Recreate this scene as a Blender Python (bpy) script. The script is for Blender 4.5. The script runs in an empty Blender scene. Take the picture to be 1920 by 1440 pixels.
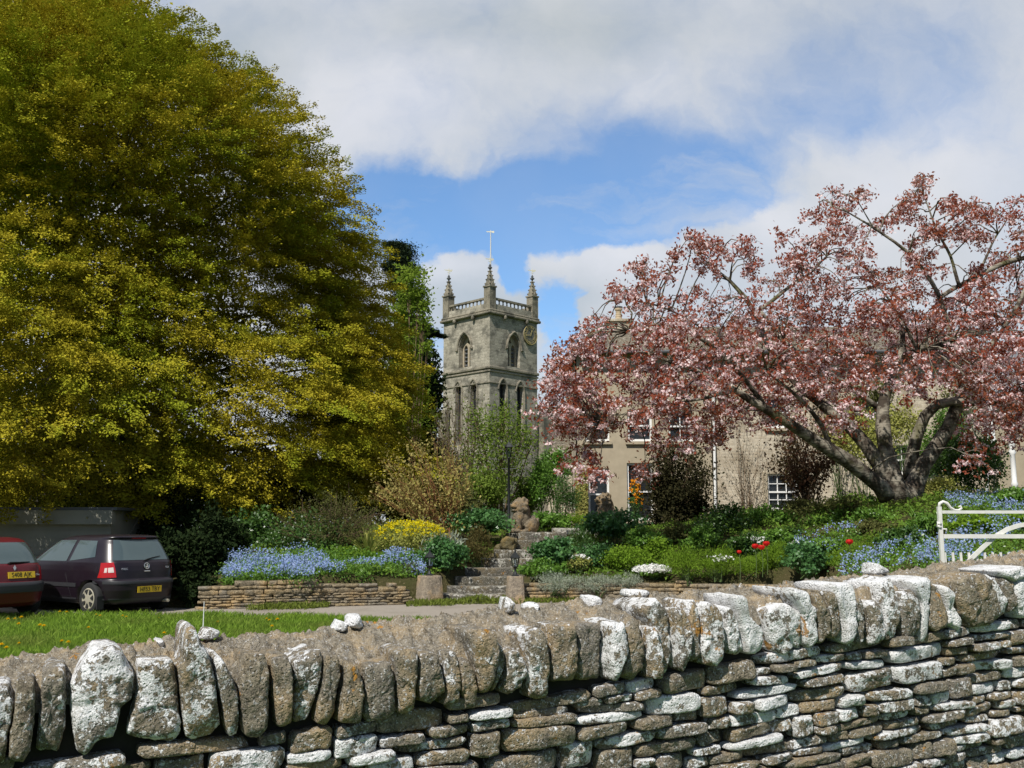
import bpy, bmesh, math, random
import numpy as np
from mathutils import Vector, Matrix

# ------------------------------------------------------------------ camera, sky, sun, exposure
scene = bpy.context.scene
COL = scene.collection
F = 1844.0                       # focal length in photo pixels (1920 wide)
EYE = 1.6
PITCH = math.atan(270.0 / F)
cp, sp = math.cos(PITCH), math.sin(PITCH)
cam_d = bpy.data.cameras.new('camera'); cam = bpy.data.objects.new('camera', cam_d); COL.objects.link(cam)
cam.location = (0, 0, EYE); cam.rotation_euler = (math.radians(90) + PITCH, 0, 0)
cam_d.sensor_width = 36; cam_d.lens = F / 1920 * 36; cam_d.clip_end = 2000; cam_d.clip_start = 0.05
scene.camera = cam
vs = scene.view_settings
vs.view_transform = 'Standard'; vs.look = 'None'; vs.gamma = 1.0; vs.use_curve_mapping = False; vs.exposure = 0.1

SUN_EL, SUN_AZ = math.radians(51), math.radians(27)      # azimuth measured left from straight behind the camera
sun_from = Vector((-math.sin(SUN_AZ) * math.cos(SUN_EL), -math.cos(SUN_AZ) * math.cos(SUN_EL), math.sin(SUN_EL)))
sd = bpy.data.lights.new('sun', 'SUN'); sd.energy = 4.9; sd.angle = math.radians(0.5); sd.color = (1.0, 0.955, 0.88)
so = bpy.data.objects.new('sun', sd); COL.objects.link(so)
so.rotation_euler = sun_from.to_track_quat('Z', 'Y').to_euler(); so.location = (0, 0, 60)


def ray(px, py):
    a = (px - 960) / F; b = (720 - py) / F
    return np.array([a, cp - b * sp, sp + b * cp])


def P(px, py, D):
    d = ray(px, py)
    return np.array([0, 0, EYE]) + d * (D / d[1])


class NT:
    """small node-tree writer"""
    def __init__(s, tree):
        s.t = tree; s.t.nodes.clear(); s.L = s.t.links

    def n(s, typ, ins=None, **kw):
        nd = s.t.nodes.new(typ)
        for k, v in kw.items():
            setattr(nd, k, v)
        for k, v in (ins or {}).items():
            s.put(nd.inputs[k], v)
        return nd

    def put(s, sock, v):
        if isinstance(v, bpy.types.NodeSocket):
            s.L.new(v, sock)
        elif isinstance(v, bpy.types.Node):
            s.L.new(v.outputs[0], sock)
        else:
            if hasattr(sock.default_value, '__len__') and not isinstance(v, (int, float)):
                k = len(sock.default_value)
                v = tuple(v) + (1.0,) * (k - len(v))
            sock.default_value = v

    def m(s, op, a, b=0.0, c=None, clamp=False):
        nd = s.t.nodes.new('ShaderNodeMath'); nd.operation = op; nd.use_clamp = clamp
        s.put(nd.inputs[0], a); s.put(nd.inputs[1], b)
        if c is not None:
            s.put(nd.inputs[2], c)
        return nd.outputs[0]

    def vm(s, op, a, b=(0, 0, 0), out=0):
        nd = s.t.nodes.new('ShaderNodeVectorMath'); nd.operation = op
        s.put(nd.inputs[0], a); s.put(nd.inputs[1], b)
        return nd.outputs[out]

    def noise(s, vec, scale, detail=3.0, rough=0.55, dist=0.0):
        nd = s.n('ShaderNodeTexNoise', {'Scale': scale, 'Detail': detail, 'Roughness': rough, 'Distortion': dist})
        if vec is not None:
            s.put(nd.inputs['Vector'], vec)
        return nd.outputs[0]

    def mix(s, fac, a, b, blend='MIX'):
        nd = s.t.nodes.new('ShaderNodeMix'); nd.data_type = 'RGBA'; nd.blend_type = blend
        s.put(nd.inputs[0], fac); s.put(nd.inputs[6], a); s.put(nd.inputs[7], b)
        return nd.outputs[2]

    def sstep(s, v, lo, hi, a=0.0, b=1.0):
        nd = s.t.nodes.new('ShaderNodeMapRange'); nd.interpolation_type = 'SMOOTHSTEP'
        s.put(nd.inputs[0], v); s.put(nd.inputs[1], lo); s.put(nd.inputs[2], hi); s.put(nd.inputs[3], a); s.put(nd.inputs[4], b)
        return nd.outputs[0]


def make_world():
    w = bpy.data.worlds.new('World'); scene.world = w; w.use_nodes = True
    t = NT(w.node_tree)
    sky = t.n('ShaderNodeTexSky', sky_type='NISHITA', sun_disc=False, sun_elevation=SUN_EL, sun_rotation=math.pi + SUN_AZ,
              air_density=1.0, dust_density=0.6, ozone_density=2.2)
    d = t.n('ShaderNodeTexCoord').outputs['Generated']
    sx = t.n('ShaderNodeSeparateXYZ', {0: d})
    yy = t.m('MAXIMUM', t.m('ABSOLUTE', sx.outputs[1]), 0.18)
    u = t.m('DIVIDE', sx.outputs[0], yy); v = t.m('DIVIDE', sx.outputs[2], yy)
    uv = t.n('ShaderNodeCombineXYZ', {0: u, 1: v, 2: 0.0}).outputs[0]
    # turbulence that bends the outlines of the clouds
    wn = t.n('ShaderNodeTexNoise', {'Vector': uv, 'Scale': 5.0, 'Detail': 7.0, 'Roughness': 0.58})
    off = t.vm('MULTIPLY', t.vm('SUBTRACT', wn.outputs['Color'], (0.5, 0.5, 0.5)), (0.20, 0.13, 0.0))
    wuv = t.vm('ADD', uv, off)

    def blob(px, py, rx, ry, amp, lo=0.0, hi=1.25):
        r = ray(px, py)
        c = (r[0] / r[1], r[2] / r[1], 0)
        q = t.vm('MULTIPLY', t.vm('SUBTRACT', wuv, c), (F / rx, F / ry, 0))
        ln = t.vm('LENGTH', q, out=1)
        return t.m('MULTIPLY', t.sstep(ln, lo, hi, 1.0, 0.0), amp)

    def total(lst):
        acc = None
        for b in lst:
            e = blob(*b); acc = e if acc is None else t.m('ADD', acc, e)
        return acc
    holes = total([(880, 395, 330, 115, 1.25), (720, 410, 150, 150, 1.0), (1120, 385, 300, 95, 1.15), (1140, 275, 260, 130, 0.85), (1320, 310, 240, 140, 0.62),
                   (1480, 190, 220, 150, 0.62), (1055, 600, 80, 140, 1.0), (965, 510, 60, 80, 1.0), (1640, 60, 260, 90, 0.35), (1720, 210, 240, 160, 0.34),
                   (1900, 650, 120, 60, 0.5), (1300, 360, 260, 40, 0.4), (800, 660, 90, 60, 0.6)])
    detail = t.m('ADD', t.m('MULTIPLY', t.noise(wuv, 5.0, 9.0, 0.62), 0.6), t.m('MULTIPLY', t.noise(wuv, 14.0, 8.0, 0.62), 0.4))
    soft = t.noise(uv, 2.6, 5.0, 0.55)
    cover = t.m('SUBTRACT', t.m('ADD', 0.95, t.m('MULTIPLY', t.m('SUBTRACT', detail, 0.5), 1.9)), holes)
    cover = t.m('ADD', cover, t.m('MULTIPLY', t.m('SUBTRACT', soft, 0.5), 0.35))
    width = t.sstep(v, 0.28, 0.50, 0.34, 1.5)          # crisp cumulus low down, thin veils high up
    alpha = t.sstep(cover, t.m('SUBTRACT', 0.42, t.m('MULTIPLY', width, 0.5)), t.m('ADD', 0.42, t.m('MULTIPLY', width, 0.5)))
    alpha = t.m('ADD', t.m('MULTIPLY', alpha, 0.83), t.m('MULTIPLY', t.sstep(soft, 0.3, 0.7), 0.16))
    st = t.noise(t.vm('MULTIPLY', t.vm('ADD', wuv, (0.3, 0.1, 0.0)), (2.6, 7.5, 1.0)), 1.0, 8.0, 0.62)
    alpha = t.m('MAXIMUM', alpha, t.m('MULTIPLY', t.sstep(st, 0.44, 0.72), 0.62))
    grey = total([(1030, 40, 420, 120, 0.5), (470, 110, 190, 190, 0.6), (900, 600, 260, 90, 0.5), (1080, 560, 120, 90, 0.35), (1500, 30, 240, 120, 0.2), (600, 420, 260, 90, 0.3)])
    bright = total([(720, 190, 230, 170, 0.55), (1150, 470, 130, 90, 0.6), (1420, 420, 160, 90, 0.55), (1750, 300, 300, 200, 0.45), (1190, 150, 130, 90, 0.35), (830, 500, 90, 45, 0.4)])
    tone = t.m('ADD', t.m('SUBTRACT', 0.55, t.m('MULTIPLY', grey, 0.6)), t.m('MULTIPLY', bright, 0.55))
    tone = t.m('ADD', tone, t.m('MULTIPLY', t.m('SUBTRACT', detail, 0.5), 0.5))
    tone = t.m('ADD', tone, t.m('MULTIPLY', t.m('SUBTRACT', t.noise(uv, 6.0, 6.0, 0.6), 0.5), 0.35), clamp=True)
    ccol = t.mix(tone, (0.43, 0.485, 0.51), (0.84, 0.84, 0.875))
    back = t.mix(t.m('LESS_THAN', sx.outputs[1], 0.0), ccol, (0.22, 0.28, 0.38))  # unseen sky behind the camera, darkened to cut fill light and deepen contrast
    bg1 = t.n('ShaderNodeBackground', {'Color': t.mix(1.0, sky.outputs[0], (0.74, 0.98, 1.16), 'MULTIPLY'), 'Strength': 0.14})
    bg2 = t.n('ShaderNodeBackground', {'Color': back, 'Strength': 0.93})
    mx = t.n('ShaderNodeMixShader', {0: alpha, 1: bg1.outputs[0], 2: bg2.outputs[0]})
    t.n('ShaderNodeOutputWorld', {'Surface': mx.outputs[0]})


make_world()

# ------------------------------------------------------------------ helpers
rng = np.random.default_rng(11)
random.seed(5)


def link(o, parent=None):
    COL.objects.link(o)
    if parent is not None:
        o.parent = parent
    return o


def tag(o, label=None, cat=None, group=None, kind=None):
    if label: o['label'] = label
    if cat: o['category'] = cat
    if group: o['group'] = group
    if kind: o['kind'] = kind
    return o


def thing(name, label, cat, loc=(0, 0, 0), rz=0.0, group=None):
    o = bpy.data.objects.new(name, None); o.empty_display_size = 0.2
    o.location = tuple(float(c) for c in loc); o.rotation_euler = (0, 0, rz)
    COL.objects.link(o)
    return tag(o, label, cat, group)


def copy_tree(o, parent=None):
    c = o.copy(); COL.objects.link(c)
    if parent is not None: c.parent = parent
    for ch in list(o.children):
        copy_tree(ch, c)
    return c


def unit(a):
    return a / np.maximum(np.linalg.norm(a, axis=-1, keepdims=True), 1e-9)


def hash3(ix, iy, iz, seed):
    h = (ix.astype(np.int64) * 374761393 + iy.astype(np.int64) * 668265263 + iz.astype(np.int64) * 2147483647 + seed * 974634541) & 0xffffffff
    h = ((h ^ (h >> 13)) * 1274126177) & 0xffffffff
    h = ((h ^ (h >> 16)) * 2246822519) & 0xffffffff
    return (h ^ (h >> 15)) / 2147483648.0 - 1.0


def vnoise(p, seed=0):
    i = np.floor(p).astype(np.int64); f = p - i; f = f * f * (3 - 2 * f)
    r = 0
    for dx in (0, 1):
        for dy in (0, 1):
            for dz in (0, 1):
                wgt = (f[:, 0] if dx else 1 - f[:, 0]) * (f[:, 1] if dy else 1 - f[:, 1]) * (f[:, 2] if dz else 1 - f[:, 2])
                r = r + wgt * hash3(i[:, 0] + dx, i[:, 1] + dy, i[:, 2] + dz, seed)
    return r


def fbm(p, octv=3, seed=0, gain=0.5):
    a, s, r = 1.0, 1.0, 0
    for k in range(octv):
        r = r + a * vnoise(p * s + 17.3 * k, seed + k); a *= gain; s *= 2.03
    return r


class MB:
    def __init__(s):
        s.V = []; s.Fc = []; s.n = 0; s.A = []

    def add(s, v, f, attr=0.0):
        v = np.asarray(v, float).reshape(-1, 3)
        s.V.append(v); s.A.append(np.full(len(v), attr) if np.isscalar(attr) else np.asarray(attr))
        s.Fc += [tuple(int(i) + s.n for i in q) for q in f]; s.n += len(v)
        return s

    def box(s, c, size, rz=0.0, top=(1, 1), attr=0.0, M=None):
        hx, hy, hz = [d / 2 for d in size]
        v = np.array([[x * hx * (top[0] if z > 0 else 1), y * hy * (top[1] if z > 0 else 1), z * hz] for z in (-1, 1) for y in (-1, 1) for x in (-1, 1)])
        if rz:
            ca, sa = math.cos(rz), math.sin(rz)
            v = np.stack([v[:, 0] * ca - v[:, 1] * sa, v[:, 0] * sa + v[:, 1] * ca, v[:, 2]], 1)
        if M is not None:
            v = v @ np.array(M).T
        return s.add(v + np.array(c), [(0, 2, 3, 1), (4, 5, 7, 6), (0, 1, 5, 4), (2, 6, 7, 3), (0, 4, 6, 2), (1, 3, 7, 5)], attr)

    def tube(s, pts, rad, n=8, cap=True, attr=0.0):
        pts = np.asarray(pts, float); k = len(pts)
        rad = np.full(k, rad) if np.isscalar(rad) else np.asarray(rad, float)
        tg = np.gradient(pts, axis=0); tg = unit(tg)
        ref = np.array([0, 0, 1.0]) if abs(tg[0][2]) < 0.9 else np.array([1.0, 0, 0])
        ang = np.linspace(0, 2 * math.pi, n, endpoint=False); rows = []
        for i in range(k):
            a = np.cross(tg[i], ref); a /= max(np.linalg.norm(a), 1e-9); b = np.cross(tg[i], a)
            ref = np.cross(a, tg[i]) if np.linalg.norm(np.cross(a, tg[i])) > 0 else ref
            rows.append(pts[i] + rad[i] * (np.outer(np.cos(ang), a) + np.outer(np.sin(ang), b)))
        v = np.concatenate(rows)
        f = [(i * n + j, i * n + (j + 1) % n, (i + 1) * n + (j + 1) % n, (i + 1) * n + j) for i in range(k - 1) for j in range(n)]
        if cap:
            f += [tuple(range(n - 1, -1, -1)), tuple((k - 1) * n + j for j in range(n))]
        return s.add(v, f, attr)

    def lathe(s, prof, c=(0, 0, 0), n=16, attr=0.0, phase=0.0):
        ang = np.linspace(0, 2 * math.pi, n, endpoint=False) + phase
        v = np.concatenate([np.stack([r * np.cos(ang), r * np.sin(ang), np.full(n, z)], 1) for r, z in prof]) + np.array(c)
        k = len(prof)
        f = [(i * n + j, i * n + (j + 1) % n, (i + 1) * n + (j + 1) % n, (i + 1) * n + j) for i in range(k - 1) for j in range(n)]
        f += [tuple(range(n - 1, -1, -1)), tuple((k - 1) * n + j for j in range(n))]
        return s.add(v, f, attr)

    def prism(s, poly, o, ax, ay, az, d0, d1, attr=0.0):
        """poly in (ax, ay), extruded along az from d0 to d1"""
        o, ax, ay, az = [np.asarray(q, float) for q in (o, ax, ay, az)]
        p = np.array(poly, float); n = len(p)
        base = o + p[:, :1] * ax + p[:, 1:2] * ay
        v = np.concatenate([base + az * d0, base + az * d1])
        f = [tuple(range(n - 1, -1, -1)), tuple(range(n, 2 * n))] + [(i, (i + 1) % n, n + (i + 1) % n, n + i) for i in range(n)]
        return s.add(v, f, attr)

    def grid(s, fn, us, vs_, attr=0.0, closed_u=False):
        nu, nv = len(us), len(vs_)
        v = np.array([fn(a, b) for b in vs_ for a in us])
        f = []
        for j in range(nv - 1):
            for i in range(nu - (0 if closed_u else 1)):
                i2 = (i + 1) % nu
                f.append((j * nu + i, j * nu + i2, (j + 1) * nu + i2, (j + 1) * nu + i))
        return s.add(v, f, attr)

    def ellipsoid(s, c, r, M=None, nu=16, nv=10, attr=0.0):
        th = np.linspace(0, 2 * math.pi, nu, endpoint=False); ph = np.linspace(0.02, math.pi - 0.02, nv)
        v = np.array([[math.sin(p) * math.cos(a) * r[0], math.sin(p) * math.sin(a) * r[1], math.cos(p) * r[2]] for p in ph for a in th])
        if M is not None: v = v @ np.array(M).T
        f = [(j * nu + i, (j + 1) * nu + i, (j + 1) * nu + (i + 1) % nu, j * nu + (i + 1) % nu) for j in range(nv - 1) for i in range(nu)]
        f += [tuple(range(nu)), tuple((nv - 1) * nu + i for i in range(nu - 1, -1, -1))]
        return s.add(v + np.array(c), f, attr)

    def mesh(s, name, org=None):
        v = np.concatenate(s.V)
        if org is not None: v = v - np.array(org)
        me = bpy.data.meshes.new(name); me.from_pydata(v.tolist(), [], s.Fc)
        a = me.attributes.new('var', 'FLOAT', 'POINT'); a.data.foreach_set('value', np.concatenate(s.A).astype(np.float32))
        return me

    def build(s, name, mat, parent=None, smooth=False, local=False, fix=False):
        org = None if (parent is None or local) else abs_loc(parent)
        me = s.mesh(name, org); me.materials.append(mat)
        if fix:
            b = bmesh.new(); b.from_mesh(me); bmesh.ops.recalc_face_normals(b, faces=b.faces); b.to_mesh(me); b.free()
        if smooth: me.polygons.foreach_set('use_smooth', [True] * len(me.polygons))
        return link(bpy.data.objects.new(name, me), parent)


def abs_loc(o):
    r = np.zeros(3)
    while o is not None:
        r = r + np.array(o.location); o = o.parent
    return r


def bevel(o, w=0.01, seg=2, ang=0.6):
    b = bmesh.new(); b.from_mesh(o.data)
    es = [e for e in b.edges if len(e.link_faces) == 2 and e.calc_face_angle(0) > ang]
    bmesh.ops.bevel(b, geom=es, offset=w, segments=seg, profile=0.6, affect='EDGES'); b.to_mesh(o.data); b.free()
    return o


def evaluated(o):
    """bake the modifiers of o into its mesh"""
    dg = bpy.context.evaluated_depsgraph_get(); dg.update()
    me = bpy.data.meshes.new_from_object(o.evaluated_get(dg)); o.modifiers.clear(); o.data = me
    return o


def cut(o, mb, org=None):
    me = mb.mesh('cutter', org)
    b = bmesh.new(); b.from_mesh(me); bmesh.ops.recalc_face_normals(b, faces=b.faces); b.to_mesh(me); b.free()
    c = bpy.data.objects.new('cutter', me); COL.objects.link(c)
    c.parent = o.parent
    m = o.modifiers.new('cut', 'BOOLEAN'); m.operation = 'DIFFERENCE'; m.solver = 'EXACT'; m.object = c
    mats = list(o.data.materials)
    evaluated(o)
    o.data.materials.clear()
    for q in mats: o.data.materials.append(q)
    bpy.data.objects.remove(c)
    return o


def leaf_mesh(name, mat, c, d, nrm, L, W, var, parent=None, fold=0.12):
    """one bent leaf-sized face per row of c"""
    c = np.asarray(c); n = len(c)
    d = unit(d); side = unit(np.cross(d, nrm)); nn = np.cross(side, d)
    L = np.broadcast_to(L, (n,))[:, None]; W = np.broadcast_to(W, (n,))[:, None]
    v = np.empty((n, 4, 3))
    v[:, 0] = c - d * L * 0.5; v[:, 2] = c + d * L * 0.5 - nn * L * 0.10
    v[:, 1] = c + side * W * 0.5 + nn * W * fold; v[:, 3] = c - side * W * 0.5 + nn * W * fold
    if parent is not None: v = v - abs_loc(parent)
    me = bpy.data.meshes.new(name)
    me.vertices.add(4 * n); me.vertices.foreach_set('co', v.reshape(-1).astype(np.float32))
    me.loops.add(4 * n); me.loops.foreach_set('vertex_index', np.arange(4 * n, dtype=np.int32))
    me.polygons.add(n); me.polygons.foreach_set('loop_start', np.arange(0, 4 * n, 4, dtype=np.int32))
    me.update(calc_edges=True)
    a = me.attributes.new('var', 'FLOAT', 'POINT'); a.data.foreach_set('value', np.repeat(var, 4).astype(np.float32))
    me.materials.append(mat)
    return link(bpy.data.objects.new(name, me), parent)


def rdir(n):
    return unit(rng.normal(size=(n, 3)))


def text_mesh(txt, size, mat, parent, M, ext=0.002, name='lettering', align='CENTER'):
    cu = bpy.data.curves.new(name, 'FONT'); cu.body = txt; cu.size = size; cu.extrude = ext
    cu.align_x = align; cu.align_y = 'CENTER'; cu.resolution_u = 2
    t = bpy.data.objects.new(name, cu); COL.objects.link(t)
    dg = bpy.context.evaluated_depsgraph_get(); dg.update()
    me = bpy.data.meshes.new_from_object(t.evaluated_get(dg)); bpy.data.objects.remove(t)
    me.transform(M); me.materials.clear(); me.materials.append(mat)
    o = bpy.data.objects.new(name, me); return link(o, parent)


# ------------------------------------------------------------------ materials
def newmat(name):
    m = bpy.data.materials.new(name); m.use_nodes = True
    return m, NT(m.node_tree)


def finish(t, col, rough=0.85, bump=None, bs=0.4, bd=0.01, metal=0.0, spec=0.3, **kw):
    b = t.n('ShaderNodeBsdfPrincipled', {'Base Color': col, 'Roughness': rough, 'Metallic': metal, 'Specular IOR Level': spec})
    for k, v in kw.items():
        t.put(b.inputs[k.replace('_', ' ')], v)
    if bump is not None:
        bn = t.n('ShaderNodeBump', {'Strength': bs, 'Distance': bd, 'Height': bump}); t.L.new(bn.outputs[0], b.inputs['Normal'])
    t.n('ShaderNodeOutputMaterial', {'Surface': b.outputs[0]})


def plain(name, col, rough=0.6, metal=0.0, spec=0.4, var=0.12, scale=8.0, **kw):
    m, t = newmat(name)
    co = t.n('ShaderNodeTexCoord').outputs['Object']
    n = t.noise(co, scale, 4)
    c = t.mix(n, tuple(x * (1 - var) for x in col), tuple(min(1, x * (1 + var)) for x in col))
    finish(t, c, rough, n, 0.08, 0.01, metal, spec, **kw)
    return m


def leafmat(name, c0, c1, c2=None, trans=0.35, tcol=None, patch=0.0, pscale=0.6, gloss=0.0):
    """c0..c1 by a per-leaf value, c2 in large natural patches"""
    m, t = newmat(name)
    a = t.n('ShaderNodeAttribute', attribute_name='var').outputs['Fac']
    col = t.mix(a, c0, c1)
    if c2 is not None:
        g = t.n('ShaderNodeNewGeometry').outputs['Position']
        n = t.noise(g, pscale, 3)
        col = t.mix(t.m('MULTIPLY', t.sstep(n, 0.42, 0.66), patch), col, c2)
    di = t.n('ShaderNodeBsdfDiffuse', {'Color': col})
    tr = t.n('ShaderNodeBsdfTranslucent', {'Color': t.mix(0.5, col, tcol or tuple(min(1, x * 1.6) for x in c1))})
    s = t.n('ShaderNodeMixShader', {0: trans, 1: di.outputs[0], 2: tr.outputs[0]}).outputs[0]
    if gloss:
        gl = t.n('ShaderNodeBsdfGlossy', {'Color': (1, 1, 1), 'Roughness': 0.35})
        s = t.n('ShaderNodeMixShader', {0: gloss, 1: s, 2: gl.outputs[0]}).outputs[0]
    t.n('ShaderNodeOutputMaterial', {'Surface': s})
    return m


def make_stone(name, base, dark, lichen=True, scale=1.0, amount=0.0, white=(0.80, 0.80, 0.80)):
    """weathered limestone; the mesh attribute var says how much white lichen a stone carries"""
    m, t = newmat(name)
    co = t.n('ShaderNodeTexCoord').outputs['Object']
    a = t.n('ShaderNodeAttribute', attribute_name='var').outputs['Fac']
    big = t.noise(co, 5 * scale, 4, 0.6); mid = t.noise(co, 22 * scale, 5, 0.65); fine = t.noise(co, 95 * scale, 4, 0.7)
    col = t.mix(t.sstep(mid, 0.3, 0.7), dark, base)
    hsh = t.m('FRACT', t.m('MULTIPLY', a, 37.7))
    col = t.mix(t.m('MULTIPLY', hsh, 0.75), col, t.mix(mid, tuple(sum(dark) / 3 * q for q in (1.15, 1.05, .9)), tuple(sum(base) / 3 * q for q in (1.12, 1.04, .90))))
    col = t.mix(t.sstep(big, 0.45, 0.7), col, tuple(x * y for x, y in zip(base, (1.15, 1.0, 0.8))))
    col = t.mix(t.sstep(fine, 0.52, 0.72, 0, 0.75), col, tuple(min(1, x * 1.75) for x in base))
    col = t.mix(t.sstep(fine, 0.46, 0.3, 0, 0.8), col, tuple(x * 0.38 for x in dark))
    pit = t.n('ShaderNodeTexVoronoi', {'Vector': co, 'Scale': 70.0 * scale}).outputs[0]
    h = t.m('ADD', t.m('ADD', t.m('MULTIPLY', mid, 0.9), t.m('MULTIPLY', fine, 0.6)), t.m('MULTIPLY', t.sstep(pit, 0.0, 0.45), 0.35))
    if lichen:
        n1 = t.noise(co, 9 * scale, 6, 0.62, 0.4)
        n2 = t.noise(co, 34 * scale, 5, 0.7)
        geo = t.n('ShaderNodeNewGeometry')
        nz = t.n('ShaderNodeSeparateXYZ', {0: geo.outputs['Normal']}).outputs[2]
        lv = t.m('ADD', t.m('ADD', n1, t.m('MULTIPLY', t.m('SUBTRACT', n2, 0.5), 0.95)), t.m('MULTIPLY', nz, 0.05))
        th = t.m('SUBTRACT', t.m('SUBTRACT', 0.79, t.m('MULTIPLY', a, 0.42)), t.m('MULTIPLY', t.m('POWER', t.m('ABSOLUTE', a), 5.0), 0.16))
        wmask = t.sstep(lv, th, t.m('ADD', th, 0.045))
        spk = t.m('MAXIMUM', t.sstep(t.noise(co, 60 * scale, 3, 0.6), 0.58, 0.64), t.sstep(t.noise(co, 28 * scale, 4, 0.65), 0.63, 0.67))
        wmask = t.m('MAXIMUM', wmask, t.m('MULTIPLY', spk, t.sstep(a, 0.05, 0.7, 0.30, 0.9)))
        wcol = t.mix(t.sstep(t.m('ADD', t.m('MULTIPLY', t.noise(co, 120 * scale, 3), 0.5), t.m('MULTIPLY', t.noise(co, 14 * scale, 4, 0.6), 0.5)), 0.36, 0.56), tuple(x * y for x, y in zip(white, (.60, .59, .56))), white)
        col = t.mix(wmask, col, wcol)
        om = t.sstep(t.noise(t.vm('ADD', co, (3.1, 7.7, 1.3)), 8 * scale, 4, 0.6), 0.665, 0.70)
        col = t.mix(t.m('MULTIPLY', om, 0.85), col, (0.42, 0.20, 0.03))
        h = t.m('ADD', h, t.m('MULTIPLY', wmask, 0.22))
    finish(t, col, 0.95, h, 1.0, 0.02 / scale, spec=0.1)
    return m


def make_masonry(name, c1, c2, mortar, bw=0.42, bh=0.16, stain=(0.06, 0.06, 0.05), st=0.5, light=(0.5, 0.47, 0.40), gap=0.012):
    m, t = newmat(name)
    co = t.n('ShaderNodeTexCoord').outputs['Object']
    s = t.n('ShaderNodeSeparateXYZ', {0: co})
    wob = t.m('MULTIPLY', t.m('SUBTRACT', t.noise(co, 1.6, 3), 0.5), bh * 0.9)
    v = t.n('ShaderNodeCombineXYZ', {0: t.m('ADD', s.outputs[0], s.outputs[1]), 1: t.m('ADD', s.outputs[2], wob), 2: 0.0}).outputs[0]
    br = t.n('ShaderNodeTexBrick', {'Vector': v, 'Color1': c1, 'Color2': c2, 'Mortar': mortar, 'Scale': 1.0, 'Mortar Size': gap, 'Mortar Smooth': 0.2, 'Bias': 0.0,
                                   'Brick Width': bw, 'Row Height': bh}, offset=0.5, squash=0.7, squash_frequency=3)
    n1 = t.noise(co, 0.9, 6, 0.65); n2 = t.noise(co, 6, 5, 0.7); n3 = t.noise(co, 14, 4, 0.7)
    col = t.mix(t.sstep(n2, 0.3, 0.75, 0.0, 0.75), br.outputs[0], tuple(x * 0.55 for x in c1))
    col = t.mix(t.sstep(n3, 0.50, 0.66, 0.0, 0.65), col, light)
    col = t.mix(t.sstep(n1, 0.46, 0.64, 0.0, st), col, stain)
    h = t.m('ADD', t.m('MULTIPLY', br.outputs[1], -0.7), t.m('MULTIPLY', n2, 0.8))
    finish(t, col, 0.95, h, 0.7, 0.03, spec=0.1)
    return m


M = {}
M['stone'] = make_stone('lichen_stone', (0.305, 0.262, 0.190), (0.098, 0.083, 0.058))
M['core'] = plain('wall_core', (0.035, 0.03, 0.024), 1.0, var=0.4, scale=30)
M['mortar'] = make_stone('rubble_mortar', (0.31, 0.275, 0.215), (0.13, 0.11, 0.08), True, 1.6)
M['step'] = make_stone('mossy_step_stone', (0.16, 0.145, 0.11), (0.07, 0.065, 0.05), True, 0.7, white=(0.5, 0.48, 0.42))
M['pier'] = make_stone('pier_stone', (0.42, 0.33, 0.23), (0.22, 0.17, 0.12), False, 0.6)
M['mossy'] = make_stone('mossy_kerb', (0.20, 0.16, 0.07), (0.10, 0.08, 0.03), True, 0.7, white=(0.4, 0.36, 0.28))
M['lion'] = make_stone('weathered_statue_stone', (0.28, 0.215, 0.13), (0.08, 0.06, 0.035), True, 0.9, white=(0.5, 0.42, 0.32))
M['ret'] = make_stone('cotswold_rubble', (0.36, 0.285, 0.175), (0.15, 0.115, 0.065), False, 0.55)
M['tower'] = make_masonry('tower_masonry', (0.46, 0.42, 0.33), (0.235, 0.21, 0.16), (0.30, 0.28, 0.22), 0.62, 0.27, st=0.66, light=(0.66, 0.62, 0.52), gap=0.025)
M['trim'] = make_masonry('dressed_stone', (0.30, 0.265, 0.20), (0.24, 0.215, 0.16), (0.2, 0.18, 0.14), 0.9, 0.5, st=0.75, light=(0.42, 0.39, 0.31))
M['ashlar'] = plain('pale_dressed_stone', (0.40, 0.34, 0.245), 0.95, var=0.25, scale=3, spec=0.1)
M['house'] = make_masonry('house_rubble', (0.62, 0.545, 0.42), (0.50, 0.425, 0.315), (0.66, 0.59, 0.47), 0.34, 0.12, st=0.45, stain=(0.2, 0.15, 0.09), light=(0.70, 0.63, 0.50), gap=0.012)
M['rooftile'] = make_masonry('stone_tiles', (0.20, 0.165, 0.115), (0.13, 0.105, 0.075), (0.05, 0.04, 0.03), 0.32, 0.16, st=0.4)
M['slate'] = make_masonry('blue_slate', (0.24, 0.25, 0.27), (0.21, 0.22, 0.24), (0.10, 0.10, 0.11), 0.30, 0.22, st=0.2, light=(0.3, 0.31, 0.33))
M['white'] = plain('white_paint', (0.80, 0.80, 0.78), 0.45, var=0.05)
M['gatewhite'] = plain('gate_paint', (0.68, 0.665, 0.615), 0.55, var=0.2, scale=26)
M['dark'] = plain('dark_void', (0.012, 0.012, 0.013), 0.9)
M['lead'] = plain('lead_grey', (0.09, 0.095, 0.10), 0.6)
M['iron'] = plain('black_iron', (0.014, 0.016, 0.016), 0.45, spec=0.5)
M['gold'] = plain('gilt', (0.44, 0.35, 0.14), 0.45, metal=0.3)
M['clockface'] = plain('clock_face', (0.13, 0.125, 0.10), 0.8)
M['pole'] = plain('flag_pole', (0.62, 0.60, 0.56), 0.6)
M['gilt_vane'] = plain('vane_metal', (0.80, 0.74, 0.56), 0.4, metal=0.2)
M['curtain'] = plain('pink_blind', (0.42, 0.30, 0.34), 0.9)
M['terracotta'] = plain('buff_clay', (0.50, 0.40, 0.27), 0.8)
M['garage'] = plain('grey_boarding', (0.24, 0.232, 0.19), 0.9, var=0.25, scale=1.5)
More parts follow.
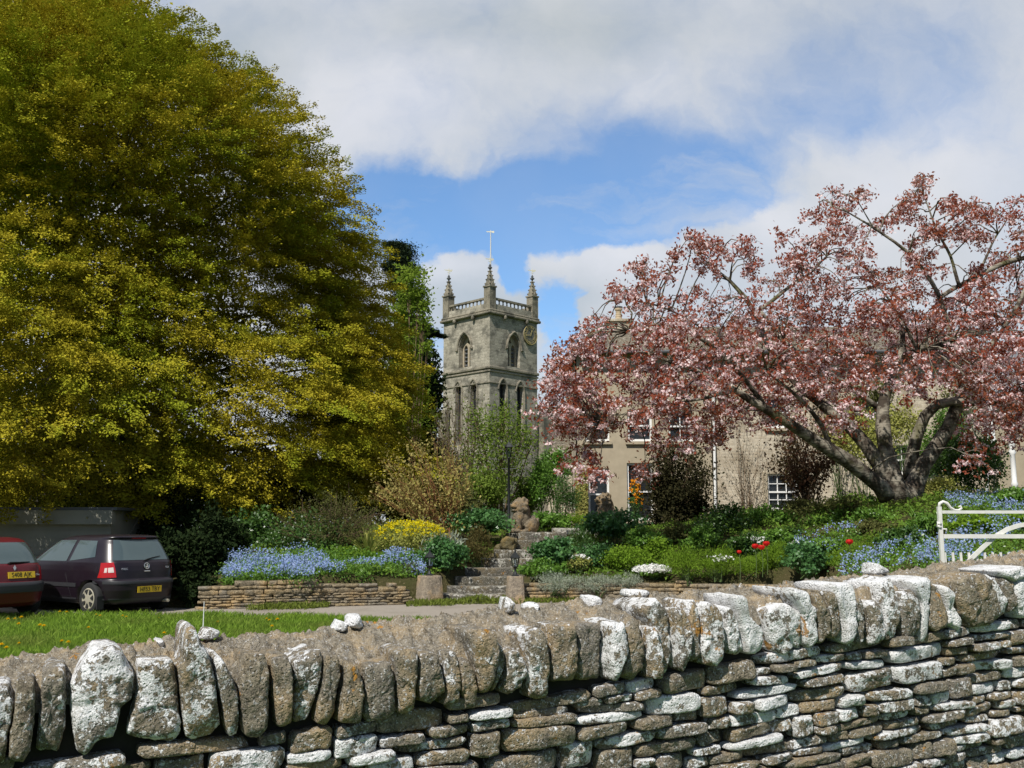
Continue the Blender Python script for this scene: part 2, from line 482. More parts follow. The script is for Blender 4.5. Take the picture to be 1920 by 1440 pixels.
M['bark_beech'] = plain('beech_bark', (0.05, 0.043, 0.033), 0.95, var=0.3)
M['twig'] = plain('brown_twig', (0.15, 0.10, 0.06), 0.9, var=0.3)
M['redtwig'] = plain('red_twig', (0.24, 0.11, 0.045), 0.9, var=0.3)
M['stem'] = plain('green_stem', (0.07, 0.11, 0.03), 0.8, var=0.3)


def glassmat(name, tint=(0.02, 0.022, 0.024), rough=0.03):
    m, t = newmat(name)
    finish(t, tint, rough, None, spec=0.6)
    return m


M['glass'] = glassmat('window_glass')
M['carglass'] = plain('car_glass', (0.10, 0.135, 0.14), 0.06, metal=0.42, var=0.05)
m, t = newmat('lantern_glass')
g = t.n('ShaderNodeBsdfGlass', {'Color': (0.85, 0.9, 0.9), 'Roughness': 0.02, 'IOR': 1.1}); t.n('ShaderNodeOutputMaterial', {'Surface': g.outputs[0]}); M['lglass'] = m

m, t = newmat('cherry_bark')
co = t.n('ShaderNodeTexCoord').outputs['Object']
n1 = t.noise(co, 3.2, 5, 0.65); n2 = t.noise(t.vm('MULTIPLY', co, (5, 5, 26)), 1.0, 4)
c = t.mix(t.sstep(n1, 0.42, 0.62), (0.06, 0.048, 0.036), (0.30, 0.27, 0.215)); c = t.mix(t.sstep(n2, 0.5, 0.7, 0, 0.6), c, (0.03, 0.025, 0.02))
c = t.mix(t.sstep(t.noise(co, 1.3, 3), 0.56, 0.68, 0, 0.6), c, (0.10, 0.10, 0.03))
finish(t, c, 0.9, t.m('ADD', n1, n2), 0.6, 0.03, spec=0.15); M['bark_cherry'] = m

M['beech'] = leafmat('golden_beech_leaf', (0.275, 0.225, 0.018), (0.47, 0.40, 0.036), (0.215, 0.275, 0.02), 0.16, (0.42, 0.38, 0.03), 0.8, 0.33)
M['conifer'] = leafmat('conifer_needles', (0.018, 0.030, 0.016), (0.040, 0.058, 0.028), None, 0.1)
M['lime'] = leafmat('fresh_green_leaf', (0.10, 0.17, 0.02), (0.22, 0.30, 0.04), None, 0.4)
M['bronze'] = leafmat('bronze_cherry_leaf', (0.17, 0.041, 0.027), (0.385, 0.108, 0.066), (0.26, 0.13, 0.06), 0.4, (0.6, 0.19, 0.10), 0.4, 0.8)
M['blossom'] = leafmat('pink_blossom', (0.74, 0.46, 0.46), (0.92, 0.82, 0.81), None, 0.35, (0.85, 0.6, 0.62))
M['darkgreen'] = leafmat('dark_green_leaf', (0.032, 0.078, 0.016), (0.085, 0.165, 0.032), None, 0.25, gloss=0.03)
M['midgreen'] = leafmat('mid_green_leaf', (0.07, 0.155, 0.02), (0.165, 0.30, 0.048), None, 0.3, gloss=0.02)
M['bluegreen'] = leafmat('blue_green_leaf', (0.045, 0.125, 0.036), (0.11, 0.235, 0.07), None, 0.3, gloss=0.03)
M['brightgreen'] = leafmat('bright_green_leaf', (0.10, 0.185, 0.014), (0.22, 0.34, 0.04), None, 0.35)
M['yellowgreen'] = leafmat('yellow_green_leaf', (0.22, 0.24, 0.05), (0.42, 0.42, 0.13), None, 0.3)
M['olive'] = leafmat('olive_leaf', (0.075, 0.085, 0.03), (0.15, 0.155, 0.05), None, 0.25)
M['variegated'] = leafmat('variegated_leaf', (0.20, 0.16, 0.04), (0.44, 0.38, 0.14), None, 0.3)
M['heather'] = leafmat('brown_heather', (0.075, 0.065, 0.025), (0.14, 0.115, 0.04), None, 0.2)
M['lavender'] = leafmat('grey_lavender_leaf', (0.07, 0.075, 0.045), (0.14, 0.14, 0.085), None, 0.2)
M['silver'] = leafmat('silver_leaf', (0.22, 0.26, 0.19), (0.40, 0.44, 0.34), None, 0.2)
M['purple'] = leafmat('purple_leaf', (0.055, 0.03, 0.018), (0.13, 0.07, 0.045), (0.09, 0.09, 0.03), 0.3, None, 0.6, 1.5)
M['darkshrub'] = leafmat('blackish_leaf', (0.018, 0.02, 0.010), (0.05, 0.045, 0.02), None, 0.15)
M['lime2'] = leafmat('young_shrub_leaf', (0.085, 0.135, 0.02), (0.20, 0.275, 0.05), None, 0.35)
M['spike'] = leafmat('spiky_leaf', (0.14, 0.18, 0.035), (0.36, 0.36, 0.10), None, 0.25)
M['yellowflower'] = leafmat('yellow_flower', (0.50, 0.42, 0.012), (0.72, 0.60, 0.02), None, 0.3)
M['dandelion'] = leafmat('dandelion_flower', (0.75, 0.45, 0.005), (0.85, 0.58, 0.01), None, 0.2)
M['blueflower'] = leafmat('forget_me_not_flower', (0.18, 0.265, 0.48), (0.36, 0.44, 0.66), None, 0.3)
M['whiteflower'] = leafmat('white_flower', (0.72, 0.72, 0.68), (0.85, 0.85, 0.82), None, 0.3)
M['redflower'] = leafmat('red_flower', (0.55, 0.02, 0.02), (0.75, 0.05, 0.04), None, 0.3)
M['orangeflower'] = leafmat('orange_flower', (0.60, 0.19, 0.01), (0.75, 0.32, 0.02), None, 0.3)
M['ivyyellow'] = leafmat('variegated_ivy', (0.20, 0.20, 0.05), (0.42, 0.40, 0.14), None, 0.2)
M['grass'] = leafmat('grass_blade', (0.125, 0.21, 0.02), (0.25, 0.37, 0.06), (0.16, 0.185, 0.045), 0.35, None, 0.75, 0.6)
M['weed'] = leafmat('weedy_grass', (0.10, 0.14, 0.02), (0.22, 0.26, 0.06), None, 0.35)
M['cover'] = leafmat('ground_cover_leaf', (0.07, 0.12, 0.018), (0.18, 0.29, 0.045), None, 0.3)
M['blackgreen'] = leafmat('shade_fill_leaf', (0.010, 0.018, 0.008), (0.026, 0.04, 0.014), None, 0.1)  # near-black: shade under the beech is put into this leaf colour

# ------------------------------------------------------------------ ground, drive, garden bank
RW = [(-6.2, 20.05), (-5.0, 20.3), (-2.2, 21.3)]                       # foot of the left retaining wall
RW2 = [(0.15, 22.0), (2.2, 21.9), (4.2, 21.6), (6.1, 21.0), (7.6, 17.5), (9.2, 12.5), (10.0, 8.0)]
XS = np.array([-40, -12, -8, -4, -1, 1, 4, 7, 10, 14, 40.0])
YS = np.array([10, 13, 16, 20, 22, 24, 26, 28, 36, 120.0])
ZG = np.array([
    [0, 0, 0, 0, 0, 0, 0, .5, .85, 1.0, 1.2],
    [0, 0, 0, 0, 0, 0, 0, .6, 1.2, 1.3, 1.4],
    [0, 0, 0, 0, 0, 0, .2, .8, 1.45, 1.5, 1.6],
    [0, 0, .3, .5, .25, .25, .3, .9, 1.75, 1.8, 1.8],
    [0, 0, .55, .75, .45, .40, .45, 1.0, 1.98, 2.0, 2.0],
    [0, 0, .8, 1.1, .85, .8, .85, 1.45, 2.2, 2.2, 2.2],
    [0, .0, 1.1, 1.45, 1.3, 1.3, 1.3, 1.8, 2.28, 2.3, 2.3],
    [0, .1, 1.3, 1.6, 1.55, 1.55, 1.55, 1.95, 2.2, 2.3, 2.3],
    [1.0, 1.0, 1.4, 1.6, 1.6, 1.6, 1.6, 1.7, 1.8, 1.9, 1.9],
    [1.6] * 11])


def gz(x, y):
    x = np.clip(np.asarray(x, float), XS[0], XS[-1]); y = np.clip(np.asarray(y, float), YS[0], YS[-1])
    i = np.clip(np.searchsorted(XS, x) - 1, 0, len(XS) - 2); j = np.clip(np.searchsorted(YS, y) - 1, 0, len(YS) - 2)
    a = (x - XS[i]) / (XS[i + 1] - XS[i]); b = (y - YS[j]) / (YS[j + 1] - YS[j])
    return (ZG[j, i] * (1 - a) + ZG[j, i + 1] * a) * (1 - b) + (ZG[j + 1, i] * (1 - a) + ZG[j + 1, i + 1] * a) * b


def ground():
    m, t = newmat('lawn_soil'); co = t.n('ShaderNodeTexCoord').outputs['Object']
    n = t.noise(co, 1.5, 5); c = t.mix(n, (0.045, 0.095, 0.012), (0.08, 0.15, 0.02)); finish(t, c, 1.0, t.noise(co, 30, 4), 0.5, 0.05, spec=0.05)
    mb = MB(); mb.add([(-900, -900, 0), (900, -900, 0), (900, 1500, 0), (-900, 1500, 0)], [(0, 1, 2, 3)])
    tag(mb.build('ground', m), kind='structure')
    m, t = newmat('gravel'); co = t.n('ShaderNodeTexCoord').outputs['Object']
    vo = t.n('ShaderNodeTexVoronoi', {'Vector': co, 'Scale': 28.0}).outputs
    n = t.noise(co, 0.9, 5, 0.6); fine = t.noise(co, 60, 3, 0.7)
    c = t.mix(fine, (0.20, 0.175, 0.145), (0.40, 0.355, 0.30)); c = t.mix(t.sstep(n, 0.5, 0.72, 0, 0.5), c, (0.17, 0.15, 0.115))
    finish(t, c, 1.0, t.m('ADD', fine, vo[0]), 0.6, 0.02, spec=0.1); M['gravel'] = m
    mb = MB()
    front = [(-60, 20.6), (-14, 19.2), (-9, 18.6), (-6, 18.75), (-4, 18.5), (-2, 17.9), (0, 17.2), (2, 16.2), (5, 13.5), (8.6, 10.5)]
    back = [(-60, 26), (-14, 24.5), (-9, 23.4), (-7.0, 20.5), (-5, 20.6), (-2.0, 21.8), (0.4, 22.25), (2.4, 22.1), (5.6, 21.3), (9.4, 12.5)]
    v = [(x, y, 0.006) for x, y in front] + [(x, y, 0.006) for x, y in back]; k = len(front)
    mb.add(v, [(i, i + 1, k + i + 1, k + i) for i in range(k - 1)])
    tag(mb.build('gravel_drive', m), kind='structure')
    # planted bank behind the low walls
    m, t = newmat('garden_soil'); co = t.n('ShaderNodeTexCoord').outputs['Object']
    c = t.mix(t.noise(co, 3, 5), (0.035, 0.05, 0.012), (0.085, 0.06, 0.035)); c = t.mix(t.sstep(t.noise(co, 25, 3), 0.6, 0.7, 0, .6), c, (0.20, 0.15, 0.09))
    finish(t, c, 1.0, t.noise(co, 18, 5), 0.8, 0.05, spec=0.05)
    edge = [(-40, 22.5), (-12, 22.0), (-9.5, 20.6)] + [(x, y + .2) for x, y in RW] + [(-0.9, 22.0)] + [(x + .1, y + .2) for x, y in RW2] + [(14, 7.0), (40, 7.0)]
    ex = np.array([e[0] for e in edge]); ey = np.array([e[1] for e in edge])
    nx, ny = 200, 90
    us = np.concatenate([np.linspace(-40, -12, 20), np.linspace(-11.8, 14, 150), np.linspace(14.5, 40, 20)])
    tt = np.linspace(0, 1, ny) ** 1.6
    v = []
    for s in tt:
        y = np.interp(us, ex, ey) * (1 - s) + 80 * s
        z = np.maximum(gz(us, y), 0.02)
        z = np.maximum(z + 0.03 * fbm(np.stack([us * 2, y * 2, us * 0], 1), 3, 5), 0.012)
        # the flight of steps is let into the bank
        xa = np.interp(y, [21.9, 25.0, 25.5, 26.4], [-1.75, .05, .2, .3]) - .1; xb = np.interp(y, [21.9, 24.9, 25.4, 26.4], [.15, .85, 1.5, 1.95]) + .15
        zs = np.interp(y, [21.8, 25.0], [0.0, 1.35]) - .12
        z = np.where((us > xa) & (us < xb) & (y > 21.5) & (y < 26.2), np.minimum(z, np.maximum(zs, 0.012)), z)
        v.append(np.stack([us, y, z if s > 0 else z * 0 - 0.05], 1))
    nu = len(us)
    f = [(j * nu + i, j * nu + i + 1, (j + 1) * nu + i + 1, (j + 1) * nu + i) for j in range(ny - 1) for i in range(nu - 1)]
    o = MB().add(np.concatenate(v), f).build('garden_bank', m, smooth=True)
    tag(o, kind='structure')


ground()


def verge():
    us, ws = np.linspace(2.0, 13, 60), np.linspace(-.42, -7.5, 40); S = lambda t: np.clip(t, 0, 1) ** 2 * (3 - 2 * np.clip(t, 0, 1)); V = []
    for w in ws:
        z = .56 * S((us - 2.2) / 3.0) * S((w + 7.4) / 3.5) + .02 * fbm(np.stack([us * 2, us * 0 + w * 2, us * 0], 1), 3, 6) * S((us - 2.2) / 1.0) + .004
        V.append(np.array([-1.87, 3.6, 0]) + us[:, None] * np.array([.906, .423, 0]) + w * np.array([.423, -.906, 0]) + np.maximum(z, -.03)[:, None] * np.array([0, 0, 1.0]))
    n = len(us); m = bpy.data.materials['lawn_soil']
    tag(MB().add(np.concatenate(V), [(j * n + i, (j + 1) * n + i, (j + 1) * n + i + 1, j * n + i + 1) for j in range(len(ws) - 1) for i in range(n - 1)]).build('verge', m, smooth=True), kind='structure')


verge()

# ------------------------------------------------------------------ the dry stone wall along the road
WA = np.array([-1.87, 3.6, 0.0]); WE = np.array([0.906, 0.423, 0.0]); WN = np.array([0.423, -0.906, 0.0])


def wall_uz(px, py, off=0.0):
    d = ray(px, py); o = np.array([0, 0, EYE])
    t = np.dot(WA + WN * off - o, WN) / np.dot(d, WN); p = o + d * t
    return np.dot(p - WA, WE), p[2]


def stone(outline, depth, bulge, seed, nt=112, rough=1.0, wl=0.5, power=5.0, fine=True, tilt=0.04, off=0.0):
    """a rounded slab whose front outline is a polygon in (u, z) on the wall face"""
    p = np.array(outline, float); c = p.mean(0)
    # radius of the outline in each direction, slightly smoothed
    th = np.linspace(-math.pi, math.pi, nt, endpoint=False); R = np.zeros(nt)
    a = p - c; b = np.roll(p, -1, 0) - c
    for k, q in enumerate(th):
        d = np.array([math.cos(q), math.sin(q)]); best = 0
        e = b - a; den = d[0] * e[:, 1] - d[1] * e[:, 0]
        den = np.where(abs(den) < 1e-9, 1e-9, den)
        tt = (a[:, 0] * e[:, 1] - a[:, 1] * e[:, 0]) / den; ss = (a[:, 0] * d[1] - a[:, 1] * d[0]) / den
        ok = (ss >= -1e-6) & (ss <= 1 + 1e-6) & (tt > 0)
        R[k] = tt[ok].max() if ok.any() else 0
    R[R == 0] = R[R > 0].mean()
    for _ in range(1):
        R = 0.76 * R + 0.12 * (np.roll(R, 1) + np.roll(R, -1))
    rr = [0.02, .15, .3, .45, .58, .7, .8, .88, .93, .965, .988, 1.0, 1.005, 1.0, .97] if fine else [0.02, .3, .55, .75, .88, .96, 1.0, 1.0, .98]
    n_back = 3 if fine else 2
    r = np.random.default_rng(seed); tu, tz = r.normal(0, tilt, 2) * 1.2
    V = []
    for k, q in enumerate(rr):
        u = c[0] + R * q * np.cos(th); z = c[1] + R * q * np.sin(th)
        if k < len(rr) - n_back:
            w = bulge * (1 - q ** power) - 0.008 * q ** 16
        else:
            w = -0.008 - (depth - 0.008) * ((k - (len(rr) - n_back) + 1) / n_back)
        w = np.full(nt, w) + (tu * (u - c[0]) + tz * (z - c[1])) * (k < len(rr) - n_back)
        V.append(np.stack([u, z, w], 1))
    V = np.concatenate(V)
    # chiselled facets: points beyond a set of random planes are pressed back onto them
    ctr = np.array([c[0], c[1], 0.0]); ext = np.array([R.mean(), R.mean(), bulge + .03])
    front = V[:, 2] > -0.03
    for k in range(4):
        nvec = r.normal(size=3) * (.30 if k < 3 else .8); nvec[2] = abs(nvec[2]) * .5 + (.9 if k < 3 else .5); nvec /= np.linalg.norm(nvec)
        prj = (V - ctr) @ nvec; mx = prj.max(); lim = mx * r.uniform(.86, .98)
        over = np.maximum(0, prj - lim) * .92; V = V - nvec * over[:, None]
    q = V + seed * 3.37
    nv = np.stack([(V[:, 0] - c[0]) / max(R.mean(), .02), (V[:, 1] - c[1]) / max(R.mean(), .02), np.ones(len(V)) * 0.9], 1); nv = unit(nv)
    big = vnoise(q * 9, 1) * 0.009 + vnoise(q * 24, 2) * 0.006
    small = vnoise(q * 50, 3) * 0.0045 + (vnoise(q * 105, 4) * 0.0035 if fine else 0)
    nv[:, :2] *= .75; V = V + nv * ((big + small) * rough)[:, None]
    V[:, 2] += np.where(front, np.round(vnoise(q * 7.5, 8) * 2.2) * .0045 + np.maximum(0, vnoise(q * 15, 9) - .25) * -.022, 0) * rough
    W = WA + V[:, :1] * WE + V[:, 1:2] * np.array([0, 0, 1.0]) + (V[:, 2:] + off) * WN
    m = len(rr)
    f = [(i * nt + j, i * nt + (j + 1) % nt, (i + 1) * nt + (j + 1) % nt, (i + 1) * nt + j) for i in range(m - 1) for j in range(nt)]
    f += [tuple(range(nt - 1, -1, -1)), tuple((m - 1) * nt + j for j in range(nt))]
    f = [q[::-1] for q in f]
    return W, f


C1 = [  # coping stones traced as blocks: (crop, outline, lichen)
 (1, [(-40,400),(45,400),(85,500),(70,600),(50,680),(30,840),(-60,850)], .55),
 (1, [(90,355),(200,370),(200,560),(170,760),(120,845),(45,830),(55,650),(80,500)], .3),
 (1, [(235,330),(270,300),(370,300),(385,480),(375,650),(330,790),(195,780),(210,620),(225,430)], .45),
 (1, [(455,290),(520,180),(620,170),(690,200),(760,340),(745,480),(690,520),(640,690),(550,710),(480,800),(420,780),(390,580),(385,390)], .72),
 (1, [(770,270),(880,265),(980,260),(1000,420),(1020,620),(1010,690),(960,715),(750,700),(705,670),(720,600),(770,420)], .62),
 (1, [(1030,90),(1060,57),(1095,65),(1110,140),(1165,200),(1210,370),(1240,620),(1180,680),(1080,720),(1035,690),(1010,500),(990,300),(1015,250)], .6),
 (1, [(1195,240),(1240,230),(1330,420),(1340,680),(1290,715),(1265,640),(1240,500),(1210,370)], .55),
 (1, [(1370,220),(1490,225),(1515,330),(1500,640),(1450,690),(1370,685),(1345,600),(1330,400)], .2),
 (1, [(1520,240),(1620,230),(1640,340),(1640,620),(1590,640),(1550,635),(1530,420)], .15),
 (1, [(1640,260),(1720,225),(1800,200),(1815,250),(1780,480),(1735,600),(1650,625),(1650,400)], .5),
 (1, [(1820,220),(1900,230),(1915,320),(1870,560),(1830,620),(1770,615),(1780,500),(1810,350)], .1),
 (2, [(120,380),(180,390),(205,470),(210,560),(190,690),(80,690),(90,560),(115,450)], .1),
 (2, [(210,390),(350,380),(380,440),(385,640),(330,680),(230,690),(205,640),(210,520)], .25),
 (2, [(365,330),(430,310),(490,320),(490,420),(470,630),(420,660),(390,650),(385,520)], .35),
 (2, [(500,330),(590,330),(620,430),(640,540),(560,600),(500,590),(485,500),(490,420)], .35),
 (2, [(620,330),(700,320),(715,480),(700,590),(620,610),(640,540),(625,430)], .4),
 (2, [(700,370),(750,360),(780,430),(800,540),(790,620),(740,610),(710,520)], .15),
 (2, [(740,215),(880,220),(895,300),(880,470),(850,545),(805,550),(790,440),(765,330)], .25),
 (2, [(900,260),(930,300),(940,400),(900,500),(870,560),(880,470),(895,350)], .35),
 (2, [(940,330),(1000,310),(1040,360),(1050,430),(1020,520),(960,560),(910,540),(940,430)], .45),
 (2, [(1035,220),(1120,205),(1150,240),(1165,400),(1160,570),(1100,580),(1060,560),(1045,380)], .5),
 (2, [(1185,200),(1300,185),(1315,240),(1305,440),(1290,485),(1175,490),(1170,330)], .35),
 (2, [(1320,190),(1450,185),(1455,260),(1445,400),(1440,475),(1330,490),(1310,430),(1325,300)], .15),
 (2, [(1465,180),(1545,175),(1565,320),(1520,400),(1500,480),(1480,475),(1460,380)], .7),
 (2, [(1550,200),(1590,140),(1640,170),(1665,300),(1650,430),(1600,480),(1530,460),(1570,350)], .15),
 (2, [(1660,205),(1715,200),(1730,300),(1730,460),(1680,470),(1668,380)], .55),
 (2, [(1650,110),(1720,60),(1780,110),(1790,200),(1805,360),(1780,460),(1740,470),(1730,300),(1700,200)], .6),
 (2, [(1790,110),(1850,110),(1885,200),(1870,360),(1830,430),(1810,380),(1800,200)], .6),
 (3, [(150,300),(180,290),(190,420),(170,520),(180,600),(140,625),(115,600),(130,470)], .45),
 (3, [(210,300),(280,310),(310,400),(300,600),(260,645),(200,630),(180,560),(190,420)], .55),
 (3, [(330,330),(360,330),(400,410),(430,560),(420,590),(360,580),(330,440)], .72),
 (3, [(365,265),(430,270),(450,370),(535,450),(540,560),(500,585),(450,580),(430,480),(395,370)], .95),
 (3, [(545,350),(650,310),(720,350),(735,450),(740,560),(700,540),(640,585),(580,560),(560,480)], .7),
 (3, [(640,230),(740,240),(760,300),(795,330),(800,520),(760,550),(735,520),(720,370),(690,310)], .75),
 (3, [(765,260),(800,255),(850,340),(865,480),(810,530),(800,400)], .15),
 (3, [(830,240),(880,250),(910,350),(920,440),(900,500),(865,490),(850,340)], .2),
 (3, [(860,205),(980,200),(990,300),(985,480),(960,530),(930,520),(925,420),(900,330)], .97),
 (3, [(995,270),(1035,290),(1050,420),(1040,530),(1000,535),(990,430)], .4),
 (3, [(1050,310),(1110,290),(1150,320),(1160,480),(1130,520),(1080,530),(1070,400)], .5),
 (3, [(1150,200),(1220,170),(1235,260),(1250,380),(1230,500),(1180,510),(1165,400)], .6),
 (3, [(1245,250),(1330,240),(1365,300),(1370,470),(1340,510),(1280,510),(1260,400)], .35),
 (3, [(1300,190),(1420,170),(1425,230),(1410,380),(1405,520),(1370,510),(1370,320),(1345,240)], .8),
 (3, [(1420,200),(1470,230),(1505,340),(1500,440),(1440,460),(1405,430)], .1),
 (3, [(1470,210),(1530,240),(1540,330),(1590,420),(1570,460),(1515,430),(1505,330)], .88),
 (3, [(1540,200),(1610,150),(1700,150),(1750,250),(1780,370),(1720,430),(1620,440),(1570,370),(1540,290)], .2),
 (3, [(1720,150),(1760,190),(1820,290),(1820,370),(1780,390),(1750,260)], .65),
 (3, [(1780,170),(1840,200),(1855,330),(1830,370),(1800,260)], .35),
 (3, [(1850,210),(1920,160),(1960,200),(1960,390),(1880,400),(1850,300)], .85),
 (3, [(1760,140),(1900,115),(1930,160),(1850,200),(1780,170)], .9),
 (3, [(1970,150),(2050,140),(2060,300),(2040,380),(1975,390)], .4),
 (3, [(2070,140),(2150,120),(2170,340),(2080,370)], .6),
 (3, [(2180,110),(2260,110),(2280,320),(2190,350)], .3),
 (1, [(-150,420),(-70,410),(-75,840),(-160,880)], .3),
 (1, [(-270,430),(-165,420),(-175,900),(-290,930)], .6),
]
CR = {1: (3.0, 0, 1150), 2: (2.743, 600, 1100), 3: (2.8235, 1240, 1020)}
FRONT = [(-120, 1292), (0, 1280), (200, 1235), (500, 1228), (750, 1222), (900, 1190), (1100, 1172), (1250, 1140), (1400, 1128), (1560, 1098), (1750, 1086), (1900, 1072), (2100, 1050), (2380, 1026)]
CREST = [(-120, 1250), (0, 1236), (250, 1206), (500, 1192), (800, 1156), (960, 1143), (1100, 1124), (1300, 1110), (1500, 1096), (1700, 1068), (1920, 1038), (2100, 1018), (2380, 992)]
UNDER = [(-120, 1440), (0, 1430), (130, 1432), (240, 1412), (340, 1398), (520, 1380), (640, 1368), (790, 1334), (890, 1310), (1030, 1314), (1140, 1288), (1250, 1274), (1330, 1256), (1420, 1238), (1560, 1208), (1640, 1203), (1750, 1192), (1850, 1172), (1920, 1164), (2100, 1140), (2380, 1110)]


def dry_stone_wall():
    root = thing('dry_stone_wall', 'lichen-spotted dry stone wall with upright coping across the foreground', 'wall', WA)
    fr = np.array([wall_uz(*q) for q in FRONT]); cr = np.array([wall_uz(x, y, -0.40) for x, y in CREST]); un = np.array([wall_uz(*q) for q in UNDER])
    u0, u1 = -1.6, 8.0
    for k, (c, pl, wl) in enumerate(C1):
        s, ox, oy = CR[c]
        uz = np.array([wall_uz(x / s + ox, y / s + oy) for x, y in pl])
        wl = min(.98, wl + {1: .02, 2: .06, 3: .12}[c])
        cc = uz.mean(0); uz = cc + (uz - cc) * np.array([.945, .985])
        r = random.Random(k)
        W, f = stone(uz, 0.26 + r.random() * .08, 0.016 + r.random() * .022, 100 + k, wl=wl, off=r.uniform(-.005, .045), power=r.choice([8, 10, 14]))
        MB().add(W, f, wl).build('coping_stone', M['stone'], root, smooth=True)
    # the coping carries on past both edges of the view
    r = random.Random(77)
    for ua, ub in ((-1.6, -.20), (6.12, 8.0)):
        u = ua
        while u < ub - .05:
            w = r.uniform(.09, .19); zt = np.interp(u + w / 2, fr[:, 0], fr[:, 1]) + r.uniform(-.02, .04); zb = np.interp(u + w / 2, un[:, 0], un[:, 1]); j = lambda s: r.uniform(-s, s); ln = j(.025)
            pl = [(u + .01 + ln, zt + j(.02)), (u + w * .4 + ln, zt + .02 + j(.02)), (u + w - .01 + ln, zt + j(.02)), (u + w - .005, (zt + zb) / 2 + j(.04)), (u + w - .02 - ln, zb + .03), (u + w * .5 - ln, zb + j(.02)), (u + .02 - ln, zb + .03), (u + .005, (zt + zb) / 2 + j(.04))]
            wl = r.choice([.2, .4, .6, .8]); sd_ = 700 + int((u + 3) * 100)
            W, f = stone(pl, .28, .02 + r.random() * .02, sd_, wl=wl, off=r.uniform(-.005, .04), power=9)
            MB().add(W, f, wl).build('coping_stone', M['stone'], root, smooth=True); u += w + .006
    # stones of the rear coping row that stand out of the mortar
    for k, (px, py, w, h, wl) in enumerate([(640, 1172, 34, 22, .95), (668, 1163, 30, 30, .95), (955, 1134, 18, 30, .8), (1003, 1138, 24, 20, .85), (1115, 1126, 28, 26, .95),
                                            (1197, 1112, 46, 20, .9), (1655, 1064, 44, 30, .95), (390, 1186, 56, 22, .8), (300, 1205, 20, 16, .9),
                                            (20, 1238, 40, 18, .7)]):
        off = -0.34
        c = np.array(wall_uz(px, py, off)); a = np.array(wall_uz(px + w / 2, py, off)); b = np.array(wall_uz(px, py - h / 2, off))
        ru, rz_ = abs(a[0] - c[0]), abs(b[1] - c[1]); r = np.random.default_rng(k)
        an = np.sort(r.uniform(0, 2 * math.pi, 9)); pl = [(c[0] + ru * .9 * math.cos(q) * r.uniform(.8, 1.1), c[1] + rz_ * .85 * math.sin(q) * r.uniform(.75, 1.1) - (rz_ * 0.5 if math.sin(q) < 0 else 0)) for q in an]
        W, f = stone(pl, 0.10, 0.04, 300 + k, nt=40, wl=wl, off=off, power=2.5, rough=.8)
        MB().add(W, f, wl).build('coping_stone', M['stone'], root, smooth=True)
    # mortar and rubble capping
    us = np.linspace(u0, u1, 1200); ws = np.concatenate([np.linspace(-0.035, -0.44, 44), np.linspace(-0.46, -0.58, 8)])
    zf = np.interp(us, fr[:, 0], fr[:, 1]); zc = np.interp(us, cr[:, 0], cr[:, 1])
    V = []
    for w in ws:
        s = min(1, max(0, (-w - 0.035) / 0.36)); e = s * s * (3 - 2 * s)
        z = (zf - 0.05) * (1 - e) + zc * e
        if w < -0.42: z = z - ((-w - 0.42) / 0.16) ** 1.5 * 0.22
        if w > -0.07: z = z - (0.07 + w) * 2.5
        p = np.stack([us, np.full_like(us, w), np.zeros_like(us)], 1)
        lump = np.maximum(0, vnoise(p * 26, 31)) ** 0.8 * 0.027 + np.maximum(0, vnoise(p * 55, 32)) * 0.020 + vnoise(p * 110, 33) * 0.009 + vnoise(p * 6, 34) * 0.012 - 0.012
        edge = min(1, max(0.25, (-w - 0.02) / 0.05))
        z = z + lump * edge
        wj = w + vnoise(p * 40, 36) * 0.008
        V.append(WA + us[:, None] * WE + wj[:, None] * WN + z[:, None] * np.array([0, 0, 1.0]))
    V = np.concatenate(V); n = len(us)
    f = [(j * n + i, j * n + i + 1, (j + 1) * n + i + 1, (j + 1) * n + i) for j in range(len(ws) - 1) for i in range(n - 1)]
    MB().add(V, f, 0.16).build('mortar_cap', M['mortar'], root, smooth=True)
    # dark slab behind the face
    uu = np.linspace(u0, u1, 40); zt = np.interp(uu, fr[:, 0], fr[:, 1]) - 0.12
    poly = [(a, b) for a, b in zip(uu, zt)] + [(u1, -0.1), (u0, -0.1)]
    MB().prism(poly, WA, WE, (0, 0, 1), WN, -0.50, -0.075).build('wall_core', M['core'], root, fix=True)
    # the courses below
    lin = np.polyfit(un[:, 0], un[:, 1], 1)
    r = random.Random(42); rows = []; h = 0.0; k = 0; taken = []; stones = []
    while h < 1.25:
        hh = r.uniform(0.040, 0.068); rows.append((h, hh)); h += hh
    occ = {}
    for k, (h0, hh) in enumerate(rows):
        u = u0 + r.uniform(0, .15)
        while u < u1:
            L = r.choice([r.uniform(.10, .19), r.uniform(.18, .32), r.uniform(.28, .46)])
            busy = [(a, b) for a, b in occ.get(k, []) if b > u + .01 and a < u + L]
            if busy:
                a, b = min(busy)
                if a - u < 0.06:
                    u = b; continue
                L = min(L, a - u)
            hgt = hh
            if L > .12 and r.random() < .2 and k + 1 < len(rows):
                hgt = hh + rows[k + 1][1]; occ.setdefault(k + 1, []).append((u, u + L))
            stones.append((k, u, L, h0, hgt)); u += L
    made = []
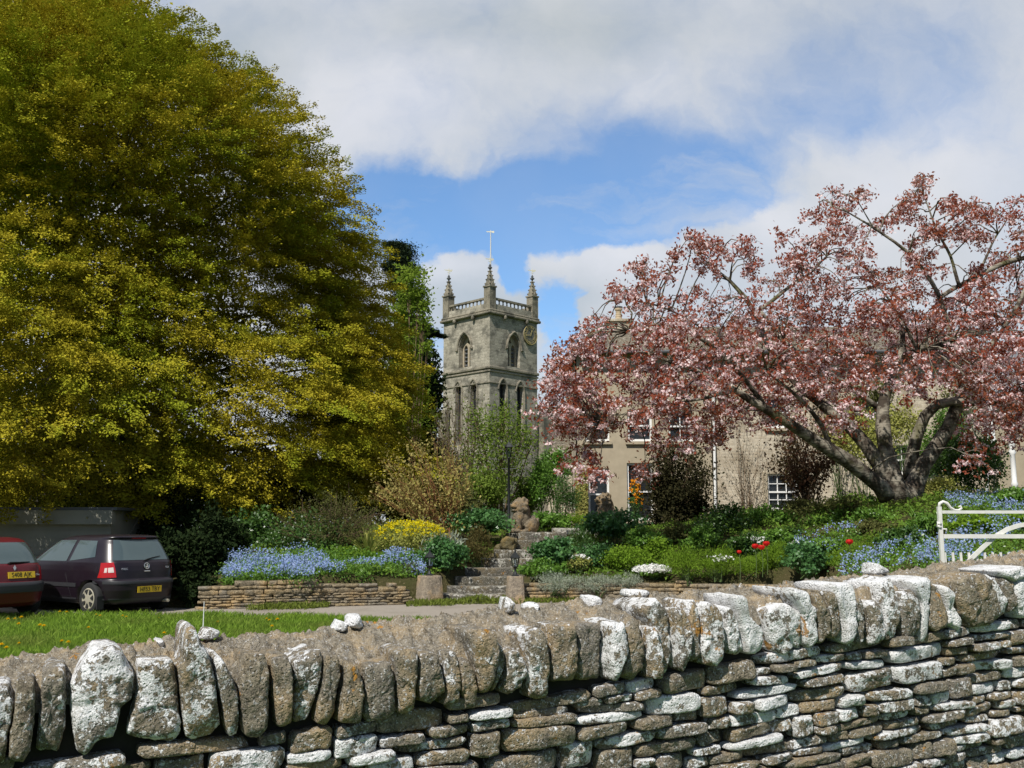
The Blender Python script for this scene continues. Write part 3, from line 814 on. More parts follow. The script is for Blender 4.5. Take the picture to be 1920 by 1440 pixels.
    for q, (k, u, L, h0, hgt) in enumerate(stones):
        uc = u + L / 2; s = min(1, k / 4.0)
        zb = np.interp(uc, un[:, 0], un[:, 1]) * (1 - s) + np.polyval(lin, uc) * s
        zc_ = zb - h0 - hgt / 2 + 0.016
        slope = lin[0] * 0.9 + r.gauss(0, .035)
        if zc_ + hgt / 2 < -0.02: continue
        rx, rz_ = L / 2 * .985, hgt / 2 * .94; pl = []; rr = np.random.default_rng(q)
        # a slab with broken corners and uneven long edges
        cr_ = rr.uniform(.03, .30, 8); ends = rr.uniform(.86, 1.0, 2); ej = rr.uniform(.80, 1.03, 8)
        quad = [(-ends[0], -1 + cr_[0] * 1.6), (-ends[0] + cr_[1] * .5, -ej[0]), (-.3, -ej[1]), (.35, -ej[2]), (ends[1] - cr_[2] * .5, -ej[3]), (ends[1], -1 + cr_[3] * 1.6),
                (ends[1], 1 - cr_[4] * 1.6), (ends[1] - cr_[5] * .5, ej[4]), (.3, ej[5]), (-.35, ej[6]), (-ends[0] + cr_[6] * .5, ej[7]), (-ends[0], 1 - cr_[7] * 1.6)]
        for x, z in quad:
            pl.append((uc + x * rx, zc_ + z * rz_ + x * rx * slope))
        wl = r.choice([.9, .75, .62, .5, .5, .4, .3, .2])
        W, f = stone(pl, .12, r.uniform(.008, .02), 1000 + q, nt=60, rough=.7, wl=wl, fine=True, off=r.uniform(-.03, .03), power=r.choice([6, 9, 12]), tilt=.12)
        sx = W.mean(0); vis = -0.35 < (sx[0] / sx[1]) < 0.53 and np.dot(ray(960 + sx[0] / sx[1] * F, 1439), [0, 0, 1]) < 1e9
        zz = (sx[2] - EYE) / sx[1]; pb = ray(960, 1440); seen = zz > pb[2] / pb[1] - .02 and -0.55 < sx[0] / sx[1] < 0.55
        made.append(((rx * rz_ / sx[1] ** 2) if seen else 0, W, f, wl))
    made.sort(key=lambda a: -a[0])
    for a, W, f, wl in made[:100]:
        MB().add(W, f, wl).build('wall_stone', M['stone'], root, smooth=True)
    mb = MB()
    for a, W, f, wl in made[100:]:
        mb.add(W, f, wl)
    tag(mb.build('rubble', M['stone'], root, smooth=True), kind='stuff')


dry_stone_wall()


# ------------------------------------------------------------------ low garden walls, steps, piers
def rubble_wall(name, label, path, heights, thick=0.3, seed=3, bw=(.14, .42), bh=(.05, .11)):
    root = thing(name, label, 'wall', (path[0][0], path[0][1], 0))
    r = random.Random(seed); mb = MB(); mc = MB()
    pts = np.array(path, float); seg = np.linalg.norm(np.diff(pts, axis=0), axis=1); cum = np.concatenate([[0], np.cumsum(seg)])

    def at(s):
        return np.array([np.interp(s, cum, pts[:, 0]), np.interp(s, cum, pts[:, 1])])
    L = cum[-1]; z = 0.0; hmax = max(heights)
    while z < hmax:
        h = r.uniform(*bh); s = -r.uniform(0, .2)
        while s < L:
            w = r.uniform(*bw); c = s + w / 2
            if 0 <= c <= L and z + h * 0.6 < np.interp(c, np.linspace(0, L, len(heights)), heights) + r.uniform(-.03, .05):
                p = at(c); q = at(min(L, c + .05)) - at(max(0, c - .05)); a = math.atan2(q[1], q[0])
                nrm = np.array([math.sin(a), -math.cos(a)])
                o = p + nrm * r.uniform(-.02, .025)
                sub = MB(); n0 = (6, 3, 3)
                # rounded block on a small lattice, pushed about by noise
                xs = np.linspace(-1, 1, 6); zs = np.linspace(-1, 1, 4); ys = np.linspace(-1, 1, 3)
                fr_ = np.array([[x, -1 + .25 * (abs(x) ** 4 + abs(zz) ** 4) * .5, zz] for zz in zs for x in xs])
                fr_ = np.concatenate([fr_, [[x * 1.0, 1, zz] for zz in (-1, 1) for x in (-1, 1)]])
                V = fr_ * np.array([w / 2 * .97, thick / 2, h / 2 * .94])
                V[:24] += vnoise(V[:24] * 14 + s * 5 + z * 11, 7)[:, None] * np.array([.006, .018, .010])
                ca, sa = math.cos(a), math.sin(a); V = np.stack([V[:, 0] * ca - V[:, 1] * sa + o[0], V[:, 0] * sa + V[:, 1] * ca + o[1], V[:, 2] + z + h / 2 + vnoise(np.array([[s, z, 0]]))[0] * .01], 1)
                fs = [(j * 6 + i, j * 6 + i + 1, (j + 1) * 6 + i + 1, (j + 1) * 6 + i) for j in range(3) for i in range(5)]
                fs += [(0, 24, 25, 5), (18, 23, 27, 26), tuple([0, 6, 12, 18, 26, 24]), tuple([5, 25, 27, 23, 17, 11])]
                sub.add(V, fs, r.random()); mb.add(np.concatenate(sub.V), sub.Fc, r.random())
            s += w
        z += h
    mb.build('stone_courses', M['ret'], root)
    k = 24
    for i in range(k):
        a0, a1 = at(L * i / k), at(L * (i + 1) / k); hh = np.interp(L * (i + .5) / k, np.linspace(0, L, len(heights)), heights) - .1
        q = a1 - a0; an = math.atan2(q[1], q[0]); c = (a0 + a1) / 2
        mc.box((c[0], c[1] + .04, hh / 2), (np.linalg.norm(q) * 1.02, thick * .8, hh), an)
    mc.build('wall_core', M['core'], root)
    return root


rubble_wall('garden_wall', 'low tan rubble garden wall below the blue flower bed', RW, [.48, .52, .56, .54, .5, .46, .5, .42, .4], seed=3)
rubble_wall('garden_wall', 'low rubble wall under the silver plants beside the stone steps', RW2, [.40, .42, .40, .44, .42, .45, .5, .5, .5], seed=9)


def steps():
    rows = [(825, 956, 1114, 1124), (838, 958, 1099, 1114), (853, 962, 1081, 1099), (872, 984, 1064, 1081), (900, 998, 1047, 1064), (926, 1002, 1030, 1047), (950, 1012, 1012, 1030), (972, 1062, 997, 1012)]
    root = thing('stone_steps', 'mossy stone garden steps climbing between the lantern piers', 'steps', P(890, 1124, 21.9))
    D = 21.9
    for k, (x0, x1, yt, yb) in enumerate(rows):
        a = P(x0, yt, D); b = P(x1, yt, D); zb = P(x0, yb, D)[2]
        w = b[0] - a[0]; 
        n = 22; xs = np.linspace(a[0], b[0], n)
        mb = MB(); r = np.random.default_rng(k)
        d = 0.62 if k < 7 else 1.1
        # worn slab: front edge wanders, top sags a little
        prof = [(0, zb - a[2] - .02), (0.0, -.035), (0.012, -.008), (0.04, 0), (d, 0.0)]
        V = []
        for i, x in enumerate(xs):
            wv = vnoise(np.array([[x * 3, k * 7.1, 0]]))[0] * .015
            sag = -.012 * math.sin(math.pi * i / (n - 1)) + vnoise(np.array([[x * 6, k * 3.3, 4]]))[0] * .006
            for q, (dy, dz) in enumerate(prof):
                V.append((x, D + dy + wv * (q < 4), a[2] + dz + (sag if q > 0 else 0)))
        m = len(prof)
        f = [(i * m + j, (i + 1) * m + j, (i + 1) * m + j + 1, i * m + j + 1) for i in range(n - 1) for j in range(m - 1)]
        f += [tuple(range(m)), tuple((n - 1) * m + j for j in range(m - 1, -1, -1))]
        mb.add(np.array(V), f, .4 + .2 * r.random()).build('step', M['step'], root)
        D += 0.44
    # upper landing slab running to the right
    a = P(1052, 990, D); b = P(1100, 988, D)
    mb = MB().box(((a[0] + b[0]) / 2, D + .5, a[2] - .08), (b[0] - a[0] + .4, 1.0, .16), attr=.8)
    bevel(mb.build('landing', M['step'], root), .015)
    # rough mossy kerb stones on the left of the flight
    for k, (x, y, w, h) in enumerate([(940, 1026, 15, 12), (955, 1010, 18, 10), (928, 1040, 11, 12)]):
        D2 = 24.4 - k * .1; c = P(x, y, D2); s = w / 75.0; s2 = h / 75.0; m = MB().box((0, 0, 0), (1, 1, 1)); b = bmesh.new(); bmesh.ops.create_icosphere(b, subdivisions=4, radius=1.0)
        v = np.array([q.co[:] for q in b.verts]); f = [[q.index for q in ff.verts] for ff in b.faces]; b.free()
        v = v / np.max(np.abs(v) ** .7, axis=1, keepdims=True) * .8
        v = v * np.array([s, s * .8, s2 * 1.5]) ; v = v + unit(v) * (fbm(v * 4 + k * 3, 3, k)[:, None] * .12)
        MB().add(v + c - np.array([0, 0, s2]), f, .25).build('kerb_stone', M['mossy'], root, smooth=True)


steps()


def lantern(root):
    """hexagonal black lantern, 0.62 m tall, local coordinates"""
    k = math.pi / 6
    mb = MB().lathe([(.085, 0), (.085, .02), (.05, .04), (.026, .10), (.022, .15), (.04, .17), (.045, .185), (.075, .20)], n=12)
    mb.build('base', M['iron'], root, smooth=False, local=True)
    MB().lathe([(.055, .205), (.092, .385)], n=6).build('pane', M['lglass'], root, local=True)
    MB().lathe([(.012, .205), (.012, .30), (.018, .31), (.018, .34), (.004, .37)], n=8).build('bulb', M['white'], root, local=True)
    mb = MB()
    for i in range(6):
        a = i * math.pi / 3
        mb.tube([(.058 * math.cos(a), .058 * math.sin(a), .20), (.096 * math.cos(a), .096 * math.sin(a), .39)], .0065, 6)
        b = a + math.pi / 3
        mb.tube([(.092 * math.cos(a), .092 * math.sin(a), .375), (.092 * math.cos(b), .092 * math.sin(b), .375)], .006, 6)
        mb.tube([(.060 * math.cos(a), .060 * math.sin(a), .205), (.060 * math.cos(b), .060 * math.sin(b), .205)], .006, 6)
    mb.build('cage', M['iron'], root, local=True)
    MB().lathe([(.118, .385), (.122, .395), (.085, .44), (.045, .485), (.03, .495), (.022, .52), (.018, .53), (.024, .545), (.012, .565), (.006, .60)], n=6).build('roof', M['iron'], root, local=True)


def pier(px, py_top, py_bot, D, wpx, label, llabel, lean, seed):
    t = P(px, py_top, D); b = P(px, py_bot, D); w = wpx / F * D; h = t[2]
    root = thing('stone_pier', label, 'pier', (t[0], D, 0))
    mb = MB(); n = 8; r = np.random.default_rng(seed); ph = lean
    rings = [(1.14, -.05), (1.12, h * .15), (1.02, h * .6), (.95, h - .03), (.90, h)]
    for q, z in rings: pass
    V = []
    for q, z in rings:
        for a in np.linspace(0, 2 * math.pi, 24, endpoint=False):
            e = 5.0; c, s = math.cos(a), math.sin(a); rad = w / 2 * q / (abs(c) ** e + abs(s) ** e) ** (1 / e)
            a2 = a + ph; V.append((rad * math.cos(a2), rad * math.sin(a2), z))
    V = np.array(V); V[:, :2] *= (1 + .05 * fbm(V * 6 + seed, 3, seed))[:, None]
    f = [(i * 24 + j, i * 24 + (j + 1) % 24, (i + 1) * 24 + (j + 1) % 24, (i + 1) * 24 + j) for i in range(4) for j in range(24)] + [tuple(4 * 24 + j for j in range(24))]
    MB().add(V, f, .2).build('pier_block', M['pier'], root, local=True)
    L = thing('lantern', llabel, 'lantern', (t[0], D, h - .003), .3); lantern(L)
    L['group'] = 'lanterns on the step piers'; root['group'] = 'piers at the foot of the steps'


pier(805, 1079, 1122, 21.6, 40, 'squat pale stone pier left of the steps', 'black lantern on the squat left stone pier', .55, 1)
pier(966, 1080, 1126, 21.5, 30, 'taller narrow stone pier in front of the steps', 'black lantern on the narrow right stone pier', .2, 2)


def lamp_post():
    D = 27.0; b = P(954, 985, D); t = P(954, 857, D)
    root = thing('lamp_post', 'tall slim black lamp post beside the left stone lion', 'lamp post', (b[0], D, gz(b[0], D)))
    h = t[2] - gz(b[0], D)
    MB().lathe([(.07, 0), (.07, .25), (.045, .32), (.036, 1.0), (.03, h - .05), (.045, h - .04), (.045, h)], n=12).build('post', M['iron'], root, local=True, smooth=True)
    MB().tube([(-.2, 0, h - .32), (.2, 0, h - .32)], .012, 8).build('ladder_bar', M['iron'], root, local=True)
    head = thing('lamp_head', None, None); head.parent = root; head.location = (0, 0, h)
    L = []
    for o in []: pass
    s = .78
    MB().lathe([(.07 * s, 0), (.115 * s, .27)], n=6).build('pane', M['lglass'], head, local=True)
    mb = MB()
    for i in range(6):
        a = i * math.pi / 3
        mb.tube([(.072 * s * math.cos(a), .072 * s * math.sin(a), 0), (.12 * s * math.cos(a), .12 * s * math.sin(a), .275)], .008, 6)
    mb.build('cage', M['iron'], head, local=True)
    MB().lathe([(.165 * s, .27), (.16 * s, .285), (.10 * s, .34), (.04, .37), (.02, .40), (.006, .46)], n=6).build('roof', M['iron'], head, local=True)


lamp_post()


# ------------------------------------------------------------------ seated stone lions
def lion(px, py_base, D, rz, label, seed, s=1.0):
    b = P(px, py_base, D)
    root = thing('lion_statue', label, 'statue', b, rz, 'stone lions at the head of the steps')
    mb = MB()
    E = lambda c, r, ry=0.0, rx=0.0: mb.ellipsoid(np.array(c) * s, np.array(r) * s, Matrix.Rotation(ry, 3, 'Y') @ Matrix.Rotation(rx, 3, 'X'), 18, 12)
    # local: faces -x, sits on z = 0
    E((.20, 0, .24), (.27, .22, .24))                      # haunches
    E((.02, 0, .40), (.19, .18, .34), ry=.35)              # back and chest
    E((-.10, 0, .42), (.16, .17, .22))                     # chest mane
    for y in (-.11, .11):
        E((-.17, y, .20), (.075, .07, .26), ry=-.06)       # fore leg
        E((-.22, y, .05), (.11, .075, .06))                # fore paw
        E((.16, y * 1.75, .17), (.20, .09, .17))           # thigh
        E((-.01, y * 1.8, .05), (.13, .07, .055))          # hind paw
        E((-.03, y * 1.25, .86), (.045, .045, .06))        # ear
        E((-.235, y * .6, .775), (.04, .04, .03))          # brow
    E((-.04, 0, .67), (.20, .215, .21))                    # mane
    E((-.10, 0, .72), (.17, .165, .165))                   # head
    E((-.25, 0, .69), (.10, .11, .065))                    # muzzle, upper
    E((-.225, 0, .585), (.085, .09, .035))                 # jaw, mouth open
    E((-.335, 0, .715), (.03, .05, .025))                  # nose
    E((.46, .02, .22), (.07, .06, .20), ry=.2)             # tail
    for a in np.linspace(0, 2 * math.pi, 11, endpoint=False):   # curls of the mane
        E((.02 + .03 * math.cos(3 * a), .20 * math.cos(a), .67 + .20 * math.sin(a)), (.06, .06, .06))
    o = mb.build('body', M['lion'], root, local=True)
    m_ = o.modifiers.new('weld', 'REMESH'); m_.mode = 'VOXEL'; m_.voxel_size = .016 * s
    sm = o.modifiers.new('worn', 'SMOOTH'); sm.iterations = 4; sm.factor = .5
    evaluated(o); o.data.materials.clear(); o.data.materials.append(M['lion'])
    n = len(o.data.vertices); co = np.empty(n * 3); o.data.vertices.foreach_get('co', co); co = co.reshape(-1, 3)
    no = np.empty(n * 3); o.data.vertices.foreach_get('normal', no); no = no.reshape(-1, 3)
    co = co + no * (fbm(co * 13 + seed, 3, seed) * .012)[:, None]
    o.data.vertices.foreach_set('co', co.reshape(-1)); o.data.polygons.foreach_set('use_smooth', [True] * len(o.data.polygons))
    a = o.data.attributes.get('var') or o.data.attributes.new('var', 'FLOAT', 'POINT')
    a.data.foreach_set('value', np.full(n, .28, np.float32))
    zt = gz(b[0], D); hh = max(.12, b[2] - zt + .3)
    bevel(MB().box((.08 * s, 0, -hh / 2 + .01), (.86 * s, .50 * s, hh), attr=.45).build('plinth', M['step'], root, local=True), .02)


lion(979, 1000, 25.6, .55, 'weathered stone lion sitting at the left of the step top', 4)
lion(1137, 985, 26.6, .35, 'weathered stone lion half hidden by greenery before the sash window', 8, .95)

# ------------------------------------------------------------------ church tower
def arch(w, h, spring, n=10):
    """pointed arch outline, base at z = 0, centred on 0"""
    hw = w / 2; rise = h - spring; R = (rise * rise + hw * hw) / (2 * hw); pts = [(-hw, 0), (hw, 0)]
    a1 = math.asin(min(1, rise / R))
    if R - hw < 0: a1 = math.pi / 2
    for i in range(n + 1):
        a = a1 * i / n; pts.append((hw - R + R * math.cos(a), spring + R * math.sin(a)))
    for i in range(n - 1, -1, -1):
        a = a1 * i / n; pts.append((-(hw - R + R * math.cos(a)), spring + R * math.sin(a)))
    return pts


def church():
    D = 85.0; W = 6.1; c = P(917, 990, D)
    root = thing('church_tower', 'grey stone church tower with corner pinnacles, balustrade and gilt clock', 'church', (c[0], D, 0), math.radians(45.5))
    # local frame: near corner at the origin, left face along +y (x = 0), right face along +x (y = 0)
    H = lambda py: P(917, py, D)[2]
    zc, zs2, ztop, zs3 = H(588), H(688), H(556), H(716)
    wm = MB().box((W / 2, W / 2, (zc + 1) / 2), (W, W, zc - 1 + 2)).build('tower_wall', M['tower'], root, local=True)
    X, Y, Z = np.array([1, 0, 0.]), np.array([0, 1, 0.]), np.array([0, 0, 1.])
    faces = {'L': (np.array([0, W, 0.]), -Y, -X), 'R': (np.array([0, 0, 0.]), X, -Y)}      # origin, along (to the right in view), outward
    zb = zs2 + .35; bw, bh, bs = 1.55, 3.0, 1.75
    mbc = MB()
    pos = {'L': (W * .47, zb, .80), 'R': (W * .50, zb, .80)}
    for fkey, (o, al, out) in faces.items():
        u0 = pos[fkey][0]
        mbc.prism(arch(bw, bh, bs), o + al * u0 + Z * zb, al, Z, out, -.75, .3)
        for du in ((-1.0, 1.0) if fkey == 'L' else (-1.25, .95)):
            uu = {'L': W * .50, 'R': W * .47}[fkey] + du
            mbc.prism(arch(.80, 5.2, 4.45, 6), o + al * uu + Z * (zs2 - 6.3), al, Z, out, -.5, .3)
    cut(wm, mbc)
    for fkey, (o, al, out) in faces.items():
        # belfry opening: tracery plate with two dark lights and louvres
        win = thing('belfry_window', None, None); win.parent = root
        base = o + al * pos[fkey][0] + Z * zb
        plate = MB().prism(arch(bw * .99, bh - .01, bs), base, al, Z, out, -.72, -.50).build('tracery', M['ashlar'], win, local=True)
        cc = MB()
        for du in (-.36, .36):
            cc.prism(arch(.50, 2.0, 1.6, 6), base + al * du + Z * .12, al, Z, out, -.9, 0)
        cc.prism([(-.16, 0), (0, -.2), (.16, 0), (0, .3)], base + Z * 2.35, al, Z, out, -.9, 0)
        cut(plate, cc)
        MB().prism(arch(bw * .98, bh - .02, bs), base, al, Z, out, -.95, -.86).build('dark_opening', M['dark'], win, local=True)
        lv = MB()
        for du in (-.36, .36):
            for k in range(5):
                z0 = .22 + k * .36
                q = base + al * du + Z * z0
                lv.prism([(-.56, .0), (-.84, .20), (-.84, .24), (-.56, .05)], q - al * .25, out, Z, al, 0, .5)
        lv.build('louvre', M['lead'], win, local=True, fix=True)
        # hood mould
        outl = np.array(arch(bw + .30, bh + .20, bs)); pts = [base + al * p[0] + Z * p[1] + out * .06 for p in outl[1:]]
        pts = [base + al * (bw / 2 + .34) + Z * (bs - .15) + out * .06, base + al * (bw / 2 + .15) + Z * (bs - .15) + out * .06] + pts[1:] 
        pts = pts[:-0 or None]
        pts = pts + [base - al * (bw / 2 + .15) + Z * (bs - .15) + out * .06, base - al * (bw / 2 + .34) + Z * (bs - .15) + out * .06]
        MB().tube(pts, .10, 6).build('hood_mould', M['trim'], win, local=True)
        for du in ((-1.0, 1.0) if fkey == 'L' else (-1.25, .95)):
            uu = {'L': W * .50, 'R': W * .47}[fkey] + du; lb = o + al * uu + Z * (zs2 - 6.3)
            la = thing('lancet_window', None, None); la.parent = root
            MB().prism(arch(.78, 5.19, 4.44, 6), lb, al, Z, out, -.6, -.40).build('pane', M['dark'], la, local=True)
            oo = np.array(arch(1.10, 5.45, 4.45)); pp = [lb + al * p[0] + Z * p[1] + out * .02 for p in oo[1:]]
            MB().tube(pp, .10, 6).build('hood_mould', M['trim'], la, local=True)
            MB().box(lb + Z * 2.3 - out * .36, (.05, .05, 4.6)).build('mullion', M['trim'], la, local=True)
    # string courses and cornice
    def band(name, z, h, proj):
        mb = MB(); a, b = -proj, W + proj
        mb.box((W / 2, -proj / 2 + .002, z), (W + 2 * proj, proj, h)); mb.box((-proj / 2 + .002, W / 2 - .003, z), (proj, W - .006, h))
        mb.box((W / 2, W + proj / 2 - .002, z), (W + 2 * proj, proj, h)); mb.box((W + proj / 2 - .002, W / 2, z), (proj, W - .006, h))
        o = mb.build(name, M['trim'], root, local=True); return bevel(o, min(h, proj) * .3, 1)
    band('cornice', zc + .12, .26, .30); band('cornice', zc + .36, .20, .20); band('string_course', zs2, .26, .16); band('string_course', zs2 - .3, .16, .10); band('string_course', zs3, .14, .08)
    for fkey, (o, al, out) in faces.items():              # carved heads under the cornice
        for uu in (.28, .68) if fkey == 'L' else (.28, .74):
            MB().ellipsoid(o + al * W * uu + out * .22 + Z * (zc - .12), (.17, .17, .24), nu=10, nv=8).build('gargoyle', M['trim'], root, local=True)
    # balustrade
    zp0, zp1 = zc + .45, ztop + .02
    MB().box((W / 2, W / 2, zc + .30), (W - .1, W - .1, .3)).build('tower_roof', M['lead'], root, local=True)
    for fkey, (o, al, out) in list(faces.items()) + [('B', (np.array([0, W, 0.]), X, Y)), ('C', (np.array([W, 0, 0.]), Y, X))]:
        mb = MB(); ins = -out * .18
        p0 = o + ins + Z * (zp1 - .05); ctr = p0 + al * W / 2
        sz = (W, .30, .17) if abs(al[0]) > .5 else (.30, W - .62, .17)
        mb.box(ctr, (sz[0] - (.62 if abs(al[0]) > .5 else 0), sz[1], sz[2]))
        mb.box(o + ins + al * W / 2 + Z * (zp0 + .06), (sz[0] - (.62 if abs(al[0]) > .5 else 0), sz[1], .14))
        mb.build('balustrade_rail', M['trim'], root, local=True)
        for k in range(10):
            uu = .62 + (W - 1.24) * (k + .5) / 10; hgt = zp1 - .13 - (zp0 + .13)
            q = o + ins + al * uu + Z * (zp0 + .13)
            pr = [(.09, 0), (.09, .06), (.05, .12), (.10, hgt * .40), (.05, hgt * .78), (.09, hgt * .92), (.09, hgt)]
            MB().lathe(pr, q, 8).build('baluster', M['trim'], root, local=True)
    # pinnacles with crockets and vanes
    for (x, y, k) in ((.0, .0, 0), (W, 0, 1), (0, W, 2), (W, W, 3)):
        pn = thing('pinnacle', None, None); pn.parent = root
        cx, cy = (.30 if x == 0 else W - .30), (.30 if y == 0 else W - .30)
        z0 = zc + .46; z1 = H(540) + .15; z2 = H(503)
        a = MB().box((cx, cy, (z0 + z1) / 2), (.76, .76, z1 - z0)); a.build('shaft', M['trim'], pn, local=True)
        b = MB().box((cx, cy, z1 + .07), (.90, .90, .14))
        b.box((cx, cy, (z1 + z2) / 2 + .07), (.64, .64, z2 - z1 - .14), top=(.14, .14))
        for sx, sy in ((-1, 0), (1, 0), (0, -1), (0, 1)):
            b.prism([(-.3, 0), (.3, 0), (0, .55)], (cx + sx * .34, cy + sy * .34, z1 - .02), (abs(sy), abs(sx), 0), (0, 0, 1), (sx, sy, 0), .0, .06)
        for sx in (-1, 1):
            for sy in (-1, 1):
                for q in range(4):
                    f_ = .12 + q * .23; rad = .33 * (1 - f_ * .85)
                    b.ellipsoid((cx + sx * rad, cy + sy * rad, z1 + .14 + f_ * (z2 - z1)), (.085, .085, .075), nu=6, nv=5)
        b.build('spirelet', M['trim'], pn, local=True)
        MB().lathe([(.07, 0), (.08, .1), (.20, .16), (.20, .26), (.10, .32), (.12, .42), (.06, .48), (.05, .56)], (cx, cy, z2 - .05), 8).build('finial', M['lead'], pn, local=True)
        v = MB(); v.tube([(cx, cy, z2 + .5), (cx, cy, z2 + 1.15)], .025, 6)
        v.prism([(-.42, -.02), (-.10, -.06), (.2, -.14), (.34, -.03), (.34, .10), (.15, .06), (-.10, .05), (-.42, .04)], (cx, cy, z2 + .95), (.9, -.43, 0), (0, 0, 1), (.43, .9, 0), -.015, .015)
        v.tube([(cx - .18, cy, z2 + .72), (cx + .18, cy, z2 + .72)], .02, 6)
        v.build('weathervane', M['gilt_vane'], pn, local=True, fix=True)
    # flagpole in the middle of the roof
    fp = thing('flagpole', None, None); fp.parent = root
    zt = P(917, 437, D + 4.3)[2]
    MB().tube([(W / 2, W / 2, zc + .4), (W / 2, W / 2, zt)], [.09, .045], 8).build('pole', M['pole'], fp, local=True)
    v = MB().prism([(-.40, -.02), (.1, -.05), (.26, -.13), (.36, .0), (.28, .10), (.1, .06), (-.25, .04), (-.40, .07)], (W / 2, W / 2, zt + .12), (.7, -.7, 0), (0, 0, 1), (.7, .7, 0), -.02, .02)
    v.tube([(W / 2, W / 2, zt), (W / 2, W / 2, zt + .3)], .03, 6)
    v.build('weathervane', M['gilt_vane'], fp, local=True, fix=True)
    # clock on the right face
    ck = thing('clock', None, None); ck.parent = root
    o, al, out = faces['R']; cz = P(992, 626, D + 2.9)[2]; cc = o + al * 5.05 + Z * cz
    R0 = .90

    def disc(r, d0, d1, n=40):
        return MB().prism([(r * math.cos(2 * math.pi * i / n), r * math.sin(2 * math.pi * i / n)) for i in range(n)], cc, al, Z, out, d0, d1)
    disc(R0, .01, .16).build('dial', M['clockface'], ck, local=True, fix=True)
    rg = MB(); n = 48
    for r_, w_ in ((R0 - .02, .028), (R0 * .58, .012)):
        p = [cc + al * r_ * math.cos(2 * math.pi * i / n) + Z * r_ * math.sin(2 * math.pi * i / n) + out * .17 for i in range(n + 1)]
        rg.tube(p, w_, 5, cap=False)
    rg.build('gilt_ring', M['gold'], ck, local=True)
    for k, tx in enumerate(['XII', 'I', 'II', 'III', 'IIII', 'V', 'VI', 'VII', 'VIII', 'IX', 'X', 'XI']):
        a = math.radians(90 - 30 * k); q = cc + al * R0 * .79 * math.cos(a) + Z * R0 * .79 * math.sin(a) + out * .175
        Mx = Matrix((tuple(al) + (0,), tuple(Z) + (0,), tuple(out) + (0,), (0, 0, 0, 1))).transposed(); Mx.translation = Vector(q)
        text_mesh(tx, .36, M['gold'], ck, Mx @ Matrix.Rotation(a - math.pi / 2, 4, 'Z') @ Matrix.Diagonal((1.15, 1.0, 1, 1)), .01, 'numeral')
    for ang, ln, wd, nm in ((90 - 19, .52, .09, 'hour_hand'), (90 - 262, .78, .065, 'minute_hand')):
        a = math.radians(ang); d = al * math.cos(a) + Z * math.sin(a); s_ = al * -math.sin(a) + Z * math.cos(a)
        MB().prism([(-.12, -wd * .4), (ln * .6, -wd * .5), (ln * .75, -wd), (ln, 0), (ln * .75, wd), (ln * .6, wd * .5), (-.12, wd * .4)], cc, d, s_, out, .19, .21).build(nm, M['gold'], ck, local=True, fix=True)
    # nave roof and walls running back to the right of the tower
    x0 = W + .0
    MB().box((W + 6.0, 1.9, H(752) / 2), (12.0 - .01, 3.4, H(752))).build('nave_wall', M['tower'], root, local=True)
    MB().box((W + 6.05, 1.9, H(752) + .12), (12.0, 3.7, .24)).build('nave_parapet', M['trim'], root, local=True)
    MB().box((-.42, W - .6, H(760) / 2), (.82, .9, H(760)), top=(.5, 1)).build('buttress', M['trim'], root, local=True)
    MB().box((W + .25, -.7, H(775) / 2), (.9, 1.38, H(775)), top=(1, .35)).build('buttress', M['trim'], root, local=True)


church()


# ------------------------------------------------------------------ the house
def sash(root, cx, y, z0, z1, w, cols, rows, out=(0, -1, 0), frame='white', curtain=False, name='window', depth=.14):
    """sash window set into a reveal at y (face plane), facing -y"""
    h = z1 - z0; win = thing(name, None, None); win.parent = root
    y = y + depth
    fr = MB(); t = .075
    fr.box((cx - w / 2 + t / 2, y, (z0 + z1) / 2), (t, .10, h)); fr.box((cx + w / 2 - t / 2, y, (z0 + z1) / 2), (t, .10, h))
    fr.box((cx, y, z0 + .05), (w - 2 * t, .10, .10)); fr.box((cx, y, z1 - t / 2), (w - 2 * t, .10, t)); fr.box((cx, y - .01, (z0 + z1) / 2), (w - 2 * t, .10, .06))
    iw, ih = w - 2 * t, h - t - .10
    for i in range(1, cols):
        fr.box((cx - iw / 2 + iw * i / cols, y + .012, z0 + .10 + ih / 2), (.032, .05, ih - .01))
    for j in range(1, rows):
        if abs(j / rows - .5) > .05: fr.box((cx, y + .010, z0 + .10 + ih * j / rows), (iw - .01, .046, .032))
    fr.build('frame', M['white'], win, local=False)
    MB().box((cx, y + .055, (z0 + z1) / 2), (w - .02, .01, h - .02)).build('pane', M['glass'], win, local=False)
    if curtain:
        MB().grid(lambda a, b: (cx - iw / 2 + a * iw, y + .12 + .02 * math.sin(a * 40), z0 + .1 + b * ih), np.linspace(0, 1, 40), [0, .55, 1]).build('blind', M['curtain'], win)
    MB().box((cx, y - depth + .02, z0 - .05), (w + .16, .24, .11)).build('sill', M['ashlar'], win, local=False)
    return win


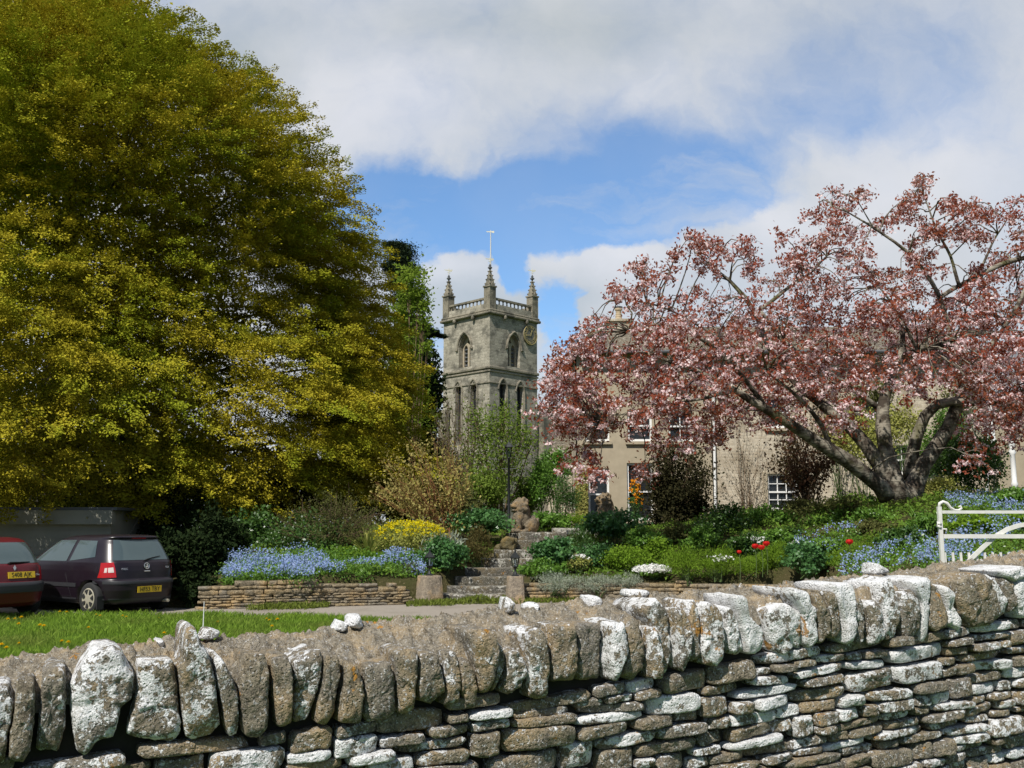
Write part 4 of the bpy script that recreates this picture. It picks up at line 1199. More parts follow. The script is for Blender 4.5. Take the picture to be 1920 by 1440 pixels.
def house():
    D = 37.0; xl = P(1083, 900, D)[0]; xr = P(1850, 900, D)[0]; ze = P(1500, 655, D)[2]; zr = ze + 1.7; zg = .6
    xb = P(1336, 900, D - .18)[0]
    root = thing('house', 'large tan stone house with white sash windows behind the blossom tree', 'house', (xl, D, 0))
    # main wall with a slightly advanced left bay, openings cut through
    yb = D - .18
    wm = MB().box(((xl + xr) / 2, D + 4, (ze + zg) / 2), (xr - xl, 8.0, ze - zg)).build('wall', M['house'], root)
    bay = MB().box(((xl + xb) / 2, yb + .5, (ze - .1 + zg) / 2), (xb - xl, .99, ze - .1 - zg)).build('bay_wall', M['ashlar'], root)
    wins = []

    def px_win(x0, x1, y0, y1, y, cols, rows, **k):
        a = P(x0, y1, y); b = P(x1, y0, y)
        wins.append(((a[0] + b[0]) / 2, y, a[2], b[2], b[0] - a[0], cols, rows, k))
    px_win(1104, 1142, 878, 976, yb, 1, 2); px_win(1177, 1224, 868, 976, yb, 1, 2)
    px_win(1097, 1142, 768, 828, yb, 1, 2, curtain=True); px_win(1254, 1298, 770, 828, yb, 2, 2)
    px_win(1177, 1222, 768, 828, yb, 1, 2)
    px_win(1441, 1495, 888, 957, D, 3, 4); px_win(1437, 1482, 745, 803, D, 2, 2); px_win(1672, 1716, 835, 890, D, 2, 2)
    px_win(1600, 1650, 745, 803, D, 2, 2)
    c1, c2 = MB(), MB(); 
    for w in wins:
        c1.box((w[0], D, (w[2] + w[3]) / 2), (w[4], 1.1, w[3] - w[2]))
        if w[1] < D - .1: c2.box((w[0], w[1], (w[2] + w[3]) / 2), (w[4], 3.0, w[3] - w[2]))
    cut(wm, c1, abs_loc(root)); cut(bay, c2, abs_loc(root))
    for w in wins:
        sash(root, w[0], w[1], w[2], w[3], w[4], w[5], w[6], **w[7])
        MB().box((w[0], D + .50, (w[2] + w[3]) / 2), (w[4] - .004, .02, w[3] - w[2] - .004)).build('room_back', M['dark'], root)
        for sx in (-1, 1):
            if w[1] > D - .05: MB().box((w[0] + sx * (w[4] / 2 + .09), w[1] - .012, (w[2] + w[3]) / 2), (.17, .05, w[3] - w[2] + .10)).build('quoin', M['ashlar'], root)
    # roof of stone tiles
    rf = MB(); e = .3
    y0, y1, ym = D - e - .2, D + 8 + e, D + 4
    rf.add([(xl - .2, y0, ze - .1), (xr + .2, y0, ze - .1), (xr + .2, ym, zr), (xl + 2.6, ym, zr), (xl - .2, y1, ze - .1), (xr + .2, y1, ze - .1),
            (xl - .2, y0, ze - .25), (xr + .2, y0, ze - .25), (xr + .2, ym, zr - .2), (xl + 2.6, ym, zr - .2), (xl - .2, y1, ze - .25), (xr + .2, y1, ze - .25)],
           [(0, 1, 2, 3), (3, 2, 5, 4), (6, 9, 8, 7), (9, 10, 11, 8), (0, 6, 7, 1), (4, 5, 11, 10), (0, 3, 4), (6, 10, 9), (0, 4, 10, 6), (1, 7, 8, 2), (2, 8, 11, 5)])
    roof = rf.build('roof', M['rooftile'], root)
    for gx in (xr - .25,):                          # gable ends
        MB().prism([(D + .02, ze), (D + 7.98, ze), (D + 4, zr - .22)], (gx, 0, 0), (0, 1, 0), (0, 0, 1), (1, 0, 0), .01, .24).build('gable_wall', M['house'], root, fix=True)
    # chimney with banded clay pot
    c = P(1160, 600, D + 4); zt = P(1160, 606, D + 4)[2]
    ch = MB().box((c[0], D + 4, (zt + zr - .6) / 2), (.95, .8, zt - zr + .6)); ch.box((c[0], D + 4, zt + .05), (1.1, .95, .1))
    cho = ch.build('chimney', M['house'], root)
    pz = zt + .1
    MB().lathe([(.16, 0), (.16, .1), (.13, .12), (.15, .2), (.12, .22), (.14, .3), (.11, .32), (.13, .40), (.10, .42), (.16, .46), (.17, .52), (.15, .55)], (c[0], D + 4, pz), 12).build('chimney_pot', M['terracotta'], cho)
    MB().lathe([(.18, 0), (.18, .05), (.05, .09)], (c[0], D + 4, pz + .56), 12).build('chimney_cap', M['lead'], cho)
    # rain pipes and gutter
    for k, (px, ya, yb_) in enumerate([(1342, 845, 985), (1851, 690, 945)]):
        a = P(px, ya, D - .12); b = P(px, yb_, D - .12)
        if k == 0: a[2] = ze - .15
        MB().tube([a, b], .05, 10).build('drainpipe', M['white'], root)
    MB().tube([(xl, D - .62, ze - .2), (xr, D - .62, ze - .2)], .07, 8).build('gutter', M['lead'], root)
    # slate-roofed wing at the right end
    wx0, wx1 = P(1846, 800, 39)[0], P(2150, 800, 39)[0]; wz = P(1880, 745, 39)[2]; wr = P(1880, 648, 44)[2]
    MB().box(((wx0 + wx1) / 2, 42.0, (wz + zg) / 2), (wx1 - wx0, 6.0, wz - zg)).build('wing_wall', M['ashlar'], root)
    MB().add([(wx0 + .03, 38.7, wz - .06), (wx1, 38.7, wz - .06), (wx1, 44, wr), (wx0 + .03, 44, wr), (wx0 + .03, 38.7, wz - .2), (wx1, 38.7, wz - .2), (wx1, 44, wr - .2), (wx0 + .03, 44, wr - .2)],
             [(0, 1, 2, 3), (7, 6, 5, 4), (0, 4, 5, 1), (2, 6, 7, 3), (0, 3, 7, 4), (1, 5, 6, 2)]).build('wing_roof', M['slate'], root)
    for px, yt, ybm, D2 in ((1864, 705, 860, 36.2), (1905, 778, 945, 35.4)):       # turned white porch posts
        t = P(px, yt, D2); b = P(px, ybm, D2); h = t[2] - b[2]; sc = 1.0
        MB().lathe([(.10, 0), (.10, h * .2), (.13, h * .22), (.09, h * .25), (.09, h * .55), (.14, h * .58), (.07, h * .62), (.11, h * .66), (.105, h * .70), (.07, h * .97), (.0, h)], b, 10).build('porch_post', M['white'], root, smooth=True)
    a = P(1760, 655, D - .3); 
    # low lean-to at the left end
    lx0, lx1 = P(1028, 880, 40)[0], xl - .02; lz0, lz1 = P(1050, 868, 40)[2], P(1050, 800, 42.6)[2]
    lw = MB().box(((lx0 + lx1) / 2, 42.2, (lz0 + zg) / 2), (lx1 - lx0, 4.0, lz0 - zg)).build('lean_to_wall', M['house'], root)
    MB().add([(lx0 - .1, 40.0, lz0 - .05), (lx1, 40.0, lz0 - .05), (lx1, 43.5, lz1 + .3), (lx0 + .7, 43.5, lz1 + .3), (lx0 - .1, 40.0, lz0 - .2), (lx1, 40.0, lz0 - .2), (lx1, 43.5, lz1 + .1), (lx0 + .7, 43.5, lz1 + .1)],
             [(0, 1, 2, 3), (7, 6, 5, 4), (0, 4, 5, 1), (2, 6, 7, 3), (0, 3, 7, 4), (1, 5, 6, 2)]).build('lean_to_roof', M['rooftile'], root)
    return root


HOUSE = house()


def garage():
    D = 24.5; x1 = P(215, 1000, D)[0]; x0 = -20.0; zt = P(100, 957, D)[2]
    root = thing('garage', 'low pale boarded garage in shade behind the parked cars', 'garage', (x0, D, 0))
    MB().box(((x0 + x1) / 2, D + 2.5, zt / 2), (x1 - x0 - .2, 5, zt)).build('wall', M['garage'], root)
    MB().box(((x0 + x1) / 2, D - .12, zt - .17), (x1 - x0, .2, .34)).build('fascia', M['garage'], root)
    MB().box(((x0 + x1) / 2, D + 2.5, zt + .04), (x1 - x0 + .2, 5.4, .07)).build('roof', M['lead'], root)
    mb = MB()
    for k in range(9):
        mb.box(((x0 + x1) / 2, D - .005, .15 + k * .2), (x1 - x0 - .22, .02, .012))
    mb.build('door_panel', M['garage'], root)


garage()


# ------------------------------------------------------------------ cars
def carmat(name, col, rough=.32):
    m, t = newmat(name)
    co = t.n('ShaderNodeTexCoord').outputs['Object']
    c = t.mix(t.sstep(t.noise(co, 3, 5), .45, .75, 0, .35), col, tuple(x * .6 + .02 for x in col))
    finish(t, c, rough, None, spec=.4, Coat_Weight=.06, Coat_Roughness=.2)
    return m


M['plum'] = carmat('plum_paint', (0.013, 0.008, 0.013)); M['maroon'] = carmat('maroon_paint', (0.10, 0.007, 0.012))
M['bumper'] = plain('grey_plastic', (0.03, 0.03, 0.034), .55); M['tyre'] = plain('tyre_rubber', (0.022, 0.022, 0.022), .85)
M['hub'] = plain('silver_hubcap', (0.50, 0.46, 0.36), .4, metal=.3); M['lampred'] = plain('red_lens', (0.42, 0.012, 0.015), .18, spec=.6); M['lampclear'] = plain('clear_lens', (0.66, 0.55, 0.52), .2, spec=.6)
M['plate'] = plain('yellow_plate', (0.62, 0.40, 0.02), .45); M['platetext'] = plain('plate_black', (0.01, 0.01, 0.01), .6); M['chrome'] = plain('chrome_badge', (0.6, 0.6, 0.6), .25, metal=.8)


class Car:
    def __init__(s, levels, n):
        L = np.array(levels, float); s.z, s.w, s.r, s.f = L.T; s.n = n

    def at(s, z):
        return [np.interp(z, s.z, q) for q in (s.w, s.r, s.f)]

    def rear(s, x, z, off=0.006):
        w, r, f = s.at(z); l = (f - r) / 2; k = (1 - min(.9999, abs(x) / w) ** s.n) ** (1 / s.n)
        return (x, (r + f) / 2 - l * k - off, z)

    def side(s, y, z, sx=-1, off=0.006):
        w, r, f = s.at(z); l = (f - r) / 2; c = (r + f) / 2; k = (1 - min(.9999, abs(y - c) / l) ** s.n) ** (1 / s.n)
        return (sx * (w * k + off), y, z)

    def body(s, root, mat, wheels, wr):
        nt = 96; V = []; zs = np.unique(np.concatenate([s.z, np.linspace(s.z[0], s.z[-1], 44)]))
        th = np.linspace(0, 2 * math.pi, nt, endpoint=False)
        cx = np.sign(np.cos(th)) * abs(np.cos(th)) ** (2 / s.n); sy = np.sign(np.sin(th)) * abs(np.sin(th)) ** (2 / s.n)
        for z in zs:
            w, r, f = s.at(z); V.append(np.stack([w * cx, (r + f) / 2 + (f - r) / 2 * sy, np.full(nt, z)], 1))
        k = len(zs)
        f = [(i * nt + j, i * nt + (j + 1) % nt, (i + 1) * nt + (j + 1) % nt, (i + 1) * nt + j) for i in range(k - 1) for j in range(nt)]
        f += [tuple(range(nt - 1, -1, -1)), tuple((k - 1) * nt + j for j in range(nt))]
        o = MB().add(np.concatenate(V), f).build('body', mat, root, local=True, smooth=True)
        c = MB()
        for sx, y in wheels:
            c.lathe([(wr, -.3), (wr, .3)], n=32); v = c.V[-1]; c.V[-1] = np.stack([v[:, 2] + sx * s.w.max(), v[:, 0] + y, v[:, 1] + wr * .86], 1)
        cut(o, c)
        o.data.polygons.foreach_set('use_smooth', [True] * len(o.data.polygons))
        return o

    def patch(s, name, mat, root, quad, kind='rear', sx=-1, nu=12, nv=8, off=.006, th=.0):
        """quad: four corners (a, z) counter-clockwise from lower left; bent onto the body"""
        q = np.array(quad, float); fn = (lambda a, z: s.rear(a, z, off)) if kind == 'rear' else (lambda a, z: s.side(a, z, sx, off))

        def g(u, v):
            p = (q[0] * (1 - u) + q[1] * u) * (1 - v) + (q[3] * (1 - u) + q[2] * u) * v
            return fn(p[0], p[1])
        return MB().grid(g, np.linspace(0, 1, nu), np.linspace(0, 1, nv)).build(name, mat, root, local=True, smooth=True)


def wheel(root, x, y, r, sx):
    wh = thing('wheel', None, None); wh.parent = root; wh.location = (x, y, r)
    prof = [(r * .62, -.085), (r * .9, -.095), (r * .985, -.075), (r, -.04), (r, .04), (r * .985, .075), (r * .9, .095), (r * .62, .085)]

    def turn(mb):
        for i, v in enumerate(mb.V): mb.V[i] = np.stack([v[:, 2] * sx, v[:, 0], v[:, 1]], 1)
        return mb
    turn(MB().lathe(prof, n=40)).build('tyre', M['tyre'], wh, local=True, smooth=True, fix=True)
    d = turn(MB().lathe([(r * .66, .05), (r * .66, .088), (r * .60, .094), (r * .5, .085), (r * .22, .098), (.0, .10)], n=40)); rim = d.build('rim', M['hub'], wh, local=True, fix=True)
    h = MB()
    for k in range(7):
        a = 2 * math.pi * k / 7 + .3
        p = [(r * q * math.cos(a + da), r * q * math.sin(a + da)) for q, da in ((.30, -.12), (.30, .12), (.56, .27), (.60, 0), (.56, -.27))]
        h.prism(p, (0, 0, 0), (1, 0, 0), (0, 1, 0), (0, 0, 1), .088, .104)
    turn(h).build('rim_opening', M['tyre'], wh, local=True, fix=True)


def on_rear(car, x, z, off):
    p = Vector(car.rear(x, z, off)); q = Vector(car.rear(x, z + .02, off)); up = (q - p).normalized(); r = Vector((1, 0, 0)); o = r.cross(up)
    Mx = Matrix((r, up, o)).transposed().to_4x4(); Mx.translation = p
    return Mx


def number_plate(car, root, txt, z, w=.52, h=.115, x=0.0):
    pl = thing('number_plate', None, None); pl.parent = root
    Mx = on_rear(car, x, z, .018)
    mb = MB().box((0, 0, 0), (w, h, .012)); mb.V[0] = np.array([Mx @ Vector(v) for v in mb.V[0]]); mb.build('plate', M['plate'], pl, local=True)
    text_mesh(txt, .112, M['platetext'], pl, Mx @ Matrix.Translation((0, .0, .008)) @ Matrix.Diagonal((.92, 1.05, 1, 1)), .001)
    return pl


def car_plum():
    a = math.radians(56); cnt = P(172, 1147, 18.8); R = Matrix.Rotation(a, 3, 'Z'); wl = R @ Vector((-.72, .66, 0))
    root = thing('parked_car', 'dark plum three-door hatchback parked with its rear towards the drive', 'car', (cnt[0] - wl.x, 18.8 - wl.y, 0), a, 'cars parked by the garage')
    c = Car([(.19, .72, .14, 3.74), (.27, .80, .04, 3.86), (.45, .825, .0, 3.90), (.60, .83, .0, 3.90), (.63, .83, .015, 3.88), (.645, .83, .06, 3.86), (.80, .825, .075, 3.78), (.90, .812, .095, 3.5), (.955, .80, .115, 3.15),
             (1.02, .775, .17, 2.86), (1.15, .725, .25, 2.62), (1.30, .665, .34, 2.34), (1.385, .62, .40, 2.12), (1.42, .59, .36, 1.98), (1.45, .54, .40, 1.8), (1.468, .42, .62, 1.55), (1.475, .2, .9, 1.3)], 5.0)
    body = c.body(root, M['plum'], [(-1, .66), (1, .66), (-1, 3.12), (1, 3.12)], .345)
    for sx in (-1, 1):
        for y in (.66, 3.12): wheel(root, sx * .725, y, .295, sx)
    c.patch('rear_window', M['carglass'], root, [(-.625, 1.0), (.625, 1.0), (.50, 1.375), (-.50, 1.375)], nu=20)
    for sx in (-1, 1):
        q = thing('side_window', None, None); q.parent = root
        c.patch('pane', M['carglass'], q, [(1.05, .985), (.52, 1.06), (.70, 1.36), (1.15, 1.37)] if 0 else [(.62, 1.06), (1.36, .98), (1.30, 1.365), (.74, 1.36)], 'side', sx)
        q = thing('door_window', None, None); q.parent = root
        c.patch('pane', M['carglass'], q, [(1.46, .975), (2.55, .965), (2.02, 1.365), (1.40, 1.37)], 'side', sx)
        # tail lamp wraps the corner
        lp = thing('tail_light', None, None); lp.parent = root
        e = sx
        c.patch('red_lens', M['lampred'], lp, sorted_x([(.60, .69), (.775, .68), (.745, .955), (.625, .965)], e), 'rear', nu=8, off=.012)
        c.patch('clear_lens', M['lampclear'], lp, sorted_x([(.635, .78), (.735, .775), (.725, .86), (.64, .875)], e), 'rear', nu=6, off=.018)
        c.patch('side_lens', M['lampred'], lp, [(.20, .68), (.28, .70), (.28, .92), (.235, .95)] , 'side', sx, nu=6, off=.010)
        c.patch('door_trim', M['bumper'], root, [(1.05, .50), (2.8, .50), (2.8, .575), (1.05, .575)], 'side', sx, off=.012)
        c.patch('sill_trim', M['bumper'], root, [(1.06, .20), (2.72, .20), (2.72, .30), (1.06, .30)], 'side', sx, off=.004)
    c.patch('bumper_strip', M['bumper'], root, [(-.80, .565), (.80, .565), (.80, .625), (-.80, .625)], nu=30, nv=4, off=.014)
    c.patch('lower_bumper', M['bumper'], root, [(-.74, .215), (.74, .215), (.78, .30), (-.78, .30)], nu=30, nv=4, off=.004)
    for sx in (-1, 1):
        MB().tube([c.side(*q, sx, .001) for q in ((1.42, .96), (1.40, .72), (1.30, .50), (1.22, .32), (1.7, .31), (2.4, .31))], .0045, 5).build('door_seam', M['platetext'], root, local=True)
    # tailgate shut line
    tg = MB()
    for p in ([(-.60, .99), (-.61, .80), (-.58, .66), (.58, .66), (.61, .80), (.60, .99)],):
        tg.tube([c.rear(*q, .001) for q in p], .005, 6)
    tg.build('tailgate_seam', M['platetext'], root, local=True)
    number_plate(c, root, 'HF53 TBY', .455, x=.02)
    Mx = on_rear(c, 0, .885, .012)
    bd = MB(); n = 28; r0 = .056
    bd.tube([Mx @ Vector((r0 * math.cos(2 * math.pi * i / n), r0 * math.sin(2 * math.pi * i / n), .004)) for i in range(n + 1)], .007, 6, cap=False)
    for pts in ([(-.024, .050), (0, .004), (.024, .050)], [(-.048, .022), (-.020, -.048), (0, -.004), (.020, -.048), (.048, .022)]):
        bd.tube([Mx @ Vector((x, y, .006)) for x, y in pts], .0055, 6)
    bd.build('badge', M['chrome'], root, local=True)
    MB().prism([(.05 * math.cos(2 * math.pi * i / n), .05 * math.sin(2 * math.pi * i / n)) for i in range(n)], Mx.translation, Mx.col[0].to_3d(), Mx.col[1].to_3d(), Mx.col[2].to_3d(), -.004, .002).build('badge_disc', M['bumper'], root, local=True)
    text_mesh('POLO', .055, M['chrome'], root, on_rear(c, -.46, .84, .008), .002)
    text_mesh('TDI', .05, M['chrome'], root, on_rear(c, .47, .85, .008), .002)
    MB().tube([c.rear(-.06, .79, .012), c.rear(.06, .79, .012)], .011, 8).build('tailgate_handle', M['chrome'], root, local=True)
    MB().tube([c.rear(-.03, .985, .02), c.rear(.02, 1.005, .03), c.rear(.16, 1.035, .024), c.rear(.36, 1.065, .02)], [.012, .012, .009, .006], 8).build('wiper', M['platetext'], root, local=True)
    MB().tube([(0, .66, 1.47), (0, .42, 1.78)], [.006, .002], 6).build('aerial', M['platetext'], root, local=True)
    c.patch('brake_light', M['lampred'], root, [(-.16, 1.395), (.16, 1.395), (.155, 1.415), (-.155, 1.415)], off=.01)
    mb = MB().box((-.76, .36, .23), (.14, .02, .24)); mb.build('mud_flap', M['tyre'], root, local=True)
    MB().tube([(.45, .2, .22), (.45, -.02, .22)], .03, 10).build('exhaust', M['hub'], root, local=True)


def sorted_x(q, e):
    """mirror a corner patch while keeping it facing backwards"""
    if e > 0: return q
    m_ = [(-x, z) for x, z in q]; return [m_[1], m_[0], m_[3], m_[2]]


def car_maroon():
    a = math.radians(60); c0 = P(28, 1142, 17.9)
    root = thing('parked_car', 'maroon hatchback cut off at the left edge of the lawn', 'car', (c0[0], 17.9, 0), a, 'cars parked by the garage')
    c = Car([(.20, .68, .12, 3.6), (.28, .76, .02, 3.7), (.48, .785, -.02, 3.72), (.62, .79, -.02, 3.72), (.66, .79, .05, 3.7), (.80, .785, .08, 3.6), (.93, .765, .12, 3.2), (1.0, .745, .20, 2.9), (1.15, .69, .30, 2.65), (1.30, .63, .43, 2.3),
             (1.37, .585, .52, 2.1), (1.41, .53, .64, 1.9), (1.43, .40, .8, 1.7), (1.435, .2, 1.0, 1.4)], 4.6)
    c.body(root, M['maroon'], [(-1, .66), (1, .66), (-1, 3.0), (1, 3.0)], .33)
    for sx in (-1, 1):
        for y in (.66, 3.0): wheel(root, sx * .69, y, .28, sx)
        lp = thing('tail_light', None, None); lp.parent = root
        c.patch('red_lens', M['lampred'], lp, sorted_x([(.60, .67), (.745, .66), (.715, .95), (.655, .95)], sx), nu=8, off=.012)
        c.patch('side_lens', M['lampred'], lp, [(.10, .66), (.26, .70), (.26, .88), (.17, .94)], 'side', sx, nu=6, off=.01)
        c.patch('side_window', M['carglass'], root, [(.70, 1.02), (1.4, .98), (1.34, 1.31), (.90, 1.31)], 'side', sx)
        c.patch('door_window', M['carglass'], root, [(1.5, .97), (2.55, .96), (2.08, 1.31), (1.44, 1.31)], 'side', sx)
    c.patch('rear_window', M['carglass'], root, [(-.60, .97), (.60, .97), (.47, 1.34), (-.47, 1.34)], nu=20)
    c.patch('bumper', M['bumper'], root, [(-.75, .46), (.75, .46), (.75, .645), (-.75, .645)], nu=30, nv=6, off=.02)
    c.patch('tailgate_panel', M['maroon'], root, [(-.60, .66), (.60, .66), (.60, .94), (-.60, .94)], nu=24, off=.004)
    number_plate(c, root, 'S408 AJK', .765, x=.12)
    text_mesh('DIESEL'[:0] or 'Clio', .05, M['chrome'], root, on_rear(c, .46, .76, .012), .002)
    MB().prism([(-.03, 0), (0, -.05), (.03, 0), (0, .05)], c.rear(0, .89, .01), (1, 0, 0), (0, .1, 1), (0, -1, .1), 0, .01).build('badge', M['chrome'], root, local=True, fix=True)
    MB().tube([c.rear(-.1, .965, .02), c.rear(-.06, .985, .035), c.rear(.12, .985, .03), c.rear(.34, .99, .02)], [.016, .016, .012, .007], 8).build('wiper', M['platetext'], root, local=True)


car_plum(); car_maroon()

# ------------------------------------------------------------------ trees
def bend(a, b, n=7, sag=0.0, wob=0.0, seed=0):
    t = np.linspace(0, 1, n)[:, None]; a, b = np.asarray(a, float), np.asarray(b, float)
    p = a * (1 - t) + b * t; p[:, 2] += sag * np.sin(math.pi * t[:, 0])
    if wob: p[1:-1] += np.stack([vnoise(np.stack([t[:, 0] * 4, t[:, 0] * 0 + seed, t[:, 0] * 0 + 9 * k], 1), k) for k in range(3)], 1)[1:-1] * wob
    return p


def sprays(o, d, nrm, length, width, n, L, rg):
    """leafy fans: origins o, directions d, plane normals nrm; returns leaf centres, directions, normals"""
    m = len(o); k = n
    s = rg.random((m, k)) ** 0.8; sd = unit(np.cross(d, nrm))
    lat = rg.normal(size=(m, k)) * (0.34 * (1 - s * .75)) * width[:, None]
    th = rg.normal(size=(m, k)) * .06
    arch_ = -0.20 * (s ** 2) * length[:, None]
    p = o[:, None] + d[:, None] * (s * length[:, None])[..., None] + sd[:, None] * lat[..., None] + nrm[:, None] * (th + arch_ * .5)[..., None]
    ld = d[:, None] + sd[:, None] * (np.sign(lat) * .8)[..., None] + rg.normal(size=(m, k, 3)) * .35
    ln = nrm[:, None] + rg.normal(size=(m, k, 3)) * .55
    return p.reshape(-1, 3), ld.reshape(-1, 3), ln.reshape(-1, 3)


def beech():
    rg = np.random.default_rng(21)
    AX, AY = -15.0, 32.0; ctr = np.array([AX, AY])
    sil = [(100, -80), (235, 8), (440, 82), (550, 150), (605, 220), (660, 305), (690, 400), (730, 490), (760, 590), (800, 690), (805, 790), (770, 860), (700, 925), (610, 975)]
    zt = np.array([P(x, y, AY)[2] for x, y in sil]); rt = np.array([max(.3, P(x, y, AY)[0] - AX) for x, y in sil]); zt, rt = zt[::-1], rt[::-1]
    rt = np.maximum(.3, rt - np.interp(zt, [3, 8, 12], [.35, .45, .8])); zt = np.where(zt > 8, zt - .75 * np.clip((zt - 8) / 5, 0, 1), zt)
    z0, z1 = 2.0, zt[-1]
    root = thing('beech_tree', 'huge golden-green beech with a dome of drooping leafy tiers overhanging the cars', 'tree', (AX, AY, 0))

    def Rz(z):
        return np.interp(z, zt, rt)

    def squash(th):        # a little shallower towards the viewer than sideways
        return 1 - .10 * np.maximum(0, -np.sin(th)) ** 2
    pads = []
    tries = 0
    while len(pads) < 400 and tries < 90000:
        tries += 1
        z = z0 + (z1 - z0) * rg.random() ** .95; th = rg.uniform(-1.25 * math.pi, .25 * math.pi)
        R = Rz(z)
        if rg.random() > (R + 1) / 13.0: continue
        front = max(0, -math.sin(th))
        zz = z
        if z < 3.2 and front < .25: continue
        q = R * squash(th) * rg.uniform(.86, 1.0)
        # great lobes and hollows
        lob = fbm(np.array([[math.cos(th) * 2.1, math.sin(th) * 2.1, z * .34]]), 2, 77)[0]
        q *= 1 + .09 * lob
        # a great low bough-mass leans out towards the road; above and right of it the crown is hollow
        dg = math.degrees(th); dg = dg - 360 if dg > 90 else dg
        gb = lambda a0, aw, zc_, zw: math.exp(-((dg - a0) / aw) ** 2 - ((z - zc_) / zw) ** 2)
        q += 1.5 * gb(-108, 34, 5.0, 3.0) - 2.3 * gb(-72, 36, 10.2, 1.9) - 2.4 * gb(-38, 24, 6.5, 4.5) + .8 * gb(-75, 50, 14, 1.6)
        p = np.array([AX + q * math.cos(th), AY + q * math.sin(th), zz])
        if p[0] / p[1] < -.62: continue
        md = 1.36 if p[1] < 30 else 1.3
        if any(np.sum(((p - c[0]) * (1, 1, 1.45)) ** 2) < md * md for c in pads): continue
        pads.append((p, th, z, lob))
    C, Dd, Nn, var = [], [], [], []
    for p, th, z, lob in pads:
        h = (z - z0) / (z1 - z0); out = np.array([math.cos(th), math.sin(th), 0]); tg = np.array([-math.sin(th), math.cos(th), 0])
        slope = -.42 + .95 * h ** 1.4 + rg.normal() * .10
        od = unit(out + np.array([0, 0, slope])); nr = unit(np.cross(od, tg)); nr = nr if nr[2] > 0 else -nr
        a, b = rg.uniform(1.1, 1.9), rg.uniform(1.1, 1.9); m = 26
        rr = np.sqrt(rg.random(m)); aa = rg.uniform(0, 2 * math.pi, m)
        o = p + od * (rr * np.cos(aa) * a - .55)[:, None] + tg * (rr * np.sin(aa) * b)[:, None] + nr * (rg.normal(size=m) * .13 - .26 * rr ** 2)[:, None]
        yaw = np.sin(aa) * rr * .8 + rg.normal(size=m) * .35
        d = unit(od * np.cos(yaw)[:, None] + tg * np.sin(yaw)[:, None] + np.array([0, 0, 1]) * (rg.normal(size=m) * .16 + .05)[:, None])
        ns = unit(nr + rg.normal(size=(m, 3)) * .25)
        c, dd, nn = sprays(o, d, ns, rg.uniform(.6, 1.25, m), rg.uniform(.5, .9, m), 140, .09, rg)
        C.append(c); Dd.append(dd); Nn.append(nn); var.append(np.clip(rg.normal(.5 + .1 * rg.normal(), .28, len(c)), 0, 1))
    # big leaves deep inside, coloured darker to put in the crown's inner shade
    for k in range(420):
        z = z0 + 1.0 + (z1 - z0 - 2.0) * rg.random(); th = rg.uniform(0, 2 * math.pi); q = Rz(z) * rg.uniform(.15, .55)
        p = np.array([AX + q * math.cos(th), AY + q * math.sin(th), z])
        if p[0] / p[1] < -.62: continue
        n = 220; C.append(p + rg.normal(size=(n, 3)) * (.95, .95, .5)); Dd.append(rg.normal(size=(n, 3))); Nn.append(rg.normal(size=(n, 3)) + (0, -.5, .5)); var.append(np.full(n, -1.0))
    # inner shells that close the crown, leaves toned darker as inner shade
    for k in range(420):
        z = z0 + 1.3 + (z1 - z0 - 2.5) * rg.random(); th = rg.uniform(-1.2 * math.pi, .2 * math.pi); q = Rz(z) * squash(th) * rg.uniform(.35, .70)
        p = np.array([AX + q * math.cos(th), AY + q * math.sin(th), z])
        if p[0] / p[1] < -.62: continue
        out = np.array([math.cos(th), math.sin(th), 0]); tg = np.array([-math.sin(th), math.cos(th), 0]); m = 9
        o = p + rg.normal(size=(m, 3)) * (.9, .9, .32); d = unit(out * .8 + tg * rg.normal(size=(m, 1)) * .8 + rg.normal(size=(m, 3)) * .15)
        c, dd, nn = sprays(o, d, unit(np.array([0, 0, 1]) + rg.normal(size=(m, 3)) * .3), rg.uniform(.8, 1.5, m), rg.uniform(.8, 1.2, m), 62, .1, rg)
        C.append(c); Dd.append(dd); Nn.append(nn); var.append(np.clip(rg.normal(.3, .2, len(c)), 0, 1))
    C = np.concatenate(C); Dd = np.concatenate(Dd); Nn = np.concatenate(Nn); var = np.concatenate(var)
    keep = (C[:, 2] > 1.7); C, Dd, Nn, var = C[keep], Dd[keep], Nn[keep], var[keep]
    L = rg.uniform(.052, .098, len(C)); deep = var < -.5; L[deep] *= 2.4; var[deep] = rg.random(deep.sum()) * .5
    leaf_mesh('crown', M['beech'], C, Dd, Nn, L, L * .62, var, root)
    mb = MB()
    mb.tube([(AX, AY, 0), (AX, AY, .6), (AX + .1, AY, 2), (AX, AY + .1, 5), (AX + .2, AY, 9), (AX, AY, 14)], [1.05, .8, .68, .6, .42, .15], 14)
    for k, (p, th, z, lob) in enumerate(pads):
        if k % 9 or z < 5: continue
        zb = max(1.6, z * .62 - .5); a = np.array([AX, AY, zb]); mid = a * .45 + p * .55 + np.array([0, 0, .5])
        mb.tube(np.array([a, a * .75 + mid * .25, mid, mid * .4 + p * .6, p - np.array([math.cos(th), math.sin(th), 0]) * .2]), [.14, .10, .055, .03, .012], 6, cap=False)
    mb.build('trunk', M['bark_beech'], root, smooth=True)
    for k in range(10):        # limbs
        pass


beech()


